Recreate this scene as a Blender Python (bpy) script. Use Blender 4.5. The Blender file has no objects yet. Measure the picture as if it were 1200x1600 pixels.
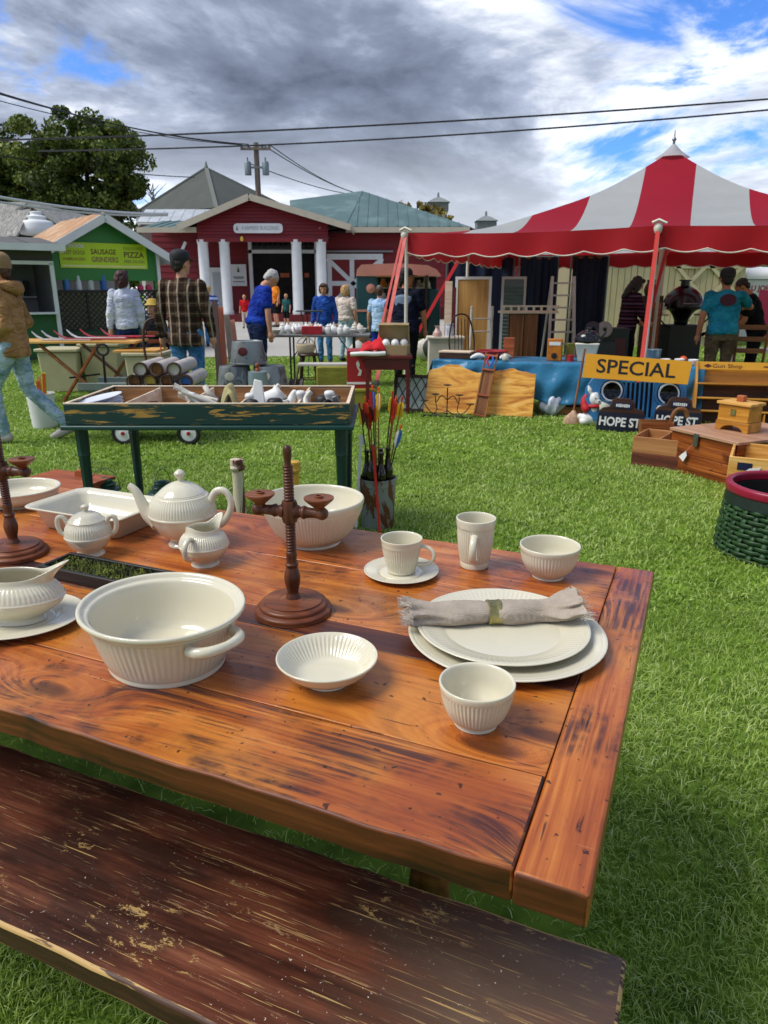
import bpy, math, random
import numpy as np
from mathutils import Vector, Matrix
R = math.radians
random.seed(11); rng = np.random.default_rng(5)
scene = bpy.context.scene; COL = scene.collection

# ------------------------------------------------------------------ camera, sky, sun, exposure
FPX, HOR, CAMZ = 1115.0, 452.0, 1.42
PIT = math.atan((800-HOR)/FPX)
cam = bpy.data.cameras.new('camera'); camo = bpy.data.objects.new('camera', cam); COL.objects.link(camo)
camo.location = (0, 0, CAMZ); camo.rotation_euler = (math.pi/2-PIT, 0, 0)
cam.sensor_fit = 'VERTICAL'; cam.sensor_height = 36; cam.lens = FPX/1600*36
cam.clip_start = .05; cam.clip_end = 2000
cam.dof.use_dof = True; cam.dof.focus_distance = 1.5; cam.dof.aperture_fstop = 13.0
scene.camera = camo
scene.view_settings.view_transform = 'Standard'; scene.view_settings.look = 'None'
scene.view_settings.exposure = 1.55; scene.view_settings.gamma = 1

SUN_EL, SUN_AZ = 52.0, 258.0      # azimuth clockwise from +Y
world = bpy.data.worlds.new('World'); scene.world = world; world.use_nodes = True
def build_world():
    nt = world.node_tree; N = nt.nodes; L = nt.links; N.clear()
    def n(t, **k):
        a = N.new(t)
        for q, v in k.items(): setattr(a, q, v)
        return a
    def mth(op, a, b=None, c=None, clamp=False):
        m = n('ShaderNodeMath', operation=op); m.use_clamp = clamp
        for i, v in enumerate((a, b, c)):
            if v is None: continue
            if isinstance(v, (int, float)): m.inputs[i].default_value = v
            else: L.new(v, m.inputs[i])
        return m.outputs[0]
    sky = n('ShaderNodeTexSky', sky_type='NISHITA', sun_disc=False)
    sky.sun_elevation = R(SUN_EL); sky.sun_rotation = R(SUN_AZ); sky.air_density = 1.0; sky.dust_density = .4; sky.ozone_density = 3.0
    tc = n('ShaderNodeTexCoord'); sp = n('ShaderNodeSeparateXYZ'); L.new(tc.outputs['Generated'], sp.inputs[0])
    z = mth('MAXIMUM', sp.outputs[2], 0.0)
    cb = n('ShaderNodeCombineXYZ'); L.new(mth('MULTIPLY', sp.outputs[0], 3.0), cb.inputs[0]); L.new(mth('MULTIPLY', sp.outputs[1], 3.0), cb.inputs[1]); L.new(mth('MULTIPLY', z, 8.0), cb.inputs[2])
    def noi(scale, det, rough, off, dist=0.0):
        mp = n('ShaderNodeMapping'); mp.inputs['Location'].default_value = off; L.new(cb.outputs[0], mp.inputs[0])
        t = n('ShaderNodeTexNoise'); t.inputs['Scale'].default_value = scale; t.inputs['Detail'].default_value = det
        t.inputs['Roughness'].default_value = rough; t.inputs['Distortion'].default_value = dist
        L.new(mp.outputs[0], t.inputs[0]); return t.outputs[0]
    big = noi(.42, 2, .5, SKY_OFF_A); fine = noi(1.15, 9, .62, SKY_OFF_B, .5); shade = noi(.75, 8, .60, SKY_OFF_C, .5)
    cov = mth('ADD', mth('MULTIPLY', big, .8), mth('MULTIPLY', fine, .6))
    cr = n('ShaderNodeMapRange'); cr.interpolation_type = 'SMOOTHSTEP'; cr.inputs['From Min'].default_value = SKY_COV[0]; cr.inputs['From Max'].default_value = SKY_COV[1]
    L.new(cov, cr.inputs[0])
    # thick cloud has a grey underside, thin cloud and cloud edges stay bright
    thick = mth('ADD', mth('MULTIPLY', shade, .8), mth('MULTIPLY', cov, .45))
    rp = n('ShaderNodeValToRGB'); L.new(thick, rp.inputs[0]); e = rp.color_ramp.elements
    e[0].position = .585; e[0].color = (1.0, 1.0, 1.0, 1); e[1].position = .87; e[1].color = (.09, .112, .165, 1)
    for p, c in ((.64, (.66, .70, .78, 1)), (.695, (.34, .39, .50, 1)), (.76, (.185, .222, .305, 1))):
        q = e.new(p); q.color = c
    # clouds seen edge-on towards the horizon show their bright sides
    hz = n('ShaderNodeMapRange'); hz.interpolation_type = 'SMOOTHSTEP'; hz.inputs['From Min'].default_value = .02; hz.inputs['From Max'].default_value = .23
    hz.inputs['To Min'].default_value = .5; hz.inputs['To Max'].default_value = 0; L.new(z, hz.inputs[0])
    wm = n('ShaderNodeMix', data_type='RGBA'); wm.inputs[7].default_value = (.82, .86, .91, 1); L.new(hz.outputs[0], wm.inputs[0]); L.new(rp.outputs[0], wm.inputs[6])
    gain = n('ShaderNodeVectorMath', operation='SCALE'); gain.inputs[3].default_value = 5.0; L.new(wm.outputs[2], gain.inputs[0])
    mx = n('ShaderNodeMix', data_type='RGBA'); L.new(cr.outputs[0], mx.inputs[0]); tint = n('ShaderNodeVectorMath', operation='MULTIPLY'); tint.inputs[1].default_value = (.24, .42, .72); L.new(sky.outputs[0], tint.inputs[0]); L.new(tint.outputs[0], mx.inputs[6]); L.new(gain.outputs[0], mx.inputs[7])
    bg = n('ShaderNodeBackground'); bg.inputs[1].default_value = .1; L.new(mx.outputs[2], bg.inputs[0])
    o = n('ShaderNodeOutputWorld'); L.new(bg.outputs[0], o.inputs[0])
SKY_OFF_A, SKY_OFF_B, SKY_OFF_C, SKY_COV = (2.12, 2.2, .1), (5.52, 1.0, 2.0), (3.72, 8.0, .9), (.572, .66)
build_world()
sun = bpy.data.lights.new('sun', 'SUN'); sun.energy = 1.25; sun.angle = R(30); sun.color = (1, .95, .87)
suno = bpy.data.objects.new('sun', sun); COL.objects.link(suno)
_d = Vector((math.sin(R(SUN_AZ))*math.cos(R(SUN_EL)), math.cos(R(SUN_AZ))*math.cos(R(SUN_EL)), math.sin(R(SUN_EL))))
suno.rotation_euler = _d.to_track_quat('Z', 'Y').to_euler(); suno.location = _d*40

# ------------------------------------------------------------------ pixel -> place helpers (photo is 1200 x 1600)
def ray(px, py):
    x = (px-600)/FPX; y = (800-py)/FPX; c, s = math.cos(PIT), math.sin(PIT)
    return Vector((x, c+y*s, -s+y*c))
def P(px, py, z=0.0):
    d = ray(px, py); t = (z-CAMZ)/d.z; return Vector((0, 0, CAMZ))+d*t
def A(px, py, Y):
    d = ray(px, py); return Vector((0, 0, CAMZ))+d*(Y/d.y)
def zat(py, Y): return A(600, py, Y).z
def xat(px, Y, z):
    return (px-600)/FPX*(Y*math.cos(PIT)-(z-CAMZ)*math.sin(PIT))

# ------------------------------------------------------------------ mesh building
class MB:
    def __init__(s): s.v = []; s.f = []
    def add(s, vs, fs, M=None):
        o = len(s.v)
        s.v += [tuple(M @ Vector(q)) for q in vs] if M else [tuple(q) for q in vs]
        s.f += [tuple(i+o for i in q) for q in fs]; return s
    def box(s, x, y, z, a, b, c, M=None):
        a /= 2; b /= 2; c /= 2
        vs = [(x+i*a, y+j*b, z+k*c) for k in (-1, 1) for j in (-1, 1) for i in (-1, 1)]
        return s.add(vs, [(0, 2, 3, 1), (4, 5, 7, 6), (0, 1, 5, 4), (2, 6, 7, 3), (0, 4, 6, 2), (1, 3, 7, 5)], M)
    def bar(s, p, q, w, h, up=(0, 0, 1)):
        p = Vector(p); q = Vector(q); d = q-p; l = d.length; d.normalize(); u = Vector(up)
        if abs(d.dot(u)) > .99: u = Vector((0, 1, 0))
        r = d.cross(u).normalized(); u = r.cross(d)
        M = Matrix.Translation((p+q)/2) @ Matrix((r, d, u)).transposed().to_4x4()
        return s.box(0, 0, 0, w, l, h, M)
    def prism(s, poly, z0, z1, M=None):
        n = len(poly); vs = [(x, y, z0) for x, y in poly]+[(x, y, z1) for x, y in poly]
        return s.add(vs, [tuple(range(n-1, -1, -1)), tuple(range(n, 2*n))]+[(i, (i+1) % n, n+(i+1) % n, n+i) for i in range(n)], M)
    def lathe(s, prof, seg=32, M=None, rib=None, sx=1, sy=1):
        vs = []; fs = []; rings = []
        for p in prof:
            r, z = p[0], p[1]; w = p[2] if len(p) > 2 else 0
            if r < 1e-5: rings.append([len(vs)]); vs.append((0, 0, z)); continue
            rings.append(list(range(len(vs), len(vs)+seg)))
            for i in range(seg):
                t = 2*math.pi*i/seg; q = r
                if rib and w > 0: q = r-rib[1]*w*(1-abs(math.cos(rib[0]*t/2)))*1.6
                vs.append((q*math.cos(t)*sx, q*math.sin(t)*sy, z))
        for a, b in zip(rings, rings[1:]):
            for i in range(seg):
                j = (i+1) % seg
                if len(a) == 1 and len(b) > 1: fs.append((a[0], b[j], b[i]))
                elif len(b) == 1 and len(a) > 1: fs.append((a[i], a[j], b[0]))
                elif len(a) > 1: fs.append((a[i], a[j], b[j], b[i]))
        return s.add(vs, fs, M)
    def cyl(s, p, q, r0, r1=None, seg=14):
        return s.tube([p, q], [r0, r0 if r1 is None else r1], seg)
    def tube(s, pts, rad, seg=8, cap=True, closed=False, sx=1.0, up=None):
        pts = [Vector(p) for p in pts]; n = len(pts)
        if isinstance(rad, (int, float)): rad = [rad]*n
        vs = []; fs = []; prev = Vector(up) if up else None
        for i, p in enumerate(pts):
            if closed: d = pts[(i+1) % n]-pts[i-1]
            else: d = pts[min(i+1, n-1)]-pts[max(i-1, 0)]
            d = d.normalized() if d.length > 1e-9 else Vector((0, 0, 1))
            if prev is None: prev = Vector((1, 0, 0)) if abs(d.x) < .8 else Vector((0, 1, 0))
            a = (prev-d*prev.dot(d)); a = a.normalized() if a.length > 1e-6 else d.orthogonal().normalized(); b = d.cross(a); prev = a
            for k in range(seg):
                t = 2*math.pi*k/seg; vs.append(p+(a*math.cos(t)*sx+b*math.sin(t))*rad[i])
        for i in range(n if closed else n-1):
            j = (i+1) % n
            for k in range(seg):
                l = (k+1) % seg; fs.append((i*seg+k, i*seg+l, j*seg+l, j*seg+k))
        if cap and not closed:
            fs.append(tuple(range(seg-1, -1, -1))); fs.append(tuple(range((n-1)*seg, n*seg)))
        return s.add(vs, fs)
    def ball(s, c, r, seg=12, M=None):
        if isinstance(r, (int, float)): r = (r, r, r)
        k = max(4, seg//2); vs = [(c[0], c[1], c[2]-r[2])]; fs = []
        for i in range(1, k):
            a = -math.pi/2+math.pi*i/k
            for j in range(seg):
                t = 2*math.pi*j/seg; vs.append((c[0]+r[0]*math.cos(a)*math.cos(t), c[1]+r[1]*math.cos(a)*math.sin(t), c[2]+r[2]*math.sin(a)))
        vs.append((c[0], c[1], c[2]+r[2])); top = len(vs)-1
        for j in range(seg):
            l = (j+1) % seg; fs.append((0, 1+l, 1+j)); o = 1+(k-2)*seg; fs.append((o+j, o+l, top))
            for i in range(k-2): a = 1+i*seg; fs.append((a+j, a+l, a+seg+l, a+seg+j))
        return s.add(vs, fs, M)
    def grid(s, fn, nu, nv, M=None):
        vs = [fn(i/nu, j/nv) for j in range(nv+1) for i in range(nu+1)]; w = nu+1
        return s.add(vs, [(j*w+i, j*w+i+1, (j+1)*w+i+1, (j+1)*w+i) for j in range(nv) for i in range(nu)], M)
    def loft(s, rings, cap=True):
        n = len(rings[0]); vs = [v for r in rings for v in r]; fs = []
        for i in range(len(rings)-1):
            for k in range(n): l = (k+1) % n; fs.append((i*n+k, i*n+l, (i+1)*n+l, (i+1)*n+k))
        if cap: fs.append(tuple(range(n-1, -1, -1))); fs.append(tuple(range((len(rings)-1)*n, len(rings)*n)))
        return s.add(vs, fs)
    def mesh(s, name, smooth=None):
        me = bpy.data.meshes.new(name); me.from_pydata(s.v, [], s.f); me.update()
        if smooth: me.shade_smooth(); me.set_sharp_from_angle(angle=R(smooth))
        return me
def put(name, me, m, parent=None, loc=None, rot=None):
    if isinstance(me, MB): me = me.mesh(name)
    if m and not me.materials: me.materials.append(m)
    o = bpy.data.objects.new(name, me); COL.objects.link(o)
    if parent: o.parent = parent
    if loc is not None: o.location = loc
    if rot is not None: o.rotation_euler = rot
    return o
def mk(name, mb, m, parent=None, smooth=None, bevel=0, seg=2, loc=None, rot=None, solid=0):
    o = put(name, mb.mesh(name, smooth or (35 if bevel else None)), m, parent, loc, rot)
    if solid: q = o.modifiers.new('solid', 'SOLIDIFY'); q.thickness = solid; q.offset = 0
    if bevel: q = o.modifiers.new('bevel', 'BEVEL'); q.width = bevel; q.segments = seg; q.limit_method = 'ANGLE'; q.angle_limit = R(35)
    return o
def tag(o, label, cat, group=None, kind=None):
    o['label'] = label
    if cat: o['category'] = cat
    if group: o['group'] = group
    if kind: o['kind'] = kind
    return o
def thing(name, label, cat, loc=(0, 0, 0), rz=0, group=None):
    o = bpy.data.objects.new(name, None); COL.objects.link(o); o.empty_display_size = .05
    o.location = loc; o.rotation_euler = (0, 0, rz); return tag(o, label, cat, group)
def one(name, label, cat, mb, m, group=None, **k): return tag(mk(name, mb, m, **k), label, cat, group)
def copy_tree(o, parent=None):
    c = o.copy(); COL.objects.link(c); c.parent = parent
    for ch in list(o.children): copy_tree(ch, c)
    return c
def catmull(pts, k=4):
    out = []; n = len(pts)
    for i in range(n-1):
        p0, p1, p2, p3 = pts[max(i-1, 0)], pts[i], pts[i+1], pts[min(i+2, n-1)]
        for j in range(k):
            t = j/k
            out.append(tuple(.5*(2*b+(c-a)*t+(2*a-5*b+4*c-d)*t*t+(3*b-a-3*c+d)*t**3) for a, b, c, d in zip(p0, p1, p2, p3)))
    out.append(tuple(pts[-1])); return out
def T(x=0, y=0, z=0): return Matrix.Translation((x, y, z))
def RX(a): return Matrix.Rotation(R(a), 4, 'X')
def RY(a): return Matrix.Rotation(R(a), 4, 'Y')
def RZ(a): return Matrix.Rotation(R(a), 4, 'Z')
_txt = bpy.data.collections.new('tmp'); scene.collection.children.link(_txt)
def text_mesh(s, size=.1, weight=0.0, width=None, depth=.001):
    c = bpy.data.curves.new('t', 'FONT'); c.body = s; c.size = size; c.align_x = 'CENTER'; c.align_y = 'CENTER'; c.offset = weight*size; c.extrude = depth; c.resolution_u = 3
    o = bpy.data.objects.new('t', c); _txt.objects.link(o)
    me = bpy.data.meshes.new_from_object(o.evaluated_get(bpy.context.evaluated_depsgraph_get()))
    bpy.data.objects.remove(o)
    if width:
        xs = [v.co.x for v in me.vertices]; k = width/(max(xs)-min(xs))
        for v in me.vertices: v.co.x *= k
    return me
TXT = {}
for key, a in dict(special=('SPECIAL', .2, .012, .62), hope=('HOPE ST.', .12, .03, .46), corn=('CORN DOG', .15, .03, .52), hot=('HOT DOGS', .15, .01, .52), ham=('HAMBURGERS', .12, .01, .52),
                   saus=('SAUSAGE', .2, .03, .62), grin=('GRINDERS', .2, .03, .66), fries=('FRENCH FRIES', .12, .01, .5), pizza=('PIZZA', .22, .03, .52), fried=('FRIED DOUGH', .12, .01, .52),
                   bldg=('FARMERS BUILDING', .3, .0, 1.6), john=('U JOHN', .14, .03, .5), gun=('Gun Shop', .06, 0, .3),
                   ).items(): TXT[key] = text_mesh(*a)
bpy.data.collections.remove(_txt)
def lettering(key, m, parent, M, name='lettering'):
    me = TXT[key].copy(); me.transform(M); return put(name, me, m, parent)
UP = RX(90)   # text standing up, facing -Y
# ------------------------------------------------------------------ materials
def C(r, g=None, b=None):
    if g is None: r, g, b = int(r[1:3], 16), int(r[3:5], 16), int(r[5:7], 16)
    f = lambda c: (c/255/12.92 if c/255 <= .04045 else ((c/255+.055)/1.055)**2.4)
    return (f(r), f(g), f(b), 1)
class G:
    def __init__(s, name):
        s.m = bpy.data.materials.new(name); s.m.use_nodes = True; s.nt = s.m.node_tree; s.N = s.nt.nodes; s.L = s.nt.links
        s.b = s.N['Principled BSDF']
    def n(s, t, ins=None, **k):
        a = s.N.new(t)
        for q, v in k.items(): setattr(a, q, v)
        for q, v in (ins or {}).items(): s.set(a.inputs[q], v)
        return a
    def set(s, i, v):
        if hasattr(v, 'is_output'): s.L.new(v, i)
        else: i.default_value = v
    def math(s, op, a, b=0.0, c=0.0, clamp=False):
        m = s.n('ShaderNodeMath', {0: a, 1: b, 2: c}, operation=op); m.use_clamp = clamp; return m.outputs[0]
    def coord(s, scale=(1, 1, 1), rnd=7.0, which='Object'):
        tc = s.n('ShaderNodeTexCoord'); v = tc.outputs[which]
        if rnd:
            oi = s.n('ShaderNodeObjectInfo'); sc = s.n('ShaderNodeVectorMath', {0: (rnd, rnd*1.7, rnd*.6), 3: oi.outputs['Random']}, operation='SCALE')
            v = s.n('ShaderNodeVectorMath', {0: v, 1: sc.outputs[0]}, operation='ADD').outputs[0]
        return s.n('ShaderNodeMapping', {0: v, 'Scale': scale}).outputs[0]
    def noise(s, vec, scale=5, det=4, rough=.55, dist=0):
        return s.n('ShaderNodeTexNoise', {'Vector': vec, 'Scale': scale, 'Detail': det, 'Roughness': rough, 'Distortion': dist}).outputs[0]
    def ramp(s, v, stops, interp='LINEAR'):
        r = s.n('ShaderNodeValToRGB', {0: v}); r.color_ramp.interpolation = interp; e = r.color_ramp.elements
        e[0].position, e[0].color = stops[0]; e[1].position, e[1].color = stops[-1]
        for p, c in stops[1:-1]: q = e.new(p); q.color = c
        return r.outputs[0]
    def step(s, v, a, b, lo=0.0, hi=1.0):
        return s.n('ShaderNodeMapRange', {0: v, 1: a, 2: b, 3: lo, 4: hi}, interpolation_type='SMOOTHSTEP').outputs[0]
    def mix(s, f, a, b, blend='MIX'):
        m = s.n('ShaderNodeMix', {0: f, 6: a, 7: b}, data_type='RGBA', blend_type=blend); return m.outputs[2]
    def bump(s, h, st=.3, d=.01):
        s.set(s.b.inputs['Normal'], s.n('ShaderNodeBump', {'Height': h, 'Strength': st, 'Distance': d}).outputs[0])
    def done(s, col=None, rough=None, metal=None, spec=None, **k):
        if col is not None: s.set(s.b.inputs['Base Color'], col)
        if rough is not None: s.set(s.b.inputs['Roughness'], rough)
        if metal is not None: s.set(s.b.inputs['Metallic'], metal)
        if spec is not None: s.set(s.b.inputs['Specular IOR Level'], spec)
        for q, v in k.items(): s.set(s.b.inputs[q.replace('_', ' ')], v)
        return s.m
def dk(c, k): return (c[0]*k, c[1]*k, c[2]*k, 1)
_cache = {}
def plain(col, rough=.6, var=.25, scale=6, bump=0, metal=0, name=None, spec=.5):
    c = C(col) if isinstance(col, str) else col
    key = (c, rough, var, scale, bump, metal)
    if key in _cache: return _cache[key]
    g = G(name or 'paint'); v = g.coord(); n = g.noise(v, scale, 5, .6)
    colr = g.ramp(n, [(.25, dk(c, 1-var)), (.75, dk(c, 1+var*.6))])
    if bump: g.bump(g.noise(v, scale*6, 4), bump, .005)
    _cache[key] = g.done(colr, g.step(n, .2, .8, rough*.85, min(1, rough*1.15)), metal, spec); return _cache[key]
def wood(name, dark, mid, light, axis=0, rough=.5, scale=1.0, bump=.25, spec=.4, stain=None, amt=.0):
    g = G(name); k = 14.0; sc = [k, k, k]; sc[axis] = 1.1; v = g.coord([q*scale for q in sc])
    n1 = g.noise(v, 1.0, 6, .62, 1.2); v2 = g.coord([(60 if i != axis else 3)*scale for i in range(3)]); n2 = g.noise(v2, 1.5, 4, .6)
    w = g.math('ADD', g.math('MULTIPLY', n1, .75), g.math('MULTIPLY', n2, .25))
    col = g.ramp(w, [(.3, C(dark)), (.5, C(mid)), (.7, C(light))])
    if stain:
        s_ = g.noise(g.coord((2, 2, 2)), 1.6, 5, .6); col = g.mix(g.step(s_, .62-amt, .72-amt), col, C(stain))
    g.bump(w, bump, .004); return g.done(col, g.step(n1, .3, .7, rough*.85, rough*1.15), spec=spec)
def chippy(name, paint, under, amt=.5, rough=.6, axis=0, metal=0, stretch=6.0):
    g = G(name); sc = [stretch*4]*3; sc[axis] = 4.0; v = g.coord(sc); n = g.noise(v, 1.0, 7, .68, .8)
    p = g.mix(g.noise(g.coord((9, 9, 9)), 1, 3), dk(C(paint), .75), dk(C(paint), 1.15))
    m = g.step(n, amt, amt+.05); col = g.mix(m, p, C(under)); g.bump(g.math('SUBTRACT', 1.0, m), .3, .002); return g.done(col, rough, metal)
M = {}
def build_mats():
    # glazed cream ware
    g = G('cream_glaze'); n = g.noise(g.coord((3, 3, 3)), 2, 3); M['cream'] = g.done(g.mix(n, C('#cbc5ac'), C('#d6d0b9')), .12, spec=.5, Coat_Weight=.35, Coat_Roughness=.06)
    # table top: old pine, orange varnish, dark ink stains, pits and scratches
    for nm, ax, amt in (('table_x', 0, -.055), ('table_front', 0, .05), ('table_y', 1, -.01)):
        g = G(nm); v0 = g.coord((1, 1, 1), 9.0); sp = g.n('ShaderNodeSeparateXYZ', {0: v0}); al, ac = sp.outputs[ax], g.math('ADD', sp.outputs[1-ax], g.math('MULTIPLY', sp.outputs[2], .8))
        kv = g.n('ShaderNodeCombineXYZ', {0: g.math('MULTIPLY', al, 1.25), 1: g.math('MULTIPLY', ac, 3.2)}).outputs[0]
        vd = g.n('ShaderNodeTexVoronoi', {'Vector': kv, 'Scale': 1.0, 'Randomness': 1.0}, voronoi_dimensions='2D').outputs[0]; knot = g.math('EXPONENT', g.math('MULTIPLY', g.math('MULTIPLY', vd, vd), -42.0))
        low = g.noise(g.n('ShaderNodeCombineXYZ', {0: g.math('MULTIPLY', al, .9), 1: g.math('MULTIPLY', ac, 5.0)}).outputs[0], 1.0, 3, .5)
        ring = g.math('ADD', g.math('ADD', g.math('MULTIPLY', ac, 26.0), g.math('MULTIPLY', low, 5.0)), g.math('MULTIPLY', knot, 5.5))
        n1 = g.noise(g.n('ShaderNodeCombineXYZ', {0: g.math('MULTIPLY', al, .8), 1: ring}).outputs[0], 1.15, 5, .62, .3)
        n2 = g.noise(g.n('ShaderNodeCombineXYZ', {0: g.math('MULTIPLY', al, 4.0), 1: g.math('ADD', g.math('MULTIPLY', ac, 130.0), g.math('MULTIPLY', knot, 10.0))}).outputs[0], 1.2, 4, .6)
        w = g.math('ADD', g.math('MULTIPLY', n1, .66), g.math('MULTIPLY', n2, .34))
        col = g.ramp(w, [(.26, C('#3a190b')), (.38, C('#703212')), (.47, C('#a3541d')), (.56, C('#bb6d2b')), (.66, C('#c9833d')), (.8, C('#d39a58'))])
        big = g.noise(g.coord((1.7, 1.7, 1.7)), 1.9, 5, .6); col = g.mix(g.step(big, .44, .66, 0, .6), col, C('#8f4420')); b2 = g.noise(g.coord((1.7, 1.7, 1.7), 31.0), 1.4, 4, .6); col = g.mix(g.step(b2, .48, .68, 0, .45), col, C('#cf8c34'))
        col = g.mix(g.step(knot, .80, .97, 0, .8), col, C('#43200f')); sl = g.n('ShaderNodeMapping', {0: g.coord((1, 1, 1)), 'Rotation': (0, 0, R(33)), 'Scale': (5, 190, 5)}).outputs[0]; col = g.mix(g.step(g.noise(sl, 1, 2, .5), .70, .73, 0, .5), col, C('#dca766'))
        st = g.noise(g.n('ShaderNodeCombineXYZ', {0: g.math('MULTIPLY', al, 2.6), 1: g.math('ADD', g.math('MULTIPLY', ac, 75.0), g.math('MULTIPLY', knot, 8.0))}).outputs[0], 1.0, 8, .72, .25); reg = g.noise(g.coord((2.6, 2.6, 2.6), 19.0), 1.3, 5, .65)
        sm = g.math('MULTIPLY', g.step(st, .42, .58), g.step(reg, .49-amt, .60-amt)); col = g.mix(g.math('MULTIPLY', sm, .85), col, C('#2b161a'))
        pits = g.noise(g.coord((75, 75, 75)), 1, 3, .5); pm = g.step(pits, .675, .71); col = g.mix(g.math('MULTIPLY', pm, .85), col, C('#1e0d08'))
        sc4 = [170.0]*3; sc4[ax] = 9; dash = g.noise(g.coord(sc4, 3.0), 1, 2, .5); dm = g.step(dash, .68, .73); col = g.mix(g.math('MULTIPLY', dm, .8), col, C('#2c1208'))
        rub = g.noise(g.coord((26, 26, 26), 5.0), 1, 5, .7); h = g.math('SUBTRACT', g.math('MULTIPLY', w, .6), g.math('ADD', pm, dm)); g.bump(g.math('ADD', h, g.math('MULTIPLY', rub, .25)), .35, .0022)
        M[nm] = g.done(col, g.math('ADD', g.step(big, .35, .7, .26, .46), g.step(rub, .35, .65, -.05, .10)), spec=.4, Coat_Weight=.22, Coat_Roughness=.22)
    wood_edge = wood('table_edge', '#1c0d07', '#5a2c12', '#8c5322', 0, .5, 1.2, .5, stain='#1c110c', amt=.06); M['table_edge'] = wood_edge
    g = G('knot'); tc = g.coord((1, 1, 1), 0); wv = g.n('ShaderNodeTexWave', {'Vector': tc, 'Scale': 9.0, 'Distortion': 3.0, 'Detail': 2.0}, wave_type='RINGS', rings_direction='Z').outputs[1]
    M['knot'] = g.done(g.ramp(wv, [(.2, C('#5a2a0e')), (.8, C('#b8722e'))]), .4)
    # bench: worn dark red-brown with rubbed grain, pale scratches and paint specks
    g = G('bench'); v = g.coord((1.0, 20, 20), 0); n1 = g.noise(v, 1, 8, .66, .8); n2 = g.noise(g.coord((4, 140, 140), 0), 1.4, 4, .6)
    w = g.math('ADD', g.math('MULTIPLY', n1, .72), g.math('MULTIPLY', n2, .28)); col = g.ramp(w, [(.3, C('#22120c')), (.45, C('#4f281b')), (.56, C('#6e3c28')), (.66, C('#86543a')), (.78, C('#a98058'))])
    bl = g.noise(g.coord((1.3, 3.4, 3.4), 0), 1.5, 5, .6); col = g.mix(g.step(bl, .45, .60, 0, .78), col, C('#20120e'))
    fx = g.n('ShaderNodeSeparateXYZ', {0: g.coord((1, 1, 1), 0)}).outputs[0]; pale = g.math('MULTIPLY', g.step(g.math('ADD', fx, g.math('MULTIPLY', bl, .9)), 1.25, 1.85), .55); col = g.mix(pale, col, C('#8a7462'))
    reg = g.step(g.noise(g.coord((2.1, 5, 5), 0), 1.7, 4, .6), .42, .56); scr = g.noise(g.coord((7, 260, 260), 0), 1, 3, .6, .2); sm = g.math('MULTIPLY', g.step(scr, .62, .66), reg); col = g.mix(g.math('MULTIPLY', sm, .6), col, C('#b08a54'))
    chips = g.noise(g.coord((26, 60, 60), 0), 1, 7, .78, .4); cm = g.math('MULTIPLY', g.step(chips, .58, .60), g.step(g.noise(g.coord((1.6, 4, 4), 0), 2.3, 3), .50, .58)); col = g.mix(g.math('MULTIPLY', cm, .8), col, C('#b9975a'))
    for ang, sx_, th, sd in ((52, 5, .70, 0), (-35, 6, .715, 4), (20, 4, .705, 9), (75, 7, .715, 6)):
        tcx = g.n('ShaderNodeMapping', {0: g.coord((1, 1, 1), 0), 'Location': (sd, sd, 0), 'Rotation': (0, 0, R(ang)), 'Scale': (sx_, 210, 5)}).outputs[0]; s2 = g.step(g.noise(tcx, 1, 2, .5), th, th+.02); col = g.mix(g.math('MULTIPLY', s2, .7), col, C('#c6a468'))
    spk = g.noise(g.coord((150, 150, 150), 0), 1, 3, .6); sk = g.math('MULTIPLY', g.step(spk, .67, .695), g.step(g.noise(g.coord((7, 7, 7), 0), 1, 3), .50, .60)); col = g.mix(g.math('MULTIPLY', sk, .8), col, C('#cfc6b6'))
    g.bump(g.math('SUBTRACT', g.math('MULTIPLY', w, 1.2), g.math('ADD', sm, cm)), .4, .0025); M['bench'] = g.done(col, g.step(n1, .3, .7, .34, .55), spec=.35)
    M['bench_worn'] = chippy('bench_worn', '#4a2c1e', '#b8955a', .47, .6, 0, 0, 8.0); M['table_worn'] = wood('table_worn', '#2a120a', '#6d3616', '#b06a2c', 0, .5, 2.5, .4, stain='#1c0d0a', amt=.1)
    M['bench_edge'] = wood('bench_edge', '#160d08', '#3a2112', '#6e4a26', 0, .6, 1.0, .5, stain='#a8823f', amt=.0)
    M['turned'] = wood('turned_wood', '#2a1209', '#512a17', '#7d4c2c', 2, .42, 1.6, .2); M['turned_base'] = wood('turned_base', '#46200f', '#703c20', '#96603a', 0, .42, 1.0, .2)
    M['burlap'] = None
    g = G('linen'); v = g.coord((1, 1, 1), 0); a = g.n('ShaderNodeTexWave', {'Vector': v, 'Scale': 130.0, 'Distortion': 1.5}, bands_direction='X').outputs[1]; b = g.n('ShaderNodeTexWave', {'Vector': v, 'Scale': 130.0, 'Distortion': 1.5}, bands_direction='Y').outputs[1]
    w = g.math('MULTIPLY', g.math('ADD', a, b), .5); nn = g.noise(g.coord((60, 60, 60), 0), 1, 4); col = g.mix(g.math('MULTIPLY', w, nn), C('#96897a'), C('#cfc4b4')); g.bump(w, .5, .001); M['linen'] = g.done(col, .95, spec=.1)
    M['brass'] = plain('#a39a66', .32, .5, 30, .3, .85, 'aged_brass')
    g = G('moss'); n = g.noise(g.coord((30, 30, 30), 0), 1, 5); M['moss'] = g.done(g.ramp(n, [(.3, C('#1f2408')), (.5, C('#4a5514')), (.7, C('#7d8430'))]), .95)
    M['black_wood'] = wood('blackened_wood', '#0b0a0a', '#1c1a19', '#38332f', 0, .5)
    M['green_chip'] = chippy('green_chipped', '#123a33', '#b58a3c', .545, .5, 0, stretch=9.0)
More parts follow.
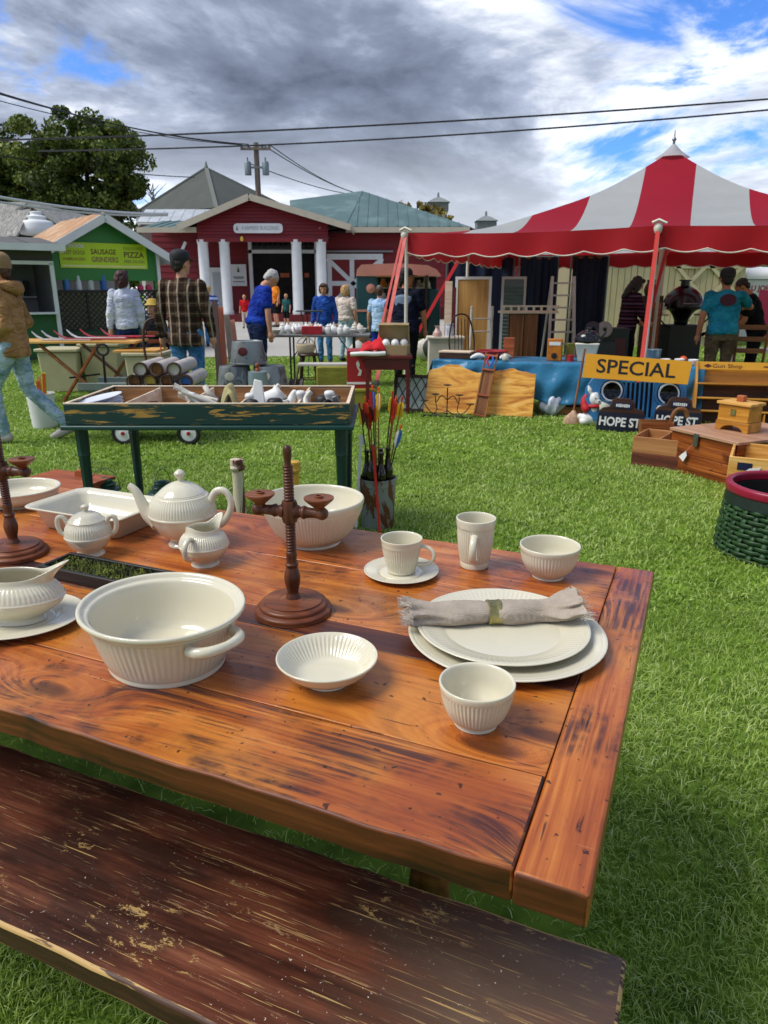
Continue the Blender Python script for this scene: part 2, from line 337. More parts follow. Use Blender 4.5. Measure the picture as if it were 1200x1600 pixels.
    M['green_paint'] = chippy('green_paint', '#14403a', '#5d6f68', .66, .45, 0); M['green_leg'] = chippy('green_leg', '#123630', '#41564f', .64, .45, 2)
    M['rawwood'] = wood('raw_wood', '#6b4a2c', '#9a7148', '#c9a67c', 0, .75, .8); M['palewood'] = wood('pale_wood', '#b49a7c', '#d8c3a8', '#eadbc6', 0, .75, .8)
    M['chestwood'] = wood('chest_wood', '#3f1c0b', '#7a3a12', '#b9692a', 0, .42, .55, .25, stain='#4a1f0e', amt=.06); M['chesttop'] = wood('chest_top', '#7a5238', '#a67c60', '#c9a88c', 0, .5, .6)
    M['honey'] = wood('honey_pine', '#7a4a14', '#b57a26', '#dca64a', 0, .42, .7); M['honey_z'] = wood('honey_pine_upright', '#7a4a14', '#b07626', '#d49a42', 2, .42, .7)
    M['lightcrate'] = wood('crate_pine', '#a06a28', '#d09a48', '#edc982', 0, .6, .7); M['darkwood'] = wood('dark_wood', '#1c0f0a', '#3b2114', '#5d3822', 0, .5)
    M['brownwood'] = wood('brown_wood', '#4a2812', '#7c4a22', '#a67238', 2, .55, .8); M['brownx'] = wood('brown_wood_long', '#4a2812', '#7c4a22', '#a67238', 0, .55, .8); M['redbrown'] = wood('redbrown_wood', '#6b2f16', '#9c4f28', '#c4744a', 0, .5, .7)
    # live-edge slab
    g = G('slab'); v = g.coord((1, 1, 1), 0); n = g.noise(g.n('ShaderNodeMapping', {0: v, 'Scale': (1.1, 3, 6)}).outputs[0], 1.3, 5, .6, 2.2)
    col = g.ramp(n, [(.28, C('#7a3c0e')), (.42, C('#c07a22')), (.55, C('#e0a440')), (.75, C('#eec070'))])
    vo = g.n('ShaderNodeTexVoronoi', {'Vector': v, 'Scale': 2.9}).outputs[0]; col = g.mix(g.step(vo, .13, .04), col, C('#42200c')); g.bump(n, .1, .003); M['slab'] = g.done(col, .4)
    M['galv'] = chippy('galvanised', '#868c8b', '#5d6462', .55, .45, 2, .55, 2.0); M['rustygalv'] = chippy('rusty_galvanised', '#8d938c', '#6e3f1e', .49, .6, 2, .3, 3.0)
    M['newel'] = chippy('chipped_cream', '#c2b89c', '#5a2f16', .455, .7, 2, 0, 5.0)
    M['white'] = plain('#dcdcd8', .5, .08, 5); M['offwhite'] = plain('#cfcabb', .6, .12, 8); M['black'] = plain('#131314', .45, .3, 8); M['iron'] = plain('#17130f', .55, .4, 20, .2)
    M['wirem'] = plain('#202022', .5, .1, 4); M['chrome'] = plain('#c9cac8', .18, .1, 5, 0, 1.0, 'chrome'); M['steel'] = plain('#7c7f80', .35, .2, 10, 0, .9, 'steel')
    M['red'] = plain('#9c1218', .5, .2, 6); M['darkred'] = plain('#5a0d12', .4, .25, 6); M['strap'] = plain('#b81a06', .5, .08, 10); M['navy'] = plain('#101b38', .7, .25, 5, .1)
    M['skin'] = plain('#c08a6c', .55, .12, 9, 0, 0, 'skin'); M['skin_tan'] = plain('#b0714f', .55, .12, 9, 0, 0, 'skin_tan')
    g = G('eyewhite'); M['eye'] = g.done(C('#1b1512'), .3)
    # barn red clapboard wall, roofs
    g = G('barn_red'); n = g.noise(g.coord((2, 2, 2), 0), 2, 5); M['barn'] = g.done(g.mix(n, C('#640d15'), C('#80111b')), .6)
    M['barn_board'] = plain('#760f19', .6, .22, 1.5)
    def metalroof(name, col, dirt, axis):
        g = G(name); n = g.noise(g.coord((.6, .6, .6), 0), 1.5, 5); return g.done(g.mix(g.step(n, .45, .7), C(col), C(dirt)), .45, .1)
    M['teal_roof'] = metalroof('teal_metal', '#4c6664', '#647f7c', 0); M['white_roof'] = metalroof('pale_metal', '#aeb4b8', '#c3c8cb', 0)
    g = G('shingle'); bt = g.n('ShaderNodeTexBrick', {'Vector': g.coord((1, 1, 1), 0), 'Scale': 1.0, 'Color1': C('#666a64'), 'Color2': C('#757a74'), 'Mortar': C('#4e524d')}); n = g.noise(g.coord((.4, .4, .4), 0), 2, 5); M['shingle'] = g.done(g.mix(n, C('#3c403c'), C('#565b55')), .9)
    g = G('rust_roof'); n = g.noise(g.coord((1, 5, 1), 0), 1.4, 6, .65); M['rust_roof'] = g.done(g.ramp(n, [(.3, C('#8a5a36')), (.5, C('#b08862')), (.65, C('#cbb49c'))]), .6, .15)
    g = G('shakes'); n = g.noise(g.coord((30, 4, 4), 0), 1.4, 6, .7); M['shakes'] = g.done(g.ramp(n, [(.3, C('#4f4d48')), (.5, C('#8b8983')), (.7, C('#c0beb8'))]), .9)
    M['hutgreen'] = plain('#2f7d36', .5, .15, 3); M['lime'] = plain('#b8d818', .45, .12, 2); M['trimwhite'] = plain('#d9dcdc', .55, .1, 3)
    # tent cloth
    def cloth(name, col, trans=.25, rough=.6, bump=.15):
        g = G(name); n = g.noise(g.coord((2, 2, 2), 0), 1.5, 4); c = C(col); colr = g.mix(n, dk(c, .85), dk(c, 1.08)); g.bump(n, bump, .03)
        g.done(colr, rough, spec=.3); tr = g.n('ShaderNodeBsdfTranslucent', {0: colr}); mx = g.n('ShaderNodeMixShader', {0: trans, 1: g.b.outputs[0], 2: tr.outputs[0]}); g.L.new(mx.outputs[0], g.N['Material Output'].inputs[0]); return g.m
    M['tent_red'] = cloth('tent_red', '#b3162e', .45); M['tent_white'] = cloth('tent_white', '#cfd1d3', .5); M['valance'] = cloth('valance_red', '#a8121c', .2)
    M['bluecloth'] = cloth('blue_vinyl', '#35799f', .08, .26, 1.0); M['navy_tarp'] = cloth('navy_tarp', '#0d1730', .05, .6, .4)
    # ground
    g = G('lawn_soil'); n = g.noise(g.coord((1, 1, 1), 0), 5, 6); n2 = g.noise(g.coord((1, 1, 1), 0), .6, 3); M['ground'] = g.done(g.mix(n2, g.ramp(n, [(.3, C('#3a5416')), (.7, C('#6a8c2c'))]), g.ramp(n, [(.3, C('#4a601c')), (.7, C('#7e9a3a'))])), .95, spec=.1); g.bump(n, .6, .02)
    g = G('gravel_road'); n = g.noise(g.coord((1, 1, 1), 0), 9, 5); n2 = g.noise(g.coord((1, 1, 1), 0), .4, 4); M['road'] = g.done(g.mix(n2, g.ramp(n, [(.3, C('#8e8b84')), (.7, C('#a9a69e'))]), C('#b5b2ab')), .95, spec=.1); g.bump(n, .4, .01)
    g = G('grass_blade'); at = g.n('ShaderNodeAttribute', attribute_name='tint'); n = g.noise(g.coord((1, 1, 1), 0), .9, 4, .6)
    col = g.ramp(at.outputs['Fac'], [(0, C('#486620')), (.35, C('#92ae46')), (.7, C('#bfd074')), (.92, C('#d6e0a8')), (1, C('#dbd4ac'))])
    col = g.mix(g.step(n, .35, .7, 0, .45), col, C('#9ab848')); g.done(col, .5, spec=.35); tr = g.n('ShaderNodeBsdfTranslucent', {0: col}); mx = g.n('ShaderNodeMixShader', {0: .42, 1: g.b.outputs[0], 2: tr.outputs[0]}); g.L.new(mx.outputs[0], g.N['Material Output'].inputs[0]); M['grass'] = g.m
    for nm, cs in (('leaf', ('#26340f', '#4f6222', '#8c9644')), ('leaf_autumn', ('#4a4416', '#7a6a28', '#9a8a44'))):
        g = G(nm); at = g.n('ShaderNodeAttribute', attribute_name='tint'); col = g.ramp(at.outputs['Fac'], [(0, C(cs[0])), (.55, C(cs[1])), (1, C(cs[2]))]); g.done(col, .55, spec=.3)
        tr = g.n('ShaderNodeBsdfTranslucent', {0: col}); mx = g.n('ShaderNodeMixShader', {0: .25, 1: g.b.outputs[0], 2: tr.outputs[0]}); g.L.new(mx.outputs[0], g.N['Material Output'].inputs[0]); M[nm] = g.m
    M['bark'] = wood('bark', '#1d1712', '#3a2f26', '#5d4e40', 2, .9, .5, .6); M['polewood'] = wood('pole_wood', '#4c443c', '#736a60', '#978d80', 2, .9, .4)
    # plaid flannel
    g = G('plaid'); tc = g.n('ShaderNodeTexCoord'); sp = g.n('ShaderNodeSeparateXYZ', {0: tc.outputs['Object']})
    def band(ch, per, w, off=0.0): return g.math('LESS_THAN', g.math('FRACT', g.math('ADD', g.math('DIVIDE', ch, per), off)), w)
    col = g.mix(g.math('MULTIPLY', band(sp.outputs[0], .105, .5), .75), C('#5d4a3a'), C('#261b17')); col = g.mix(g.math('MULTIPLY', band(sp.outputs[2], .105, .5), .55), col, C('#20150f'))
    col = g.mix(g.math('MULTIPLY', band(sp.outputs[0], .105, .14, .22), .8), col, C('#a89a88')); col = g.mix(g.math('MULTIPLY', band(sp.outputs[2], .105, .10, .25), .3), col, C('#8d7d6a')); M['plaid'] = g.done(col, .95, spec=.1)
    g = G('striped'); tc = g.n('ShaderNodeTexCoord'); sp = g.n('ShaderNodeSeparateXYZ', {0: tc.outputs['Object']}); fr = g.math('FRACT', g.math('DIVIDE', sp.outputs[2], .12)); col = g.ramp(fr, [(0, C('#1e1422')), (.3, C('#4a2430')), (.5, C('#1a1420')), (.75, C('#5a3f52'))], 'CONSTANT'); M['striped'] = g.done(col, .95, spec=.1)
    g = G('bluestripe'); tc = g.n('ShaderNodeTexCoord'); sp = g.n('ShaderNodeSeparateXYZ', {0: tc.outputs['Object']}); fr = g.math('FRACT', g.math('DIVIDE', sp.outputs[2], .13)); M['bluestripe'] = g.done(g.ramp(fr, [(0, C('#2c4fa0')), (.5, C('#b8c6e6'))], 'CONSTANT'), .9)
    def denim(name, a, b): 
        g = G(name); n = g.noise(g.coord((4, 4, 4), 0), 1.4, 5, .65); g.bump(g.noise(g.coord((7, 7, 16), 0), 1, 3, .5, 1.0), .9, .05); M[name] = g.done(g.mix(g.step(n, .38, .62), C(a), C(b)), .9, spec=.15)
    denim('denim', '#33618f', '#5b8fbd'); denim('denim_pale', '#7d9aa8', '#b4c9d1'); denim('denim_dark', '#141e38', '#27355c'); denim('khaki', '#4e3f30', '#6d5a46'); denim('blackcloth', '#0d0e12', '#1a1b20')
    for nm, a, b in (('tan_knit', '#8f6a40', '#ac8458'), ('white_knit', '#b9c0d4', '#d4d9e4'), ('royal', '#10257c', '#1d3f9e'), ('blue_jkt', '#1c3c84', '#2c58ac'), ('orange_tee', '#d87416', '#ee9434'), ('paleblue', '#93b7dd', '#b4cfea'), ('cream_tee', '#cbb9ab', '#e0d3c8'), ('turq', '#186f86', '#2a8fa6'), ('red_tee', '#b5141c', '#d42a2e'), ('navy_tee', '#0e1120', '#181d30'), ('teal_tee', '#1f4a4c', '#2e6062')): denim(nm, a, b)
    for nm, a in (('hair_brown', '#4a2f1c'), ('hair_dark', '#1a100d'), ('hair_grey', '#b5b3ae'), ('hair_blond', '#b8935c'), ('hair_auburn', '#3a1512')): M[nm] = plain(a, .6, .35, 40, .3)
    M['cap'] = plain('#1a1a20', .8, .15, 10); M['beanie'] = plain('#8f7350', .95, .2, 60, .3); M['wickerg'] = wood('green_splint', '#0d1f0c', '#1d3d1a', '#3c5f33', 0, .5, 1.2, .3); M['rimred'] = plain('#8d1532', .35, .15, 8)
    M['hay'] = wood('straw', '#5d5a1c', '#82802e', '#a5a148', 0, .9, 3.0, .8); M['glass'] = None
    g = G('dark_glass'); M['glass'] = g.done(C('#4d5c63'), .08, spec=.6); g = G('bottle_glass'); M['bottle'] = g.done(C('#1d140a'), .1, spec=.6)
build_mats()
# ------------------------------------------------------------------ ground and road
def sheet(name, x0, x1, y0, y1, z, m, nx=1, ny=1, kind='structure'):
    b = MB(); b.grid(lambda u, v: (x0+(x1-x0)*u, y0+(y1-y0)*v, z), nx, ny); o = mk(name, b, m); o['kind'] = kind; return o
def ground_build():
    g = sheet('ground', -900, 900, -60, 1500, 0, M['ground']); 
    b = MB(); pts = [(-45, 15.2), (-9, 15.4), (-3, 16.0), (-.4, 16.4), (3, 20.5), (14, 21.5), (60, 21), (60, 60), (-45, 60)]
    b.add([(x, y, .005) for x, y in pts], [tuple(range(len(pts)))]); r = mk('road', b, M['road']); r['kind'] = 'structure'
ground_build()

# ------------------------------------------------------------------ farm table and bench
TZ = .78
TO = P(1024, 893, TZ); TA = R(-23.6)
TM = Matrix.Translation((TO.x, TO.y, 0)) @ Matrix.Rotation(TA, 4, 'Z')
def TL(x, y, z=TZ): return TM @ Vector((x, y, z))
def plank(name, x0, x1, y0, y1, z0, z1, m, parent, bev=.006, wob=.0, worn=None):
    cx, cy = (x0+x1)/2, (y0+y1)/2; b = MB(); n = max(2, int((x1-x0)/.06)); k = max(2, int((y1-y0)/.06)); rr = random.Random(int((x0*7+y0*13)*1000))
    prof = [(-1, -1), (-1, 1), (1, 1), (1, -1)]
    rings = []
    for i in range(n+1):
        x = x0-cx+(x1-x0)*i/n; w0 = (rr.random()-.5)*wob; w1 = (rr.random()-.5)*wob; zz = (rr.random()-.5)*wob*.4
        rings.append([(x, y0-cy+w0, z0), (x, y0-cy+w0, z1+zz), (x, y1-cy+w1, z1+zz), (x, y1-cy+w1, z0)])
    b.loft([r[::-1] for r in rings]); o = mk(name, b, m, parent, bevel=bev, seg=3, loc=(cx, cy, 0))
    if worn:
        o.data.materials.append(worn); o.data.materials.append(M['table_edge'] if 'farm' in parent.name else M['bench_edge']); o.modifiers['bevel'].material = 1
        for p in o.data.polygons:
            if p.normal.z < .5: p.material_index = 2
    return o
def farm_table():
    t = thing('farm_table', 'long orange pine farm table set with cream dishes', 'table'); t.matrix_world = TM
    L = -2.55; th = .048
    for y0, y1, m, wob in ((-1.036, -.8545, 'table_front', .005), (-.8532, -.618, 'table_x', .0), (-.616, -.542, 'dark_strip', .0), (-.540, -.272, 'table_x', .0), (-.270, 0.0, 'table_x', .003)):
        plank('plank', L, -.0885, y0, y1, TZ-th, TZ, M[m], t, .0035 if wob else .0012, wob, M['table_worn'] if wob > .004 else None)
    b = MB(); b.box(0, 0, TZ-th/2, .086, 1.04, th); o = mk('breadboard_end', b, M['table_y'], t, bevel=.005, seg=3, loc=(-.0445, -.518, 0)); o.data.materials.append(M['table_edge'])
    for p in o.data.polygons:
        if p.normal.y < -.5: p.material_index = 1
    # dark front edge: dirt and wear, plus shade put into the wood colour
    for x in (-.30, -2.3):
        for y in (-.16, -.72):
            b = MB(); b.lathe(catmull([(.0, 0), (.028, 0), (.034, .06), (.026, .12), (.042, .3), (.03, .48), (.046, .52)], 3), 16); b.box(0, 0, .61, .085, .085, .22); mk('leg', b, M['table_edge'], t, smooth=40, loc=(x, y, 0))
    b = MB(); b.box(-1.3, -.74, .665, 1.9, .025, .09); mk('apron', b, M['table_edge'], t); b = MB(); b.box(-1.3, -.17, .665, 1.9, .025, .09); mk('apron', b, M['table_edge'], t)
    for x in (-.30, -2.3):
        b = MB(); b.box(x, -.44, .665, .025, .5, .09); mk('apron', b, M['table_edge'], t)
M['dark_strip'] = wood('stained_strip', '#1d1216', '#52291c', '#96562a', 0, .35, .8, .3, stain='#1a1014', amt=.10)
farm_table()
def bench():
    t = thing('bench', 'worn dark brown plank bench with pale scratches beside the long farm table', 'bench'); t.matrix_world = TM
    x0, x1, y0, y1, z = -2.5, .045, -1.135, -.80, .46
    plank('seat_plank', x0, x1, y0, y1, z-.045, z, M['bench'], t, .006, .005, M['bench_worn'])
    for x in (-.35, -2.15):
        b = MB(); pr = [(-.15, 0), (-.13, .415), (.13, .415), (.15, 0), (.06, 0), (0, .1), (-.06, 0)]
        b.prism(pr, -.018, .018, Matrix(((0, 0, 1, 0), (1, 0, 0, 0), (0, 1, 0, 0), (0, 0, 0, 1)))); mk('leg', b, M['bench_edge'], t, bevel=.003, loc=(x, (y0+y1)/2, 0))
    b = MB(); b.box((x0+x1)/2, (y0+y1)/2, .33, 1.85, .03, .07); mk('stretcher', b, M['bench_edge'], t)
bench()

# ------------------------------------------------------------------ cream tableware
CR = M['cream']
def arc_handle(p0, p1, out, r, n=14, flat=1.0):
    p0 = Vector(p0); p1 = Vector(p1); out = Vector(out)
    pts = []
    for i in range(n+1):
        t = math.pi*i/n; c = (1-math.cos(t))/2; pts.append(p0.lerp(p1, c)+out*math.sin(t)**.8)
    return MB().tube(pts, [r*(1.25 if i in (0, n) else 1) for i in range(n+1)], 10, sx=flat)
def ware(name, label, loc, prof, ribs=60, amp=.0012, rz=0, cat='bowl', k=5, sx=1, sy=1, group=None):
    t = thing(name, label, cat, loc, rz, group); b = MB(); pr = catmull(prof, k); b.lathe(pr, ribs*5 if ribs else 64, rib=(ribs, amp) if ribs else None, sx=sx, sy=sy)
    mk('body', b, CR, t, smooth=60); return t
def bowlprof(r, h, rb, th=.004, foot=.006, belly=.75, ribz=(.15, .78)):
    """outer foot -> rim -> inside; ribs (third value) on the outer wall"""
    return [(0, .002, 0), (rb*.8, .002, 0), (rb*.92, 0, 0), (rb, .001, 0), (rb*.98, foot, 0), (rb*1.08, foot*1.4, 0), (rb+(r-rb)*.45, h*.25, 1), (rb+(r-rb)*belly, h*.5, 1), (r*.975, h*.78, 1), (r*.985, h*.84, 0), (r*1.0, h*.88, 0), (r*1.012, h*.955, 0), (r*.995, h, 0),
            (r-th, h*.97, 0), (r-th*1.6, h*.8, 0), (rb+(r-rb)*(belly-.05)-th, h*.45, 0), (rb*.9, h*.14, 0), (rb*.4, h*.10, 0), (0, h*.10, 0)]
def plateprof(r, h, well, ribs=True):
    w = 1 if ribs else 0
    return [(0, .003, 0), (well*.8, .003, 0), (well*.84, 0, 0), (well*.9, 0, 0), (well*.93, .004, 0), (well*1.05, h*.45, 0), (r*.9, h*.75, 0), (r*.99, h*.92, 0), (r, h*.98, 0), (r*.995, h*1.04, 0), (r*.975, h*1.06, 0), (r*.955, h*1.0, 0), (r*.93, h*.97, w), (well*1.22, h*.74, w), (well*1.08, h*.55, 0), (well*1.0, h*.42, 0), (well*.93, .0075, 0), (well*.5, .0068, 0), (0, .0065, 0)]
def on(px, py, z=TZ): return P(px, py, z)
def dishes():
    # small footed bowl, shallow bowl
    ware('cereal_bowl', 'small deep cream ribbed bowl between the stacked plates and the bench', on(743, 1128), bowlprof(.0575, .072, .034), 56)
    t = ware('shallow_bowl', 'shallow wide cream bowl with ribbed inside beside the small deep bowl', on(512, 1062), [(0, .002, 0), (.032, .002, 0), (.037, 0, 0), (.04, .001, 0), (.04, .006, 0), (.05, .011, 0), (.07, .024, 0), (.083, .040, 0), (.0865, .045, 0), (.085, .0475, 0), (.0815, .045, 0), (.076, .038, 1), (.064, .024, 1), (.05, .013, 0), (.03, .009, 0), (0, .0085, 0)], 60, .0014)
    # plates
    pc = on(790, 1000); one_plate = ware('charger_plate', 'wide cream charger plate lying under the ribbed dinner plate', pc, plateprof(.186, .020, .125, False), 0, 0, cat='plate')
    ware('dinner_plate', 'cream dinner plate with ribbed rim under the linen napkin', Vector((pc.x-.006, pc.y+.012, TZ+.0105)), plateprof(.164, .020, .112), 96, .0012, cat='plate')
    # cup and saucer
    cs = on(627, 897); ware('saucer', 'cream saucer under the tea cup', cs, plateprof(.088, .013, .05, False), 0, 0, cat='saucer')
    t = ware('tea_cup', 'cream ribbed tea cup standing on a saucer', cs+Vector((0, 0, .008)), [(0, .002), (.026, .002), (.031, 0), (.033, .003), (.034, .010, 1), (.042, .04, 1), (.0455, .062, 1), (.0465, .066, 0), (.047, .072, 0), (.0485, .081, 0), (.0475, .083, 0), (.0445, .08, 0), (.042, .06, 0), (.036, .022, 0), (.028, .010, 0), (0, .009, 0)] if 0 else [(0, .002, 0), (.026, .002, 0), (.031, 0, 0), (.033, .003, 0), (.034, .010, 1), (.042, .04, 1), (.0455, .062, 1), (.0465, .066, 0), (.047, .072, 0), (.0485, .081, 0), (.0475, .083, 0), (.0445, .08, 0), (.042, .06, 0), (.036, .022, 0), (.028, .010, 0), (0, .009, 0)], 48, .001, cat='cup')
    mk('handle', arc_handle((.044, -.004, .064), (.038, -.006, .02), (.034, -.012, .0), .0045), CR, t, smooth=60)
    t = ware('tall_mug', 'tall cream ribbed mug without a saucer at the table edge', on(741, 884), [(0, .002, 0), (.026, .002, 0), (.032, 0, 0), (.0345, .003, 0), (.0345, .012, 0), (.0335, .016, 0), (.036, .02, 1), (.042, .06, 1), (.0445, .098, 1), (.0455, .102, 0), (.0465, .108, 0), (.0475, .121, 0), (.046, .123, 0), (.043, .12, 0), (.041, .09, 0), (.034, .03, 0), (.026, .012, 0), (0, .011, 0)], 48, .001, cat='mug')
    mk('handle', arc_handle((-.008, -.043, .088), (-.006, -.038, .028), (-.008, -.03, 0), .0055, flat=1.5), CR, t, smooth=60)
    t = ware('soup_cup', 'round cream ribbed soup cup near the breadboard end of the table', on(856, 900), bowlprof(.0685, .079, .037, belly=.8), 56, cat='cup')
    mk('handle', arc_handle((.002, .066, .062), (.0, .055, .026), (0, .03, .006), .006), CR, t, smooth=60)
    ware('serving_bowl', 'large round cream serving bowl behind the wooden candle stand', on(490, 846), bowlprof(.134, .122, .072, .006, .008, .72), 96, .0014)
    # oval casserole with loop handles
    cc = on(262, 1030); t = thing('casserole', 'oval cream casserole dish with ribbed sides and loop handles', 'casserole', cc, R(-38))
    pr = [(0, .003, 0), (.098, .003, 0), (.106, 0, 0), (.11, .002, 0), (.11, .010, 0), (.112, .013, 0), (.120, .03, 1), (.131, .065, 1), (.137, .088, 1), (.139, .092, 0), (.141, .098, 0), (.150, .102, 0), (.1535, .107, 0), (.152, .112, 0), (.146, .111, 0), (.141, .104, 0), (.134, .101, 0), (.130, .09, 0), (.118, .04, 0), (.100, .014, 0), (.06, .010, 0), (0, .010, 0)]
    b = MB(); b.lathe(catmull(pr, 5), 72*5, rib=(72, .0014), sx=1.0, sy=.90); mk('body', b, CR, t, smooth=60)
    for s in (-1, 1):
        pts = [(s*(.132+.040*math.sin(math.pi*i/12)**.7), -.046*math.cos(math.pi*i/12), .079+.004*math.sin(math.pi*i/12)) for i in range(13)]
        b = MB().tube(pts, [.008+.002*abs(math.cos(math.pi*i/12)) for i in range(13)], 10); mk('handle', b, CR, t, smooth=60)
    # rectangular baking dish
    c = TL(-1.465, -.265); t = thing('baking_dish', 'rectangular cream baking dish with flat rim behind the sugar bowl', 'dish', c, TA)
    def rr_(hx, hy, r, z, n=7):
        out = []
        for sx, sy, a0 in ((1, 1, 0), (-1, 1, 90), (-1, -1, 180), (1, -1, 270)):
            for i in range(n+1): a = R(a0+90*i/n); out.append((sx*(hx-r)+r*math.cos(a), sy*(hy-r)+r*math.sin(a), z))
        return out
    b = MB(); b.loft([rr_(.125, .072, .02, 0), rr_(.132, .078, .022, .004), rr_(.150, .096, .028, .055), rr_(.153, .099, .03, .058), rr_(.170, .114, .034, .064), rr_(.171, .115, .034, .067), rr_(.168, .112, .033, .069), rr_(.150, .095, .028, .064), rr_(.144, .09, .027, .055), rr_(.128, .074, .022, .012), rr_(.12, .066, .02, .008)]); mk('body', b, CR, t, smooth=45)
    # teapot
    tp = on(290, 850); t = thing('teapot', 'cream ribbed teapot with domed lid and curved spout', 'teapot', tp, R(-8)); t.scale = (.88, .88, 1.0)
    pr = [(0, .004, 0), (.04, .004, 0), (.047, 0, 0), (.049, .004, 0), (.042, .012, 0), (.043, .017, 0), (.068, .036, 0), (.088, .062, 0), (.096, .080, 0), (.098, .083, 0), (.0985, .087, 0), (.0965, .09, 0), (.0965, .095, 1), (.092, .115, 1), (.080, .132, 1), (.076, .136, 0), (.066, .140, 0), (.062, .139, 0), (0, .138, 0)]
    b = MB(); b.lathe(catmull(pr, 4), 72*5, rib=(72, .0012)); mk('body', b, CR, t, smooth=60)
    b = MB(); b.lathe(catmull([(.0, .139), (.066, .1385), (.068, .141), (.066, .144), (.05, .156), (.03, .166), (.012, .171), (0, .172)], 4), 48); lid = mk('lid', b, CR, t, smooth=60)
    b = MB(); b.lathe(catmull([(.008, .168), (.007, .176), (.013, .184), (.016, .191), (.012, .197), (.004, .202), (0, .203)], 3), 20); mk('knob', b, CR, lid, smooth=60)
    pts = catmull([(-.082, 0, .062), (-.108, 0, .078), (-.124, 0, .105), (-.140, 0, .138), (-.160, 0, .155)], 4); n = len(pts); mk('spout', MB().tube(pts, [.028-.019*(i/(n-1))**.7 for i in range(n)], 14), CR, t, smooth=60)
    mk('handle', MB().tube(catmull([(.086, 0, .118), (.105, 0, .146), (.135, 0, .148), (.150, 0, .122), (.142, 0, .09), (.118, 0, .062), (.092, 0, .055)], 5), .0078, 10, sx=1.3), CR, t, smooth=60)
    # sugar bowl
    t = thing('sugar_bowl', 'small lidded cream sugar bowl with two handles', 'sugar bowl', on(142, 866), R(4))
    pr = [(0, .003, 0), (.028, .003, 0), (.034, 0, 0), (.035, .004, 0), (.030, .009, 0), (.030, .012, 0), (.044, .026, 0), (.055, .045, 0), (.057, .05, 0), (.0575, .053, 0), (.056, .056, 0), (.056, .06, 1), (.053, .075, 1), (.046, .086, 1), (.044, .089, 0), (.04, .091, 0), (0, .09, 0)]
    b = MB(); b.lathe(catmull(pr, 4), 52*5, rib=(52, .001)); mk('body', b, CR, t, smooth=60)
    b = MB(); b.lathe(catmull([(0, .0905), (.041, .0905), (.043, .093), (.04, .096), (.028, .107), (.012, .113), (0, .114)], 4), 40); lid = mk('lid', b, CR, t, smooth=60)
    b = MB(); b.lathe(catmull([(.006, .111), (.0055, .117), (.010, .123), (.010, .128), (.004, .132), (0, .132)], 3), 16); mk('knob', b, CR, lid, smooth=60)
    for s in (-1, 1): mk('handle', MB().tube(catmull([(s*.046, 0, .08), (s*.055, 0, .098), (s*.068, 0, .098), (s*.072, 0, .08), (s*.066, 0, .06), (s*.054, 0, .052)], 4), .0045, 8, sx=1.4), CR, t, smooth=60)
    jug('cream_jug', 'small cream milk jug with open spout and side handle', on(321, 880), R(-35), .060, .098, False)
    jug('gravy_boat', 'cream ribbed gravy boat with long lip on an oval stand', Vector((0, 0, 0)), 0, .078, .10, True)
    # a dish edge entering at the left of the table
    ware('oval_dish', 'cream dish standing past the rectangular baking dish behind the candle stand', TL(-1.86, -.20), bowlprof(.115, .055, .07, .006, .006, .8), 0, 0, cat='dish', sx=1.1)
def jug(name, label, loc, rz, r, h, boat):
    if boat: loc = on(30, 972); ware('gravy_stand', 'cream oval stand plate under the gravy boat', loc, plateprof(.128, .017, .07, False), 0, 0, cat='plate', sx=1.0, sy=.86); loc = loc+Vector((0, 0, .0085))
    t = thing(name, label, 'jug', loc, rz); SX = 1.25 if boat else 1.0
    #             radius, height, lip(0..1), rib
    K = [(.0, .003, 0, 0), (.45, .003, 0, 0), (.55, 0, 0, 0), (.57, .004, 0, 0), (.52, .09, 0, 0), (.70, .20, 0, 0), (.92, .36, 0, 0), (1.0, .48, 0, 0), (1.015, .51, 0, 0), (.99, .54, 0, 0), (.97, .60, .0, 1), (.90, .70, .02, 1), (.80, .78, .08, 1), (.74, .82, .2, 0), (.72, .88, .5, 0), (.735, .97, 1, 0), (.72, .985, 1, 0), (.69, .96, .95, 0), (.68, .88, .5, 0), (.76, .76, .1, 0), (.92, .55, 0, 0), (.8, .3, 0, 0), (.45, .1, 0, 0), (0, .09, 0, 0)]
    K = catmull(K, 4); seg = 240; b = MB(); rings = []
    for (q, z, lip, rib) in K:
        ring = []
        for i in range(seg):
            a = 2*math.pi*i/seg; da = math.atan2(math.sin(a-math.pi*(0 if boat else .5)), math.cos(a-math.pi*(0 if boat else .5))); sp = math.exp(-(da/(.42 if boat else .34))**2); back = math.exp(-((abs(da)-math.pi)/.6)**2)
            rad = q*r*(1+lip*sp*(.62 if boat else .42)-lip*.10*(1-sp)); zz = z*h+lip*(sp*(.030 if boat else .022)+back*.010-.004)
            if rib > .01: rad -= .0011*rib*(1-abs(math.cos(30*a)))*1.6
            ring.append((rad*math.cos(a)*SX, rad*math.sin(a)*(.82 if boat else 1), zz))
        rings.append(ring)
    b.loft(rings, cap=False); mk('body', b, CR, t, smooth=60)
    if boat: mk('handle', MB().tube(catmull([(-.07, 0, .095), (-.10, 0, .115), (-.125, 0, .09), (-.11, 0, .06), (-.09, 0, .05)], 5), .006, 10), CR, t, smooth=60)
    else: mk('handle', MB().tube(catmull([(.012, -.044, .076), (.020, -.062, .082), (.024, -.078, .066), (.022, -.074, .04), (.016, -.058, .028)], 5), .005, 10, sx=1.4), CR, t, smooth=60)
dishes()
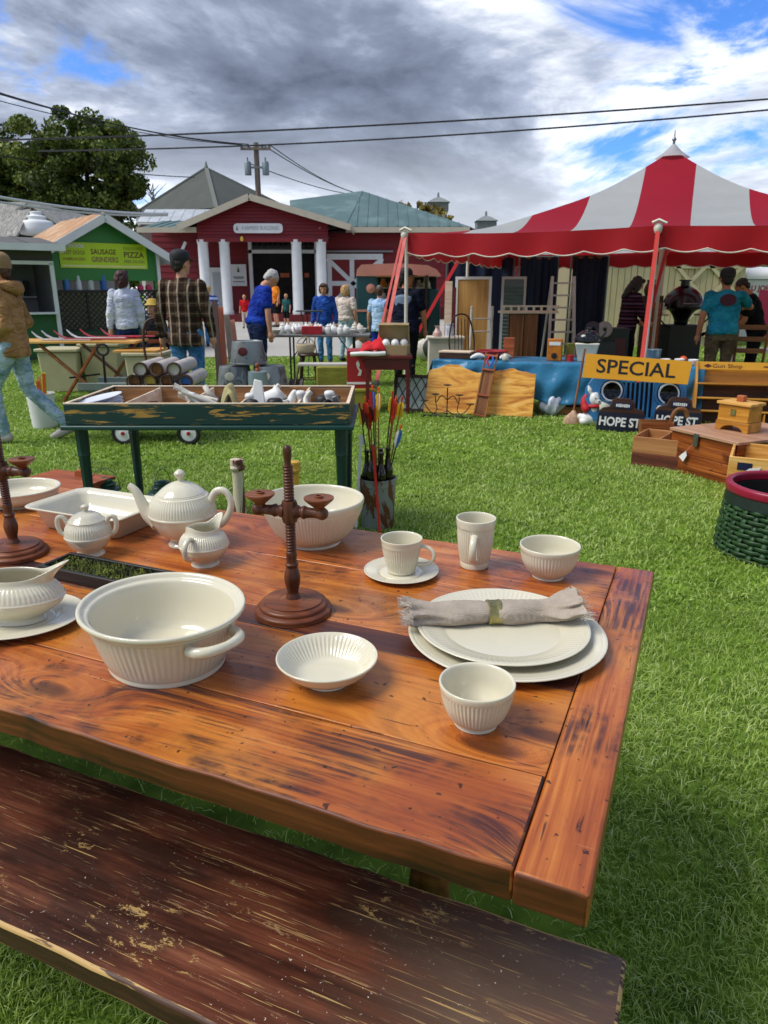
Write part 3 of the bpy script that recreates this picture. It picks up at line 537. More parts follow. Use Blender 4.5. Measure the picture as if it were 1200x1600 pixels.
def napkin():
    z = TZ+.0105+.026; c = P(768, 957, z); t = thing('napkin', 'rolled beige linen napkin with frayed ends on the dinner plate', 'napkin', c, R(4)); rr = random.Random(3)
    def rad(u):   # half width, half height along -1..1
        a = abs(u); e = max(0, (a-.45)/.55)
        return .029+.004*math.sin(u*9)-.006*math.exp(-(u/.1)**2)-.006*math.exp(-((a-.62)/.12)**2)+.016*e*e, .023-.003*math.exp(-(u/.1)**2)-.005*e
    rings = []; n = 72; k = 48
    for i in range(n+1):
        u = -1+2*i/n; w, h = rad(u); ring = []; lift = (.024*max(0, (u-.55)/.45)**1.5 if u > 0 else .012*max(0, (-u-.6)/.4)**2)
        e = max(0, (abs(u)-.5)/.5)
        for j in range(k):
            a = 2*math.pi*j/k; fold = 1+.05*math.sin(3*a+u*5)+.22*e*math.sin(7*a+2*math.sin(u*6))+.05*math.sin(11*a-u*13)*(.35+e)
            ring.append((u*.165, w*math.cos(a)*fold-.012*e*(1 if u > 0 else .2), h*math.sin(a)*fold+lift+.001*rr.random()))
        rings.append(ring)
    b = MB(); b.loft(rings); mk('cloth', b, M['linen'], t, smooth=70)
    b = MB()
    for s in (-1, 1):
        ring = rings[0] if s < 0 else rings[-1]
        for q in range(150):
            p = Vector(ring[rr.randrange(k)]); p.y += rr.uniform(-.004, .004); p.z = p.z*rr.uniform(.5, 1.0)+.0; l = rr.uniform(.010, .021); d = Vector((s, rr.uniform(-.6, .6), rr.uniform(-.35, .35))).normalized()
            b.tube([p-d*.006, p+d*l*.5+Vector((0, 0, rr.uniform(-.002, .002))), p+d*l], [.0009, .0007, .0003], 3)
    mk('fringe', b, M['linen_pale'], t)
    b = MB()
    rg = []
    for x, q in ((-.013, 1.0), (-.013, 1.08), (-.010, 1.10), (-.006, 1.06), (.006, 1.06), (.010, 1.10), (.013, 1.08), (.013, 1.0)):
        rg.append([(x+.004, .0255*q*math.cos(2*math.pi*j/40), .0225*q*math.sin(2*math.pi*j/40)+.0005) for j in range(40)])
    b.loft(rg, cap=False); r = mk('ring', b, M['brass'], None, smooth=40); r.location = c; r.rotation_euler = (0, 0, R(4)); tag(r, 'aged brass napkin ring round the rolled linen napkin', 'napkin ring'); r.name = 'napkin_ring'
M['linen_pale'] = plain('#d8cfc0', .95, .1, 30)
napkin()
def candle_stand(name, label, loc, rz, lean=0):
    t = thing(name, label, 'candle stand', loc, rz)
    b = MB(); b.lathe(catmull([(0, 0), (.072, 0), (.0785, .004), (.0785, .010), (.073, .0135), (.0705, .0145), (.0705, .017), (.069, .0215), (.063, .0245), (.061, .0250), (.060, .0265), (.058, .029), (.03, .0305), (.029, .0295), (.02, .0315), (0, .032)], 3), 56); mk('base', b, M['turned_base'], t, smooth=50)
    b = MB(); b.lathe(catmull([(0, .03), (.0145, .03), (.015, .034), (.0125, .040), (.0115, .046), (.0155, .064), (.0165, .078), (.0135, .092), (.0115, .100), (.0135, .103), (.0135, .107), (.011, .109), (.0105, .118), (.0105, .132), (0, .132)], 3), 24); mk('stem', b, M['turned'], t, smooth=50)
    # helical thread
    b = MB(); seg = 18; z0, z1, pitch = .130, .312, .0062; n = int((z1-z0)/pitch*10); rings = []
    for i in range(n+1):
        z = z0+(z1-z0)*i/n; ring = []
        for j in range(seg):
            a = 2*math.pi*j/seg; ph = (z/pitch-a/(2*math.pi)) % 1; rr = .0088+.0021*(1-abs(2*ph-1)); ring.append((rr*math.cos(a), rr*math.sin(a), z))
        rings.append(ring)
    b.loft(rings); mk('screw_thread', b, M['turned'], t, smooth=60)
    b = MB(); b.lathe(catmull([(.008, .310), (.0065, .318), (.008, .330), (.0085, .342), (.006, .350), (0, .353)], 3), 16); mk('finial', b, M['turned'], t, smooth=60)
    b = MB(); b.lathe([(0, -.024), (.014, -.022), (.017, -.012), (.017, .012), (.014, .022), (0, .024)], 20, T(0, 0, .218)); 
    prof = catmull([(.016, .010), (.0135, .018), (.0105, .024), (.013, .028), (.0135, .032), (.011, .038), (.010, .055), (.0125, .064), (.0125, .072), (.007, .079), (0, .08)], 3)
    for s in (-1, 1): b.lathe(prof, 16, T(0, 0, .218) @ RY(90*s))
    mk('cross_arm', b, M['turned'], t, smooth=50)
    for s in (-1, 1):
        b = MB(); b.lathe(catmull([(0, .224), (.009, .224), (.010, .230), (.018, .237), (.028, .246), (.0295, .249), (.028, .2515), (.010, .2505), (.009, .2545), (.006, .2545), (.006, .248), (0, .248)], 3), 28, T(s*.062, 0, 0)); mk('candle_cup', b, M['turned_base'], t, smooth=50)
candle_stand('candle_stand', 'turned wooden screw candle stand in front of the large serving bowl', P(459, 955, TZ), R(-14))
candle_stand('candle_stand', 'turned wooden screw candle stand beside the dark trough of moss', P(24, 866, TZ), R(-14))
def moss_trough():
    t = thing('moss_trough', 'narrow blackened wooden trough of dry moss', 'trough'); t.matrix_world = TM
    x0, x1, y0, y1 = -1.315, -.86, -.605, -.515
    for nm, a in (('bottom', ((x0+x1)/2, (y0+y1)/2, TZ+.005, x1-x0, y1-y0, .008)), ('side', ((x0+x1)/2, y0, TZ+.0145, x1-x0, .010, .028)), ('side', ((x0+x1)/2, y1, TZ+.0145, x1-x0, .010, .028)), ('end', (x0+.005, (y0+y1)/2, TZ+.015, .010, y1-y0-.011, .026)), ('end', (x1-.005, (y0+y1)/2, TZ+.015, .010, y1-y0-.011, .026))):
        b = MB(); b.box(*a); mk(nm, b, M['black_wood'], t, bevel=.002)
    b = MB(); rr = random.Random(2)
    for i in range(2600):
        x = rr.uniform(x0+.012, x1-.012); y = rr.uniform(y0+.008, y1-.008); z = TZ+.012+.012*rr.random(); d = Vector((rr.uniform(-1, 1), rr.uniform(-1, 1), rr.uniform(0, 1.2))).normalized()*rr.uniform(.006, .014); s = d.cross(Vector((0, 0, 1))).normalized()*.0018
        p = Vector((x, y, z)); b.add([p-s, p+s, p+d], [(0, 1, 2)])
    m = mk('moss', b, M['moss'], t); m['kind'] = 'stuff'
moss_trough()
# ------------------------------------------------------------------ green tray table and the small things round it
def tray_table():
    Y0 = 3.8; z0, z1 = zat(664, Y0), zat(632, Y0); xl, xr = xat(98, Y0, z1), xat(546, Y0, z1); Y1 = P(300, 604, z1).y; t = thing('tray_table', 'dark green chipped divided wooden tray on four legs', 'tray table', ((xl+xr)/2, Y0, 0)); w = xr-xl; d = Y1-Y0; hz = (z0+z1)/2; H = z1-z0
    def bx(nm, m, x, y, z, a, b_, c, bev=.003): b = MB(); b.box(0, 0, 0, a, b_, c); return mk(nm, b, M[m], t, bevel=bev, loc=(x, y, z))
    bx('front_board', 'green_chip', 0, .008, hz, w, .016, H); bx('back_board', 'green_chip', 0, d-.008, hz, w, .016, H)
    for s in (-1, 1):
        bx('end_board', 'green_chip', s*(w/2-.009), d/2, hz, .018, d-.034, H)
    for nm in (0, 1):
        bx('top_edge', 'palewood', 0, .0085 if nm == 0 else d-.0085, z1+.004, w, .017, .007, .002)
    for s in (-1, 1): bx('top_edge', 'palewood', s*(w/2-.0095), d/2, z1+.0035, .019, d-.036, .006, .002)
    bx('back_lining', 'rawwood', 0, d-.019, hz, w-.04, .005, H-.01, 0)
    bx('bottom', 'rawwood', 0, d/2, z0+.006, w-.037, d-.034, .010)
    ledge = bx('ledge', 'green_paint', 0, d/2, z0-.014, w+.045, d+.05, .024, .006)
    for px in (188, 286, 372, 463):
        x = xat(px, Y0, z1)-(xl+xr)/2; bx('divider', 'palewood', x, d/2, hz+.006, .013, d-.05, H-.016)
    lz = z0-.026
    for (x, y) in ((-w/2+.055, .06), (w/2-.05, .06), (-w/2+.12, d-.05), (w/2-.05, d-.05)):
        b = MB(); b.lathe([(0, 0), (.020, 0), (.026, .25), (.032, lz-.16), (.036, lz-.15), (.034, lz-.14), (.036, lz-.12), (.037, lz), (0, lz)], 8); mk('leg', b, M['green_leg'], t, smooth=30, loc=(x, y, 0))
    # things lying in the tray
    fz = z0+.012; TY = Y0
    def at(px, dy): return Vector((xat(px, Y0+dy, fz+.05), Y0+dy, fz))
    for i, (sh, a) in enumerate(((0, 2), (.016, 3), (.032, 5), (.048, 7), (.066, 11))):
        b = MB(); b.lathe(catmull([(0, .002), (.06, .002), (.075, .006), (.115, .020), (.118, .022), (.115, .024), (.075, .012), (0, .008)], 3), 40); o = one('enamel_plate', 'white enamel plate with blue edge stacked in the green tray', 'plate', b, M['enamel'], group='enamel plates in the tray', smooth=50); o.location = at(160, .19)+Vector((0, 0, .02+sh)); o.rotation_euler = (R(4), R(-a), 0)
    rr = random.Random(8)
    for i in range(13):
        p = at(322+rr.uniform(-12, 12), .08+rr.random()*.2); q = p+Vector((-.09-rr.random()*.07, .06*rr.uniform(-1, 1), .10+.08*rr.random())); p.x += .05; p.z += .018+.006*i
        b = MB(); v = q-p; b.tube([p, p+v*.3, p+v*.7, q], [.012, .017, .010, .012], 8); one('bone_knife', 'ivory handled kitchen utensil piled in the green tray', 'utensil', b, M['offwhite'], group='ivory utensils in the tray', smooth=50)
    b = MB(); n = 14
    def fold(u, v): return (u*.10+.012*math.sin(v*7), v*.07+.012*math.sin(u*5), .02+.17*math.sin(math.pi*min(1, u*1.1+.12))*(.7+.3*v))
    b.grid(fold, n, n); o = one('canvas_pouch', 'folded khaki canvas pouch standing in the green tray', 'pouch', b, plain('#a39a6c', .9, .2, 12, .3), smooth=60, solid=.012); o.location = at(347, .08)
    t2 = thing('ironstone_pitcher', 'white ironstone pitcher lying in the green tray', 'pitcher', at(418, .22), R(20))
    b = MB(); b.lathe(catmull([(0, 0), (.04, 0), (.06, .03), (.062, .06), (.045, .1), (.038, .125), (.046, .14), (.040, .138), (.034, .12), (.05, .05), (0, .01)], 3), 28, T(0, 0, .06) @ RY(48) @ Matrix.Diagonal((1.2, 1.2, 1.2, 1)) @ T(0, 0, -.05)); mk('body', b, M['white'], t2, smooth=60)
    mk('handle', MB().tube(catmull([(-.01, -.05, .06), (.03, -.09, .08), (.09, -.08, .09), (.11, -.04, .09)], 4), .008, 8), M['white'], t2, smooth=60)
    b = MB(); b.prism([(-.06, 0), (.05, 0), (.02, .21), (-.02, .22)], -.012, .012, RX(80)); o = one('wooden_wedge', 'white painted wooden wedge propped in the green tray', 'wedge', b, M['white'], bevel=.004); o.location = at(404, .09)
    b = MB(); b.tube(catmull([(0, 0, 0), (.0, .01, .06), (.02, .02, .11), (.035, .01, .145)], 4), [.028, .030, .032, .030, .028, .026, .025, .024, .022, .020, .017, .014, .008], 10); b.ball((.01, -.05, .02), (.028, .07, .022)); o = one('baby_boot', 'white leather baby boot standing in the green tray', 'boot', b, M['white'], smooth=60); o.location = at(452, .20)
    t3 = thing('sad_iron', 'black iron hand tool with bail lying in the green tray', 'iron tool', at(512, .12), R(30))
    b = MB(); b.prism([(-.05, -.03), (.03, -.035), (.075, 0), (.03, .035), (-.05, .03)], 0, .035); mk('sole', b, M['iron'], t3, bevel=.004); mk('handle', MB().tube(catmull([(-.03, 0, .035), (-.03, 0, .08), (.0, 0, .1), (.03, 0, .08), (.035, 0, .035)], 4), .009, 8), M['iron'], t3, smooth=60)
    b = MB(); b.box(0, 0, 0, .03, .05, .12, RY(-24)); o = one('steel_file', 'grey steel block leaning in the end of the green tray', 'tool', b, M['steel'], bevel=.003); o.location = at(530, .1)+Vector((0, 0, .075))
def clutter():
    rr = random.Random(21); Y0 = 3.8; z0 = zat(664, Y0)+.012
    for i in range(16):
        px = (392, 408, 430, 446, 470, 486, 505, 522, 300, 335, 356, 240, 515, 436, 395, 312)[i]; y = Y0+.07+.3*rr.random(); k = i % 4; b = MB()
        if k == 0: b.lathe(catmull([(0, 0), (.03, 0), (.034, .03), (.018, .06), (.022, .10), (.03, .125), (.02, .14), (0, .142)], 3), 18); nm, lb, ct, m = 'porcelain_ornament', 'white turned porcelain ornament in the green tray', 'ornament', M['white']
        elif k == 1: b.tube(catmull([(-.06, 0, .02), (0, .02, .06), (.05, 0, .11), (.04, -.03, .15)], 4), [.016]*13, 8); nm, lb, ct, m = 'ivory_hook', 'bent ivory hook in the green tray', 'hook', M['offwhite']
        elif k == 2: b.lathe(catmull([(0, 0), (.045, 0), (.05, .03), (.045, .09), (.03, .11), (0, .112)], 3), 20); nm, lb, ct, m = 'small_tin', 'small dark tin in the green tray', 'tin', M['iron']
        else: b.box(0, 0, .05, .07, .05, .10, RY(12)); nm, lb, ct, m = 'wood_block', 'small brown wooden block in the green tray', 'block', M['brownwood']
        one(nm, lb, ct, b, m, group=lb, smooth=45, loc=(xat(px, y, z0+.05), y, z0+.001), rot=(0, 0, rr.uniform(0, 6)))
clutter()
M['enamel'] = plain('#d5d9e2', .25, .06, 6)
tray_table()

def bail_lantern(label, loc, bail, rz=0):
    t = thing('camp_lantern', label, 'lantern', loc, rz); gm = plain('#184236', .35, .25, 12)
    b = MB(); b.lathe(catmull([(0, 0), (.075, 0), (.08, .01), (.08, .09), (.072, .1), (.05, .105), (0, .105)], 3), 32); mk('tank', b, gm, t, smooth=40)
    b = MB(); b.lathe([(.052, .106), (.058, .17), (.052, .225), (0, .225)], 28); mk('globe', b, M['glass'], t, smooth=50)
    b = MB(); b.lathe(catmull([(.0, .224), (.085, .226), (.09, .232), (.082, .24), (.06, .246), (.062, .262), (.066, .266), (.058, .272), (.045, .276), (.047, .290), (.040, .296), (.02, .305), (0, .307)], 3), 32); mk('hood', b, gm, t, smooth=35)
    b = MB(); b.tube([(.088*math.cos(a), 0, .235+bail*math.sin(a)) for a in [math.pi*i/18 for i in range(19)]], .0026, 6); mk('bail', b, M['steel'], t, smooth=60)
bail_lantern('green camp lantern with tall wire bail behind the baking dish', P(163, 746, .307)-Vector((0, 0, .307)), .13, R(10))
bail_lantern('green camp lantern with wire bail fallen to one side behind the teapot', P(253, 750, .307)-Vector((0, 0, .307)), .14, R(70))
def wooden_box():
    Y = 4.25; c = Vector((xat(100, Y, .25), Y, 0)); hb = zat(749, Y); t = thing('wooden_box', 'orange brown wooden box with knob handle behind the green tray leg', 'box', c, R(-22))
    b = MB(); b.box(0, 0, (hb-.02)/2, .46, .34, hb-.02); mk('case', b, M['redbrown'], t, bevel=.004); b = MB(); b.box(0, 0, hb-.009, .49, .37, .02); lid = mk('lid', b, M['redbrown'], t, bevel=.004)
    b = MB(); b.prism([(.035*math.cos(a), .045*math.sin(a)) for a in [math.pi*i/8 for i in range(9)]], -.012, .012, T(.04, .10, hb) @ RX(90)); mk('handle', b, M['redbrown'], lid, bevel=.003)
wooden_box()
def newel(label, px, py, Y, m, w):
    top = zat(py, Y); b = MB(); s = w; b.lathe(catmull([(0, 0), (s*1.15, 0), (s*1.15, top*.25), (s*1.05, top*.5), (s*.9, top*.72), (s*.78, top*.85), (s*.8, top-.055)], 3)+[(s*1.0, top-.05), (s*1.1, top-.04), (s*.95, top-.03), (s*1.02, top-.02), (s*.96, top-.004), (s*.6, top), (0, top)], 20); o = one('newel_post', label, 'post', b, m, smooth=35); o.location = (xat(px, Y, top), Y, 0)
newel('chipped cream and brown turned post behind the teapot', 370, 716, 2.95, M['newel'], .030)
newel('yellow painted turned post behind the candle stand', 459, 720, 3.1, chippy('yellow_post', '#c79a35', '#2a1c12', .62, .5, 2), .028)
def small_lantern():
    t = thing('railroad_lantern', 'small black wire framed lantern behind the large serving bowl', 'lantern', (xat(484, 3.5, .4), 3.5, 0)); z = zat(772, 3.5)
    b = MB(); b.lathe([(0, 0), (.09, 0), (.09, .1), (.055, .12), (.06, z-.08), (.065, z-.06), (.05, z-.045), (.04, z-.02), (.02, z), (0, z)], 20); mk('body', b, M['black'], t, smooth=35); b = MB(); b.tube([(-.06+.11*math.cos(a)-.1, 0, z-.03+.05*math.sin(a)) for a in [math.pi*i/12 for i in range(13)]], .004, 6); mk('bail', b, M['black'], t)
small_lantern()
def rusty_bucket():
    c = P(590, 822); t = thing('rusty_bucket', 'rusty galvanised bucket holding bottles and arrows', 'bucket', c)
    b = MB(); b.lathe([(0, .01), (.094, .01), (.098, 0), (.1, .004), (.112, .27), (.116, .275), (.115, .305), (.119, .31), (.119, .318), (.114, .32), (.11, .315), (.108, .27), (.095, .02), (0, .02)], 40); mk('pail', b, M['rustygalv'], t, smooth=35)
    b = MB(); b.lathe([(0, .205), (.05, .215), (.1, .2), (.1, .19), (0, .19)], 24); mk('packing', b, M['offwhite'], t, smooth=60)
    for i, (x, y) in enumerate(((-.065, .0), (-.03, -.055), (.025, -.062), (.065, -.02), (.02, .045), (-.03, .055))):
        b = MB(); b.lathe(catmull([(0, 0), (.028, 0), (.030, .01), (.030, .12), (.027, .15), (.014, .20), (.0125, .255), (.015, .258), (.015, .272), (.010, .273), (0, .27)], 3), 18); o = one('glass_bottle', 'dark brown glass bottle in the rusty bucket of arrows', 'bottle', b, M['bottle'], group='bottles in the rusty bucket', smooth=50); o.location = c+Vector((x, y, .213+.02*(i % 2)))
    cols = {k: plain(v, .5, .1, 20) for k, v in dict(y='#e8b81e', r='#c01a14', b='#2c62b8', o='#e05a12', w='#d8d6cc', d='#5a1414').items()}
    NM = dict(y='yellow', r='red', b='blue', o='orange', w='white', d='dark red')
    spec = [(562, 634, 'y', 'd'), (571, 624, 'r', 'y'), (577, 630, 'd', 'y'), (582, 607, 'b', 'r'), (586, 628, 'y', 'r'), (592, 610, 'y', 'w'), (613, 616, 'y', 'r'), (619, 623, 'r', 'o'), (628, 624, 'y', 'o'), (626, 668, 'b', 'w'), (574, 640, 'r', 'd'), (616, 630, 'o', 'r')]
    for i, (px, py, c1, c2) in enumerate(spec):
        y = c.y+.03*((i % 3)-1); z = zat(py, y); top = Vector((xat(px, y, z), y, z)); bot = Vector((c.x+(top.x-c.x)*.35, y, .24)); t2 = thing('arrow', '%s arrow with %s and %s feathers standing in the rusty bucket' % ('brown' if i % 3 else 'black', NM[c1], NM[c2]), 'arrow', bot, 0, 'arrows in the rusty bucket')
        d = (top-bot); l = d.length; d.normalize(); b = MB(); b.tube([(0, 0, 0), d*l], .004, 6); mk('shaft', b, plain('#8a5a2a' if i % 3 else '#1d1714', .5, .2, 10), t2)
        b = MB(); b.tube([d*(l-.01), d*(l+.018)], [.005, .0065], 6); mk('nock', b, cols['o' if i % 2 else 'r'], t2)
        for k in range(3):
            a = 2*math.pi*k/3+i; s = Vector((math.cos(a), math.sin(a), 0)); b = MB(); f0 = d*(l-.13); f1 = d*(l-.015); n = d.cross(s)*.0012
            pts = [f0+s*.003, f0+d*.04+s*.021, f1-d*.015+s*.021, f1+s*.003]; b.add([p+n for p in pts]+[p-n for p in pts], [(0, 1, 2, 3), (7, 6, 5, 4), (0, 4, 5, 1), (1, 5, 6, 2), (2, 6, 7, 3)]); mk('feather', b, cols[c1 if k else c2], t2)
    p0 = A(583, 697, c.y-.135); p1 = P(601, 838); p1 = Vector((xat(594, c.y-.20, 0), c.y-.20, 0)); b = MB(); b.bar(p1, p0, .016, .006, (0, 1, 0)); one('red_stick', 'long flat red stick leaning on the rusty bucket', 'stick', b, plain('#cc2418', .4, .1, 8))
    y = c.y-.02; q0 = Vector((xat(556, y, .1), y-.05, 0)); q1 = A(564, 690, y); b = MB(); b.bar(q0, q1, .018, .012, (0, 1, 0)); b.box(q1.x+.004, q1.y, q1.z+.012, .034, .014, .06); one('white_stick', 'white painted stick with square end leaning beside the bottles', 'stick', b, M['white'])
rusty_bucket()
b = MB(); b.lathe(catmull([(0, 0), (.07, 0), (.09, .03), (.085, .1), (.05, .16), (.035, .2), (.045, .22), (0, .22)], 3), 24); one('glass_jug', 'pale blue glass jug beside the foot of the rusty bucket', 'jug', b, plain('#9fb6c4', .08, .1, 5), smooth=60, loc=Vector((xat(572, 3.35, .15), 3.35, 0)))

# ------------------------------------------------------------------ wagon with tubes
def wagon():
    c = P(255, 692); c.y = 7.0; t = thing('coaster_wagon', 'old grey green coaster wagon with white wheels loaded with rolled tubes', 'wagon', (xat(235, 7.0, .2), 7.0, 0)); 
    def X(px): return xat(px, 7.0, .2)-xat(235, 7.0, .2)
    rd = plain('#6e7a72', .6, .3, 10); b = MB(); b.box(X(228), 0, .515, 1.05, .48, .03); b.box(X(228), 0, .36, .9, .42, .30); mk('bed', b, rd, t, bevel=.004)
    for y in (-.24, .24): b = MB(); b.box(X(228), y, .545, 1.05, .02, .07); mk('side_panel', b, rd, t, bevel=.006)
    wl = []
    for px, y in ((206, -.27), (305, -.27), (175, .27), (290, .27)):
        b = MB(); b.lathe(catmull([(.075, -.018), (.1, -.022), (.11, -.012), (.11, .012), (.1, .022), (.075, .018)], 3), 32, RX(90)); ty = mk('wheel', b, M['black'], t, smooth=50, loc=(X(px), y, .108))
        b = MB(); b.lathe([(0, .018), (.02, .018), (.03, .012), (.06, .016), (.08, .012), (.08, -.012), (0, -.012)], 28, RX(90 if y < 0 else -90)); mk('rim', b, M['white'], ty, smooth=40); b = MB(); b.lathe([(0, .036), (.014, .034), (.02, .018), (0, .018)], 16, RX(90 if y < 0 else -90)); mk('hub_cap', b, M['red'], ty, smooth=50)
    for px in (206, 305): b = MB(); b.cyl((X(px), -.25, .108), (X(px)-.1, .25, .108), .01); b.box(X(px), 0, .2, .08, .3, .17); mk('axle', b, M['iron'], t)
    # handle
    b = MB(); b.cyl((X(170), 0, .3), (X(182)-.02, -.1, zat(555, 6.9)), .012); tp = (X(182)-.02, -.1, zat(555, 6.9)); b.tube([(tp[0]+.055*math.cos(a), tp[1], tp[2]+.05+.05*math.sin(a)) for a in [2*math.pi*i/16 for i in range(16)]], .012, 6, closed=True); mk('handle', b, M['black'], t)
    # the tubes lie across the bed
    r = .064; base = .532
    paper = plain('#9c938c', .8, .2, 10); gold = plain('#c9a944', .5, .2, 10)
    spots = [(207, 586), (233, 585), (258, 585), (218, 566), (242, 563), (271, 572), (289, 590)]
    for i, (px, py) in enumerate(spots):
        y0 = 6.72; z = zat(py, y0); x = xat(px, y0, z)
        z = (base+r) if py > 580 else (base+r+r*1.74)
        b = MB(); prof = [(r*.82, 0), (r, 0), (r, .62), (r*.82, .62), (r*.82, 0)]; b.lathe(prof, 24, T(x, y0, z+.0) @ RX(-90)); b.add(*((lambda k: ([(x+r*.8*math.cos(a), y0+.12, z+r*.8*math.sin(a)) for a in k], [tuple(range(len(k)))]))([2*math.pi*q/16 for q in range(16)])))
        ob = one('cardboard_tube', ('yellow lined' if i == 1 else 'blue lined' if i == 6 else 'pale grey')+' tube with dark rim stacked on the old wagon', 'tube', b, M['tubem'], group='tubes stacked on the wagon', smooth=40); b = MB(); b.lathe([(r*.8, -.004), (r*1.03, -.004), (r*1.03, .03), (r*1.0, .03)], 24, T(x, y0, z) @ RX(-90)); mk('end_rim', b, M['darkwood'], ob); b = MB(); b.lathe([(0, .03), (r*.81, .03)], 20, T(x, y0, z) @ RX(-90)); mk('end_disc', b, gold if i == 1 else plain('#2c5ca8', .5, .2, 9) if i == 6 else M['offwhite'] if i % 2 else M['brownwood'], ob)
M['tubem'] = plain('#b5aca4', .75, .25, 14)
wagon()
# ------------------------------------------------------------------ left side stall
def ski_table():
    Y = 9.6; t = thing('folding_table', 'wooden table on crossed brown legs laid with skis', 'table', (xat(120, Y, .7), Y, 0)); X = lambda px: xat(px, Y, .74)-xat(120, Y, .74); zt = zat(531, Y)
    b = MB(); b.box(X(118), 0, zt-.015, X(250)-X(40), .55, .03); mk('top', b, M['lightcrate'], t, bevel=.004)
    for y in (-.22, .22):
        s = -.0 if y < 0 else .35
        for xa, xb, m in ((X(72)+s, X(172)+s, 'brownx'), (X(165)+s, X(98)+s, 'redbrown')):
            b = MB(); b.bar((xa, y, zt-.03), (xb, y+(.02 if m == 'redbrown' else -.02), 0), .03, .06, (0, 1, 0)); mk('leg', b, M[m], t, bevel=.003)
    b = MB(); b.cyl((X(120)-.05, -.22, .32), (X(140), .22, .32), .012); mk('crossbar', b, M['iron'], t)
    for i, (px0, px1, dy, col) in enumerate(((60, 150, -.15, '#c8c4c0'), (68, 160, -.02, '#b8b4b8'), (92, 205, -.12, '#a81c2c'), (105, 195, .02, '#d8d2cc'), (120, 215, .13, '#b01828'), (150, 235, .2, '#c23a48'))):
        xa, xb = xat(px0, Y, zt), xat(px1, Y, zt); y = Y+dy; l = xb-xa; b = MB()
        rings = []
        for k in range(13):
            u = k/12; w = .04*(.2 if k == 0 else min(1, .55+u*2)); z = zt+.006+.012*i*.4+.10*max(0, (.22-u)/.22)**2; rings.append([(xa+l*u, y-w, z), (xa+l*u, y+w, z), (xa+l*u, y+w, z+.012), (xa+l*u, y-w, z+.012)])
        b.loft([q[::-1] for q in rings]); one('ski', 'old %s snow ski with upturned tip lying on the crossed leg table' % ('red' if i in (2, 4, 5) else 'pale'), 'ski', b, plain(col, .35, .2, 8), group='skis on the crossed leg table')
ski_table()
def bin_(label, px0, px1, pyt, Y, col, rz=0):
    z = zat(pyt, Y); x0, x1 = xat(px0, Y, z), xat(px1, Y, z); t = thing('storage_bin', label, 'bin', ((x0+x1)/2, Y+.25, 0), rz); w = (x1-x0)/2; m = plain(col, .6, .12, 5); d = .24
    b = MB(); q = .86; b.loft([[(-w*q, -d*q, 0), (w*q, -d*q, 0), (w*q, d*q, 0), (-w*q, d*q, 0)], [(-w, -d, z-.05), (w, -d, z-.05), (w, d, z-.05), (-w, d, z-.05)]]); mk('tub', b, m, t, bevel=.02); b = MB(); b.box(0, 0, z-.025, 2*w+.05, 2*d+.05, .045); mk('rim', b, m, t, bevel=.012)
bin_('large beige plastic bin under the ski table beside the white pail', 55, 118, 545, 10.3, '#b5ad88')
bin_('tall beige plastic bin under the ski table past the crossed legs', 122, 182, 537, 10.4, '#a9a27c')
bin_('beige plastic bin behind the wagon topped by a yellow board', 192, 250, 551, 9.2, '#b9b28e')
b = MB(); b.box(0, 0, 0, .55, .5, .03); one('yellow_board', 'yellow pine board laid on the beige bin behind the wagon', 'board', b, M['lightcrate'], bevel=.004, loc=(xat(220, 9.45, .7), 9.45, zat(551, 9.2)+.013))
def pail():
    c = P(70, 668); t = thing('pail', 'white ribbed plastic pail of wooden sticks and bright tools', 'pail', c)
    b = MB(); pr = [(0, 0), (.11, 0), (.115, .01)]+[(.115+.02*k/10+(.004 if k % 2 else 0), .02+.33*k/10) for k in range(11)]+[(.145, .36), (.145, .37), (.135, .37), (.125, .2), (0, .05)]; b.lathe(pr, 32); mk('body', b, M['white'], t, smooth=30)
    rr = random.Random(4)
    for i in range(9):
        a = rr.uniform(0, 6.28); r = rr.uniform(.02, .09); h = rr.uniform(.45, .62); col = ('#c8a05a', '#c2d21c', '#d8561c', '#b98f4c')[i % 4]; b = MB(); b.bar(c+Vector((r*.6*math.cos(a), r*.6*math.sin(a), .06)), c+Vector((r*1.4*math.cos(a), r*1.4*math.sin(a), h)), .03, .012); one('wooden_stake', '%s standing in the white plastic pail' % ('pale wooden stake', 'yellow green handled tool', 'orange handled tool', 'tan wooden stake')[i % 4], 'stake', b, plain(col, .6, .2, 10), group='sticks in the white pail %d' % (i % 4))
pail()
def bentwood_chair():
    Y = 8.9; t = thing('bentwood_chair', 'dark brown bentwood chair with carved back standing behind the tubes', 'chair', (xat(253, Y, .5), Y, 0), R(15)); w = .2; zt = zat(497, Y)
    for s in (-1, 1):
        b = MB(); b.tube(catmull([(s*.19, .2, 0), (s*.18, .19, .45), (s*.2, .25, .8), (s*.15, .28, zt-.06), (0, .28, zt)], 5), .016, 8); mk('back_frame', b, M['darkwood'], t, smooth=60)
        b = MB(); b.tube([(s*.17, -.19, .44), (s*.19, -.22, 0)], [.018, .013], 8); mk('leg', b, M['darkwood'], t, smooth=60)
    b = MB(); b.lathe(catmull([(0, .44), (.2, .44), (.215, .455), (.2, .475), (0, .465)], 2), 28); mk('seat', b, M['redbrown'], t, smooth=40)
    b = MB(); b.tube(catmull([(0, .2, .46), (0, .22, .65), (0, .26, zt-.05)], 3), [.06, .05, .04, .03, .03, .035, .04], 8, sx=.25); mk('back_splat', b, M['redbrown'], t, smooth=60)
    for z in (.8, .9): b = MB(); b.box(0, .255, z, .3, .014, .045); mk('back_slat', b, M['redbrown'], t, bevel=.003)
bentwood_chair()
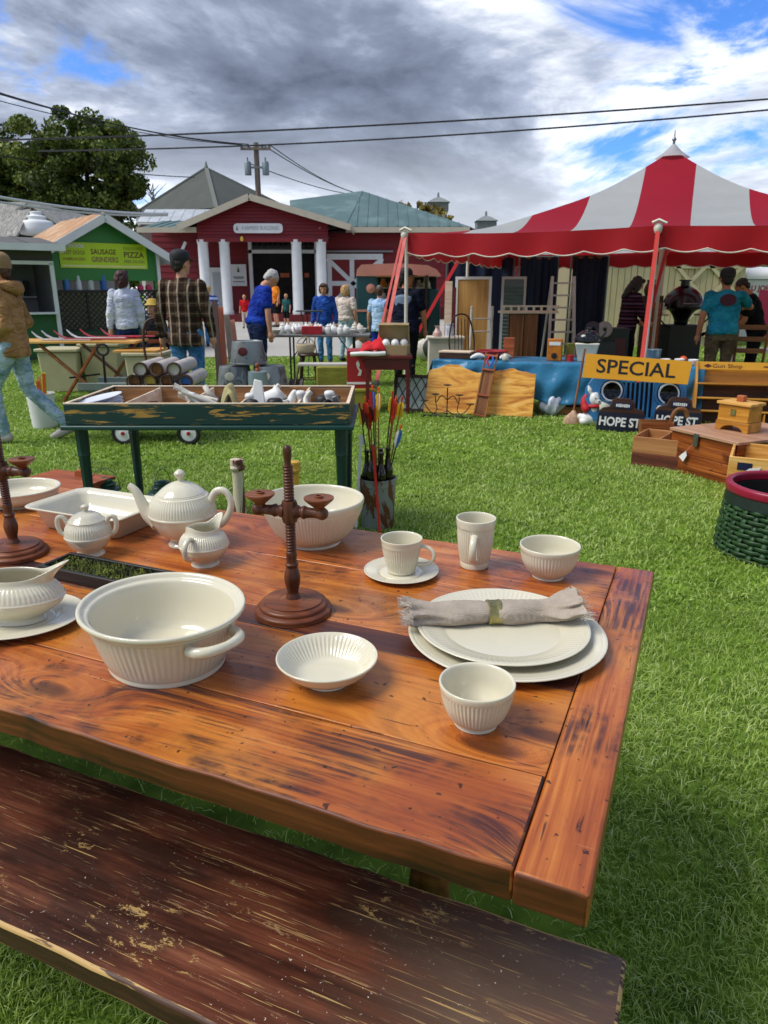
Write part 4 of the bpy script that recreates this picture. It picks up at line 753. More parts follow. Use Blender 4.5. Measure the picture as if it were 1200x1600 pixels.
def boards():
    for i, (p0, p1, col) in enumerate((((318, 600), (335, 470), '#3a2318'), ((328, 598), (344, 480), '#a8583c'), ((341, 598), (354, 492), '#7d7468'), ((350, 600), (362, 500), '#b0705a'))):
        Y = 9.4+.05*i; a = A(p0[0]+25, 640, Y); a.z = 0; a = Vector((xat(p0[0]+30, Y, 0), Y-.1, 0)); q = A(p1[0], p1[1], Y+.3); b = MB(); b.bar(a, q, .075, .02, (0, 1, 0)); one('long_board', ('dark brown', 'red brown', 'grey weathered', 'pinkish brown')[i]+' long narrow board leaning behind the man in plaid', 'board', b, plain(col, .6, .25, 10))
boards()
def tubs():
    prof = [(0, .01), (.17, .01), (.175, 0), (.18, .01), (.215, .245), (.225, .25), (.226, .262), (.215, .265), (.208, .25), (.172, .02), (0, .02)]
    Y = 8.6; n = 0
    rows = ((0, (352, 400, 447), 'wide galvanised tub in the bottom row of the tub pyramid'), (1, (368, 423), 'galvanised tub in the middle row of the tub pyramid'), (2, (387,), 'galvanised tub with red mark on top of the tub pyramid'))
    proto = None
    for k, pxs, lab in rows:
        for px in pxs:
            z = .285*k+.268; t = thing('wash_tub', lab, 'tub', (xat(px-3, Y, z), Y+.05*k, z-.001*k), R(40*n), 'galvanised tubs row %d' % k if len(pxs) > 1 else None); t.rotation_euler = (math.pi, 0, R(37*n)); n += 1
            b = MB(); b.lathe(prof, 36); mk('shell', b, M['galv'], t, smooth=35)
            for s in (-1, 1): b = MB(); b.tube([(s*.208, .045*math.cos(a), .19+.045*math.sin(a)) for a in [math.pi+math.pi*i/8 for i in range(9)]], .006, 6); mk('handle', b, M['steel'], t)
            if k != 0: b = MB(); b.ball((.0, 0, 0), (.06, .006, .05), 14, RZ(37*n-30) @ T(0, .2, .11) @ RX(-8)); mk('painted_mark', b, M['darkred'] if k == 2 else M['offwhite'], t)
    t = thing('metal_canister', 'small round grey metal canister with brown stopper before the tubs', 'canister', (xat(404, 8.1, .3), 8.1, 0)); zt = zat(580, 8.1)
    b = MB(); b.lathe(catmull([(0, 0), (.105, 0), (.108, .02), (.108, zt-.05), (.09, zt-.01), (.03, zt), (0, zt)], 3), 30); mk('body', b, plain('#8fa0a4', .4, .2, 8, 0, .4), t, smooth=45); b = MB(); b.lathe(catmull([(.03, zt-.005), (.03, zt+.02), (.018, zt+.035), (.025, zt+.06), (.018, zt+.085), (0, zt+.09)], 3), 16); mk('stopper', b, M['redbrown'], t, smooth=60)
tubs()
# ------------------------------------------------------------------ trestle table of white china
def china_table():
    Y = 10.9; zt = zat(523, Y); t = thing('folding_table', 'grey folding table covered with white china', 'table', (xat(495, Y, zt), Y+.3, 0)); x0, x1 = xat(420, Y, zt)-xat(495, Y, zt), xat(578, Y, zt)-xat(495, Y, zt)
    b = MB(); b.box((x0+x1)/2, 0, zt-.02, x1-x0, .62, .035); mk('top', b, plain('#6d6d68', .5, .15, 6), t, bevel=.008)
    for x in (x0+.3, x1-.25):
        for y in (-.22, .22): b = MB(); b.cyl((x, y, 0), (x, y, zt-.03), .014); mk('leg', b, M['black'], t)
        b = MB(); b.cyl((x, -.22, .4), (x, .22, .4), .010); b.cyl((x, 0, .4), (x+(.25 if x < 0 else -.25), 0, zt-.03), .009); mk('brace', b, M['black'], t)
    rr = random.Random(9); z = zt-.0015
    kinds = []
    def bowl(): b = MB(); b.lathe(catmull([(0, 0), (.035, 0), (.04, .01), (.07, .05), (.075, .07), (.068, .068), (.03, .015), (0, .012)], 3), 20); return 'china_bowl', 'bowl', b
    def jar(): b = MB(); b.lathe(catmull([(0, 0), (.045, 0), (.055, .04), (.05, .09), (.035, .105), (.04, .12), (.02, .135), (.012, .15), (0, .155)], 3), 20); return 'china_jar', 'jar', b
    def pot(): b = MB(); b.lathe(catmull([(0, 0), (.05, 0), (.075, .05), (.06, .1), (.03, .115), (.015, .14), (0, .145)], 3), 20); b.tube(catmull([(.06, 0, .05), (.1, 0, .07), (.115, 0, .11)], 3), [.02, .017, .014, .012, .011, .01, .009], 8); return 'china_pot', 'pot', b
    labels = dict(china_bowl='white china bowl set out on the grey folding table', china_jar='white lidded china jar set out on the grey folding table', china_pot='white china teapot set out on the grey folding table')
    for i in range(26):
        n, c, b = (bowl, jar, pot)[i % 3](); x = x0+.1+(x1-x0-.2)*((i*.618) % 1); y = -.25+.5*((i*.37) % 1); o = one(n, labels[n], c, b, M['white'] if i % 4 else M['offwhite'], group=labels[n], smooth=60, loc=t.location+Vector((x, y, z)), rot=(0, 0, rr.uniform(0, 6)))
    b = MB(); b.box(0, 0, .06, .3, .16, .12); one('red_tin', 'red and white tin standing among the white china', 'tin', b, plain('#b8202c', .4, .3, 14), bevel=.006, loc=t.location+Vector((xat(487, Y, zt)-xat(495, Y, zt), -.18, z)))
    # small pedestal stand with rack behind
    t2 = thing('bird_bath', 'thin black iron plant stand on the paving', 'plant stand', (xat(485, 12.6, .5), 12.6, 0)); zz = zat(486, 12.6)
    b = MB(); b.lathe([(0, zz-.02), (.22, zz-.01), (.24, zz), (.22, zz+.01), (0, zz)], 28); mk('dish', b, M['iron'], t2, smooth=40)
    for k in range(3): a = 2*math.pi*k/3+.4; b = MB(); b.tube(catmull([(.2*math.cos(a), .2*math.sin(a), zz-.01), (.08*math.cos(a), .08*math.sin(a), zz*.5), (.25*math.cos(a), .25*math.sin(a), 0)], 4), .009, 6); mk('leg', b, M['iron'], t2)
china_table()
def stool():
    Y = 10.3; t = thing('wooden_stool', 'dark wooden stool with a wicker basket on it', 'stool', (xat(482, Y, .5), Y, 0)); zt = zat(552, Y)
    b = MB(); b.lathe([(0, zt-.03), (.15, zt-.03), (.16, zt-.015), (.15, zt), (0, zt)], 24); mk('seat', b, M['darkwood'], t, smooth=40)
    for k in range(4): a = math.pi/4+math.pi/2*k; b = MB(); b.tube([(.11*math.cos(a), .11*math.sin(a), zt-.03), (.19*math.cos(a), .19*math.sin(a), 0)], [.015, .012], 8); mk('leg', b, M['darkwood'], t, smooth=60)
    b = MB()
    for k in range(4):
        a = math.pi/4+math.pi/2*k; a2 = a+math.pi/2; b.cyl((.16*math.cos(a), .16*math.sin(a), .2), (.16*math.cos(a2), .16*math.sin(a2), .2), .009, seg=6)
    mk('stretcher', b, M['darkwood'], t)
    b = MB(); b.lathe(catmull([(0, 0), (.1, 0), (.13, .06), (.135, .12), (.12, .125), (.09, .02), (0, .015)], 3), 24); b.tube([(.12*math.cos(a), 0, .12+.1*math.sin(a)) for a in [math.pi*i/12 for i in range(13)]], .008, 6); one('wicker_basket', 'pale wicker basket with hoop handle on the dark stool', 'basket', b, plain('#b9aa8c', .8, .3, 60, .5), smooth=60, loc=(xat(478, Y, .5), Y, zt-.002))
    t2 = thing('shovel', 'old dark shovel leaning beside the wooden stool', 'shovel', (0, 0, 0)); y = 10.0; p0 = Vector((xat(458, y, 0), y, 0)); p1 = A(472, 548, y+.3)
    b = MB(); b.cyl(p0+(p1-p0)*.25, p1, .014); mk('handle', b, M['darkwood'], t2); b = MB(); d = (p1-p0).normalized(); s = Vector((1, 0, 0)); f = d.cross(s); q = p0
    b.grid(lambda u, v: q+d*(.26*v)+s*((u-.5)*.22*(1-.5*max(0, .35-v)/.35*2*abs(u-.5)))+f*(.03*math.cos((u-.5)*3)), 8, 6); mk('blade', b, M['iron'], t2, smooth=60, solid=.004)
stool()
def straw_bench():
    Y = 9.7; x0, x1 = xat(494, Y, .3), xat(545, Y, .3); z = zat(573, Y); b = MB(); b.box(0, 0, z/2, x1-x0, .4, z); one('straw_bale', 'green gold straw bale beside the red chest', 'bale', b, M['hay'], bevel=.02, loc=((x0+x1)/2, Y+.2, 0))
    b = MB(); b.box(0, 0, 0, .75, .25, .03); one('white_plank', 'pale grey plank resting on the straw bale', 'plank', b, plain('#b9b5ac', .7, .15, 8), bevel=.003, loc=((x0+x1)/2-.1, Y+.2, z+.013))
    Y = 8.55; x0, x1 = xat(520, Y, .1), xat(587, Y, .1); z = zat(608, Y); b = MB(); b.box(0, 0, z/2, x1-x0, .4, z); b.box(0, 0, z-.02, x1-x0+.03, .43, .03); one('yellow_box', 'mustard yellow wooden box on the grass under the red desk', 'box', b, plain('#8f8626', .6, .2, 8), bevel=.006, loc=((x0+x1)/2, Y+.2, 0))
straw_bench()
def red_desk():
    Y = 8.5; zt = zat(556, Y); ox = xat(600, Y, zt); t = thing('red_desk', 'dark red painted desk with drop lid and square legs', 'desk', (ox, Y, 0)); X = lambda px: xat(px, Y, zt)-ox
    b = MB(); b.box(X(605), .2, zt-.02, X(645)-X(566), .45, .035); mk('top', b, M['darkred'], t, bevel=.005)
    b = MB(); b.box(X(605), .2, zt-.10, X(640)-X(572), .40, .125); mk('apron', b, M['darkred'], t, bevel=.003)
    for px in (574, 638):
        for y in (.02, .38): b = MB(); b.box(X(px), y, (zt-.16)/2, .045, .045, zt-.16); mk('leg', b, M['darkred'], t, bevel=.004)
    t2 = thing('red_chest', 'red painted chest with white edge and a pale figure on its front', 'chest', (xat(561, Y+.1, .4), Y+.3, 0)); z0, z1 = zat(612, Y), zat(549, Y); w = xat(581, Y, .4)-xat(543, Y, .4)
    b = MB(); b.box(0, 0, (z0+z1)/2, w, .36, z1-z0); mk('case', b, M['red'], t2, bevel=.006); b = MB(); b.box(0, -.003, z0+.085, w+.006, .37, .025); mk('white_band', b, M['white'], t2)
    for s in (-1, 1): b = MB(); b.box(s*(w/2-.03), 0, z0/2, .05, .3, z0); mk('foot', b, M['black'], t2)
    b = MB(); b.prism([(-.02, -.09), (.02, -.09), (.035, -.03), (.0, .0), (.012, .04), (-.01, .09), (-.035, .06), (-.02, 0), (.005, -.04)], 0, .004, T(0, -.181, (z0+z1)/2+.03) @ RX(90)); mk('painted_figure', b, M['offwhite'], t2)
    # red santa coat on top
    b = MB(); rr = random.Random(5)
    def heap(u, v):
        x = (u-.5)*.36; y = (v-.5)*.34; e = max(0, 1-((u-.62)/.45)**2)*max(0, 1-((v-.5)/.55)**2); return (x, y, .012+.17*e**.6+.03*math.sin(u*17)*math.sin(v*13)*e+.05*e*math.sin(u*7+1))
    b.grid(heap, 16, 14); one('red_coat', 'heap of bright red felt clothing with white trim', 'clothing', b, plain('#c4141e', .9, .2, 12, .3), smooth=60, solid=.012, loc=(xat(578, Y, zt), Y+.2, zt))
    b = MB(); b.tube(catmull([(-.2, -.12, .02), (-.05, -.15, .03), (.08, -.15, .025), (.2, -.12, .03)], 4), .025, 8); one('white_trim', 'strip of white fur trim lying along the red clothing', 'fur trim', b, M['white'], smooth=60, loc=(xat(575, Y, zt), Y+.1, zt))
    # suitcase of white balls
    sx = xat(615, Y, zt); t3 = thing('suitcase', 'open tan suitcase propped on the red desk', 'suitcase', (sx, Y+.2, zt-.002), R(-8)); tm = plain('#9a835c', .6, .25, 10)
    b = MB(); b.box(0, 0, .005, .36, .26, .01); 
    for a in ((-.18, 0, .01, .26), (.18, 0, .01, .26)): b.box(a[0], a[1], .06, .012, .26, .12)
    b.box(0, -.13, .06, .36, .012, .12); b.box(0, .13, .06, .36, .012, .12); mk('tray', b, tm, t3, bevel=.004)
    b = MB(); Mx = T(0, .137, .12) @ RX(20); b.box(0, 0, .13, .36, .012, .26, Mx); b.box(0, -.03, .255, .36, .06, .012, Mx); b.box(-.175, -.03, .13, .012, .06, .25, Mx); b.box(.175, -.03, .13, .012, .06, .25, Mx); mk('lid', b, tm, t3, bevel=.004)
    for i in range(11):
        b = MB(); b.ball((0, 0, 0), .048, 14); q = t3.location+Vector((-.11+.11*(i % 3)+.02*(i//6), -.07+.065*((i//3) % 3), .062+.07*(i//6))); one('white_ball', 'white ball filling the open tan suitcase', 'ball', b, M['white'], group='balls in the suitcase', smooth=60, loc=q)
    # leaded window panel
    y = 8.75; p0 = Vector((xat(612, y, 0), y, 0)); w = .40; h = .46; t4 = thing('leaded_window', 'dark framed leaded glass window panel with diamond panes leaning by the desk', 'window', (xat(640, y, 0), y-.1, 0), R(-12)); Mx = RX(-24)
    b = MB()
    for a in ((-w/2, 0, h/2, .035, .03, h), (w/2, 0, h/2, .035, .03, h), (0, 0, .018, w, .03, .036), (0, 0, h-.018, w, .03, .036)): b.box(*a, Mx)
    mk('frame', b, M['darkwood'], t4, bevel=.002)
    b = MB(); b.box(0, .004, h/2, w-.03, .004, h-.04, Mx); mk('glass', b, plain('#a9b3a0', .15, .2, 5), t4)
    b = MB()
    for k in range(-3, 5):
        for s in (-1, 1):
            pts = []
            for zz in (.03, h-.03):
                pts.append((k*.11+s*(zz-h/2)*.55, zz))
            (xa, za), (xb, zb) = pts
            def clip(xa, za, xb, zb):
                out = []
                lim = w/2-.015
                t0, t1 = 0, 1; dx = xb-xa
                for sg in (1, -1):
                    # sg*x <= lim
                    f0 = sg*xa-lim; f1 = sg*xb-lim
                    if f0 > 0 and f1 > 0: return None
                    if f0 > 0: t0 = max(t0, f0/(f0-f1))
                    if f1 > 0: t1 = min(t1, f0/(f0-f1))
                return None if t0 >= t1 else ((xa+dx*t0, za+(zb-za)*t0), (xa+dx*t1, za+(zb-za)*t1))
            c2 = clip(xa, za, xb, zb)
            if c2: b.bar(Mx @ Vector((c2[0][0], -.003+.001*s, c2[0][1])), Mx @ Vector((c2[1][0], -.003+.001*s, c2[1][1])), .010, .006, (0, 1, 0))
    mk('leading', b, M['black'], t4)
red_desk()
# ------------------------------------------------------------------ people
def chain(b, pts, rad, seg=12):
    pts = [Vector(p) for p in pts]; b.tube(pts, rad, seg)
    for p, r in zip(pts, rad): b.ball(p, r, seg)
def rings(b, rows, U, seg=24):
    b.loft([[U @ Vector((cx+rx*math.cos(2*math.pi*k/seg), cy+ry*math.sin(2*math.pi*k/seg), z)) for k in range(seg)] for z, rx, ry, cx, cy in rows])
def skinned(name, b, m, parent, vox, it=5, s=1.0):
    o = mk(name, b, m, parent); o.scale = (s, s, s); q = o.modifiers.new('remesh', 'REMESH'); q.mode = 'VOXEL'; q.voxel_size = vox; q.use_smooth_shade = True
    q = o.modifiers.new('smooth', 'SMOOTH'); q.factor = .5; q.iterations = it
    if name in FOLD: q = o.modifiers.new('folds', 'DISPLACE'); q.texture = FOLD[name][0]; q.strength = FOLD[name][1]; q.mid_level = FOLD[name][2]; q.texture_coords = 'LOCAL'
    return o
def _cl(n, sc, dep=2): x = bpy.data.textures.new(n, 'CLOUDS'); x.noise_scale = sc; x.noise_depth = dep; return x
FOLD = dict(shirt=(_cl('fold', .11), .04, .36), trousers=(_cl('crease', .10), .03, .56), hair=(_cl('lock', .035, 3), .035, .45))
def person(label, loc, rz, h, top, bottom, sleeve='long', hair='hair_brown', style='short', hat=None, lean=0, pitch=0, yaw=0, arms={}, legs={}, skin='skin', shorts=False, shoe='#2a2724', fat=1.0, vox=.012, hem=.86, shirt_logo=None):
    s = h/1.75; t = thing('person', label, 'person', loc, rz); U = T(0, 0, .95) @ RX(-lean) @ T(0, 0, -.95)
    Hd = U @ T(0, .012, 1.52) @ RZ(yaw) @ RX(-pitch) @ T(0, 0, -1.52)
    f = fat
    J = {}
    for sd, k in (('l', -1), ('r', 1)):
        J['sh'+sd] = U @ Vector((k*.178*min(f, 1.12), -.005, 1.415)); a = arms.get(sd, {}); J['el'+sd] = U @ Vector(a.get('el', (k*.245*f, -.03, 1.135))); J['wr'+sd] = U @ Vector(a.get('wr', (k*.262*f, .035, .895)))
        J['hp'+sd] = Vector((k*.092*f, 0, .93)); g = legs.get(sd, {}); J['kn'+sd] = Vector(g.get('kn', (k*.10, .025, .505))); J['an'+sd] = Vector(g.get('an', (k*.105, -.02, .085))); J['td'+sd] = Vector(g.get('toe', (k*.02, 1, 0))).normalized()
    b = MB()
    rings(b, [(.84, .10*f, .09*f, 0, -.005), (.93, .158*f, .112*f, 0, -.008), (1.06, .132*f, .098*f, 0, .0), (1.2, .15*f, .108*f, 0, 0), (1.33, .165, .105, 0, -.005), (1.42, .15, .075, 0, -.01), (1.47, .075, .06, 0, -.005)], U)
    chain(b, [U @ Vector((0, -.008, 1.42)), U @ Vector((0, .0, 1.50)), Hd @ Vector((0, .012, 1.575))], [.066, .056, .056])
    for (p, r) in (((0, .0, 1.655), (.077, .096, .094)), ((0, .022, 1.60), (.064, .074, .085)), ((0, .05, 1.555), (.040, .045, .035))): b.ball((0, 0, 0), r, 18, Hd @ T(*p))
    b.tube([Hd @ Vector((0, .090, 1.655)), Hd @ Vector((0, .112, 1.622)), Hd @ Vector((0, .094, 1.606))], [.010, .016, .012], 8)
    for k in (-1, 1): b.ball((0, 0, 0), (.010, .020, .032), 10, Hd @ T(k*.079, .0, 1.63)); b.ball((0, 0, 0), (.022, .016, .010), 8, Hd @ T(k*.033, .082, 1.667))
    b.ball((0, 0, 0), (.026, .014, .009), 8, Hd @ T(0, .088, 1.582))
    for sd, k in (('l', -1), ('r', 1)):
        sh, el, wr = J['sh'+sd], J['el'+sd], J['wr'+sd]; chain(b, [sh, sh.lerp(el, .5), el, el.lerp(wr, .35), wr], [.058, .05, .042, .043, .029])
        d = (wr-el).normalized(); fw = (U.to_3x3() @ Vector((0, 1, 0))); fw = (fw-d*fw.dot(d)).normalized(); sd_ = d.cross(fw)*k
        b.tube([wr, wr+d*.04, wr+d*.085], [.028, .040, .036], 12, up=fw, sx=1.0)
        for q in range(4):
            o = wr+d*.08+fw*(.027-.018*q); l = (.068, .078, .072, .056)[q]; c = (U.to_3x3() @ Vector((-k, 0, 0)))*.3; b.tube([o-d*.02, o+d*l*.5+c*.01, o+d*l*.9+c*.06], [.0115, .0105, .0085], 6)
        o = wr+d*.03+fw*.026; b.tube([o, o+d*.03+fw*.026, o+d*.062+fw*.032], [.014, .012, .010], 6)
        hp, kn, an = J['hp'+sd], J['kn'+sd], J['an'+sd]; chain(b, [hp, hp.lerp(kn, .4), kn, kn.lerp(an, .3), an], [.086*f, .076*f, .055, .057, .038])
        td = J['td'+sd]; b.tube([an+Vector((0, 0, -.045))-td*.05, an+Vector((0, 0, -.05))+td*.06, an+Vector((0, 0, -.06))+td*.16], [.036, .038, .028], 10)
    skinned('body', b, M[skin], t, vox*.8, 3, s)
    # shirt / jacket
    b = MB(); e = .017; hz = hem
    rings(b, [(hz, .165*f+e*.6, .122*f+e*.6, 0, -.008), (hz+.05, .168*f+e, .122*f+e, 0, -.008), (1.06, .150*f+e, .112*f+e, 0, .002), (1.2, .160*f+e, .115*f+e, 0, .002), (1.33, .170+e, .112+e, 0, -.003), (1.41, .16+e*.6, .088+e*.5, 0, -.008), (1.452, .11, .074, 0, -.006), (1.485, .070, .064, 0, -.002)], U)
    for sd, k in (('l', -1), ('r', 1)):
        sh, el, wr = J['sh'+sd], J['el'+sd], J['wr'+sd]; shi = U @ Vector((k*.13, -.005, 1.40))
        if sleeve == 'long': chain(b, [shi, sh, sh.lerp(el, .5), el, el.lerp(wr, .4), el.lerp(wr, .93)], [.066, .068, .064, .056, .054, .040])
        else: chain(b, [shi, sh, sh.lerp(el, .62)], [.066, .070, .066])
    sm = skinned('shirt', b, M[top], t, vox, 4, s)
    # trousers
    b = MB(); rings(b, [(.82, .12*f+.01, .11*f, 0, -.005), (.93, .163*f+.008, .118*f+.008, 0, -.01), (1.02, .145*f+.012, .108*f+.010, 0, -.002)], Matrix.Identity(4))
    for sd in 'lr':
        hp, kn, an = J['hp'+sd], J['kn'+sd], J['an'+sd]
        if shorts: chain(b, [hp, hp.lerp(kn, .45), hp.lerp(kn, .88)], [.100*f, .094*f, .088*f])
        else: chain(b, [hp, hp.lerp(kn, .4), kn, kn.lerp(an, .45), an+(kn-an)*.02], [.098*f, .089*f, .073, .068, .062])
    skinned('trousers', b, M[bottom], t, vox, 4, s)
    sc = plain(shoe, .5, .15, 15)
    for sd in 'lr':
        an = J['an'+sd]; td = J['td'+sd]; b = MB(); z = Vector((0, 0, 1)); b.tube([an-z*.03-td*.075, an-z*.03-td*.05, an-z*.035+td*.03, an-z*.05+td*.11, an-z*.058+td*.19, an-z*.06+td*.205], [.03, .048, .050, .044, .030, .01], 12); o = mk('shoe', b, sc, t, smooth=60); o.scale = (s, s, s)
    # face
    for k in (-1, 1): b = MB(); b.ball((0, 0, 0), (.011, .006, .006), 8, Hd @ T(k*.031, .0905, 1.648)); o = mk('eye', b, M['eye'], t); o.scale = (s, s, s)
    b = MB(); b.ball((0, 0, 0), (.022, .006, .005), 8, Hd @ T(0, .0985, 1.583)); o = mk('mouth', b, M['lips'], t); o.scale = (s, s, s)
    if style != 'bald':
        b = MB(); b.ball((0, 0, 0), (.087, .094, .080), 18, Hd @ T(0, -.022, 1.678)); b.ball((0, 0, 0), (.080, .05, .08), 14, Hd @ T(0, -.055, 1.63))
        if style in ('bob', 'long'):
            for k in (-1, 1): b.ball((0, 0, 0), (.034, .062, .105), 12, Hd @ T(k*.075, -.02, 1.62))
            b.ball((0, 0, 0), (.09, .055, .12), 14, Hd @ T(0, -.065, 1.60)); b.ball((0, 0, 0), (.078, .04, .035), 12, Hd @ T(0, .062, 1.725))
        if style == 'long': b.ball((0, 0, 0), (.085, .05, .17), 14, Hd @ T(0, -.085, 1.5)); [b.ball((0, 0, 0), (.03, .04, .14), 10, Hd @ T(k*.085, .0, 1.52)) for k in (-1, 1)]
        skinned('hair', b, M[hair], t, .010, 3, s)
    if hat:
        kind, hm = hat; b = MB()
        if kind == 'cap':
            b.lathe(catmull([(.096, 0), (.098, .03), (.088, .07), (.055, .098), (0, .106)], 4), 28, Hd @ T(0, -.005, 1.678), sy=1.08); b.grid(lambda u, v: Hd @ Vector(((u-.5)*.165*(1-.35*v*v), .085+v*.085, 1.685-.012*(2*u-1)**2-.012*v)), 8, 6); o = mk('cap', b, M[hm], t, smooth=50, solid=.006)
        elif kind == 'beanie': b.lathe(catmull([(.098, -.02), (.101, .02), (.098, .05), (.085, .095), (.05, .125), (0, .135)], 4), 28, Hd @ T(0, -.012, 1.668), sy=1.08); o = mk('beanie', b, M[hm], t, smooth=60)
        else: b.lathe([(.15, .0), (.10, .02), (.09, .09), (.05, .11), (0, .115)], 24, Hd @ T(0, -.01, 1.69)); o = mk('hat', b, M[hm], t, smooth=60)
        o.scale = (s, s, s)
    return t
M['lips'] = plain('#8a4a40', .5, .1, 10); M['hat_yellow'] = plain('#b99b3c', .8, .2, 20); M['white_hair_cap'] = plain('#e8e6e0', .7, .1, 20)
def G0(px, Y): return Vector((xat(px, Y, .9), Y, 0))
def people():
    t = person('person in tan knit hoodie and pale flared jeans walking in front of the white pail', G0(18, 6.9), R(95), 1.70, 'tan_knit', 'denim_pale', hair='hair_brown', hat=('beanie', 'beanie'), fat=1.12, vox=.011, hem=.84, shoe='#b8b0a4',
               arms=dict(l=dict(el=(-.24, -.08, 1.14), wr=(-.14, .12, 1.0)), r=dict(el=(.25, -.08, 1.14), wr=(.15, .12, 1.0))), legs=dict(l=dict(kn=(-.09, .20, .53), an=(-.09, .16, .085)), r=dict(kn=(.10, -.06, .50), an=(.11, -.40, .13), toe=(0, 1, -.35))))
    b = MB(); b.tube(catmull([(-.13, .0, 1.46), (-.09, -.09, 1.45), (0, -.125, 1.42), (.09, -.09, 1.45), (.13, 0, 1.46)], 4), [.03, .035, .04, .045, .05, .055, .058, .06, .062, .06, .058, .055, .05, .045, .04, .035, .03], 10); mk('hood', b, M['tan_knit'], t, smooth=60)
    person('person in black cap, brown plaid shirt and blue jeans seen from behind', G0(291, 8.2), R(-4), 1.80, 'plaid', 'denim', hair='hair_dark', hat=('cap', 'cap'), fat=1.06, vox=.011, hem=.80, yaw=-35, shoe='#5a4632')
    person('person with dark bobbed hair in white long sleeved top and dark trousers', G0(198, 11.0), R(20), 1.68, 'white_knit', 'denim_dark', hair='hair_auburn', style='bob', yaw=-30, hem=.9, fat=.9)
    person('person with grey hair in royal blue polo shirt and navy trousers bending over', G0(402, 10.5), R(-65), 1.74, 'royal', 'denim_dark', 'short', 'hair_grey', lean=14, pitch=38, fat=1.16, hem=.93, arms=dict(r=dict(el=(.24, .06, 1.12), wr=(.24, .14, .88)), l=dict(el=(-.22, .1, 1.12), wr=(-.2, .2, .92))))
    person('person in blue zipped jacket and jeans standing behind the china table', G0(507, 14.5), R(176), 1.53, 'blue_jkt', 'denim', hair='hair_brown', style='bob', vox=.014, pitch=15, hem=.85)
    person('person with blond hair in cream top and pale jeans seen from behind', G0(540, 15.0), R(-25), 1.50, 'cream_tee', 'denim_pale', 'short', 'hair_blond', 'bob', vox=.014, hem=.95, fat=1.1)
    person('boy in pale blue t-shirt and blue shorts facing the trailer', G0(593, 14.0), R(-15), 1.47, 'paleblue', 'royal', 'short', 'hair_brown', vox=.014, shorts=True, hem=.78)
    t = person('person in white fronted cap and black printed t-shirt beside the red desk', G0(633, 10.6), R(-20), 1.68, 'navy_tee', 'blackcloth', 'short', 'hair_dark', hat=('cap', 'cap'), skin='skin_tan', yaw=-60, vox=.012, fat=1.2, arms=dict(r=dict(el=(.27, .05, 1.13), wr=(.28, .1, .9))))
    b = MB(); b.grid(lambda u, v: ((u-.5)*.25, -.138+.035*(2*u-1)**2, 1.16+v*.16+(.03*math.cos((u-.5)*3.1) if v > .5 else 0)), 8, 4); mk('shirt_print', b, M['printm'], t, smooth=60, solid=.004)
    person('person in orange t-shirt and dark shorts standing before the red building', G0(431, 29), R(120), 1.80, 'orange_tee', 'blackcloth', 'short', 'hair_auburn', hat=('cap', 'red'), shorts=True, vox=.018)
    person('child in teal top and white sneakers beside the orange t-shirt', G0(447, 28.5), R(150), 1.25, 'teal_tee', 'blackcloth', 'short', 'hair_blond', vox=.018, shorts=True, shoe='#d8d6d0')
    person('child in red top standing near the porch columns', G0(382, 28), R(180), 1.22, 'red_tee', 'cream_tee', 'short', 'hair_blond', vox=.018)
    person('child in blue striped shirt half hidden behind the plaid shirt', G0(327, 19), R(10), 1.50, 'bluestripe', 'denim', 'short', 'hair_blond', vox=.016, fat=1.05)
    person('person in yellow hat crouched behind the bentwood chair', Vector((xat(243, 12.2, .6), 12.2, -.32)), R(160), 1.55, 'blackcloth', 'blackcloth', hair='hair_dark', hat=('hat', 'hat_yellow'), vox=.016, legs=dict(l=dict(kn=(-.12, .36, .78), an=(-.12, .15, .45)), r=dict(kn=(.12, .36, .78), an=(.12, .15, .45))))
    t = person('person with long dark hair in dark striped sweater under the tent', G0(980, 11.6), R(-75), 1.62, 'striped', 'blackcloth', hair='hair_dark', style='long', pitch=25, lean=5, vox=.013, hem=.84, arms=dict(r=dict(el=(.24, .08, 1.14), wr=(.14, .30, 1.02)), l=dict(el=(-.24, .08, 1.14), wr=(-.14, .30, 1.02))))
    t = person('person in dark cap, turquoise t-shirt and khaki shorts seen from behind', G0(1128, 9.6), R(-10), 1.66, 'turq', 'khaki', 'short', 'hair_dark', hat=('cap', 'cap'), fat=1.14, vox=.012, lean=6, hem=.9, skin='skin_tan', arms=dict(r=dict(el=(.38, .16, 1.28), wr=(.40, .40, 1.30))))
    b = MB(); b.lathe([(0, 0), (.10, 0), (.10, .006), (0, .008)], 24, T(-.01, -.135, 1.29) @ RX(84), sy=.75); pr = mk('shirt_print', b, plain('#4a1a2c', .8, .5, 18), t, smooth=50)
    t = person('person in black shirt and dark trousers leaning beside a wooden chair under the tent', G0(1182, 10.2), R(70), 1.62, 'blackcloth', 'blackcloth', 'short', 'hair_dark', lean=18, pitch=30, skin='skin_tan', vox=.013, arms=dict(l=dict(el=(-.2, .15, 1.15), wr=(-.15, .35, 1.0)), r=dict(el=(.2, .18, 1.15), wr=(.12, .38, 1.0))))
M['printm'] = plain('#6d7f96', .8, .3, 16)
people()
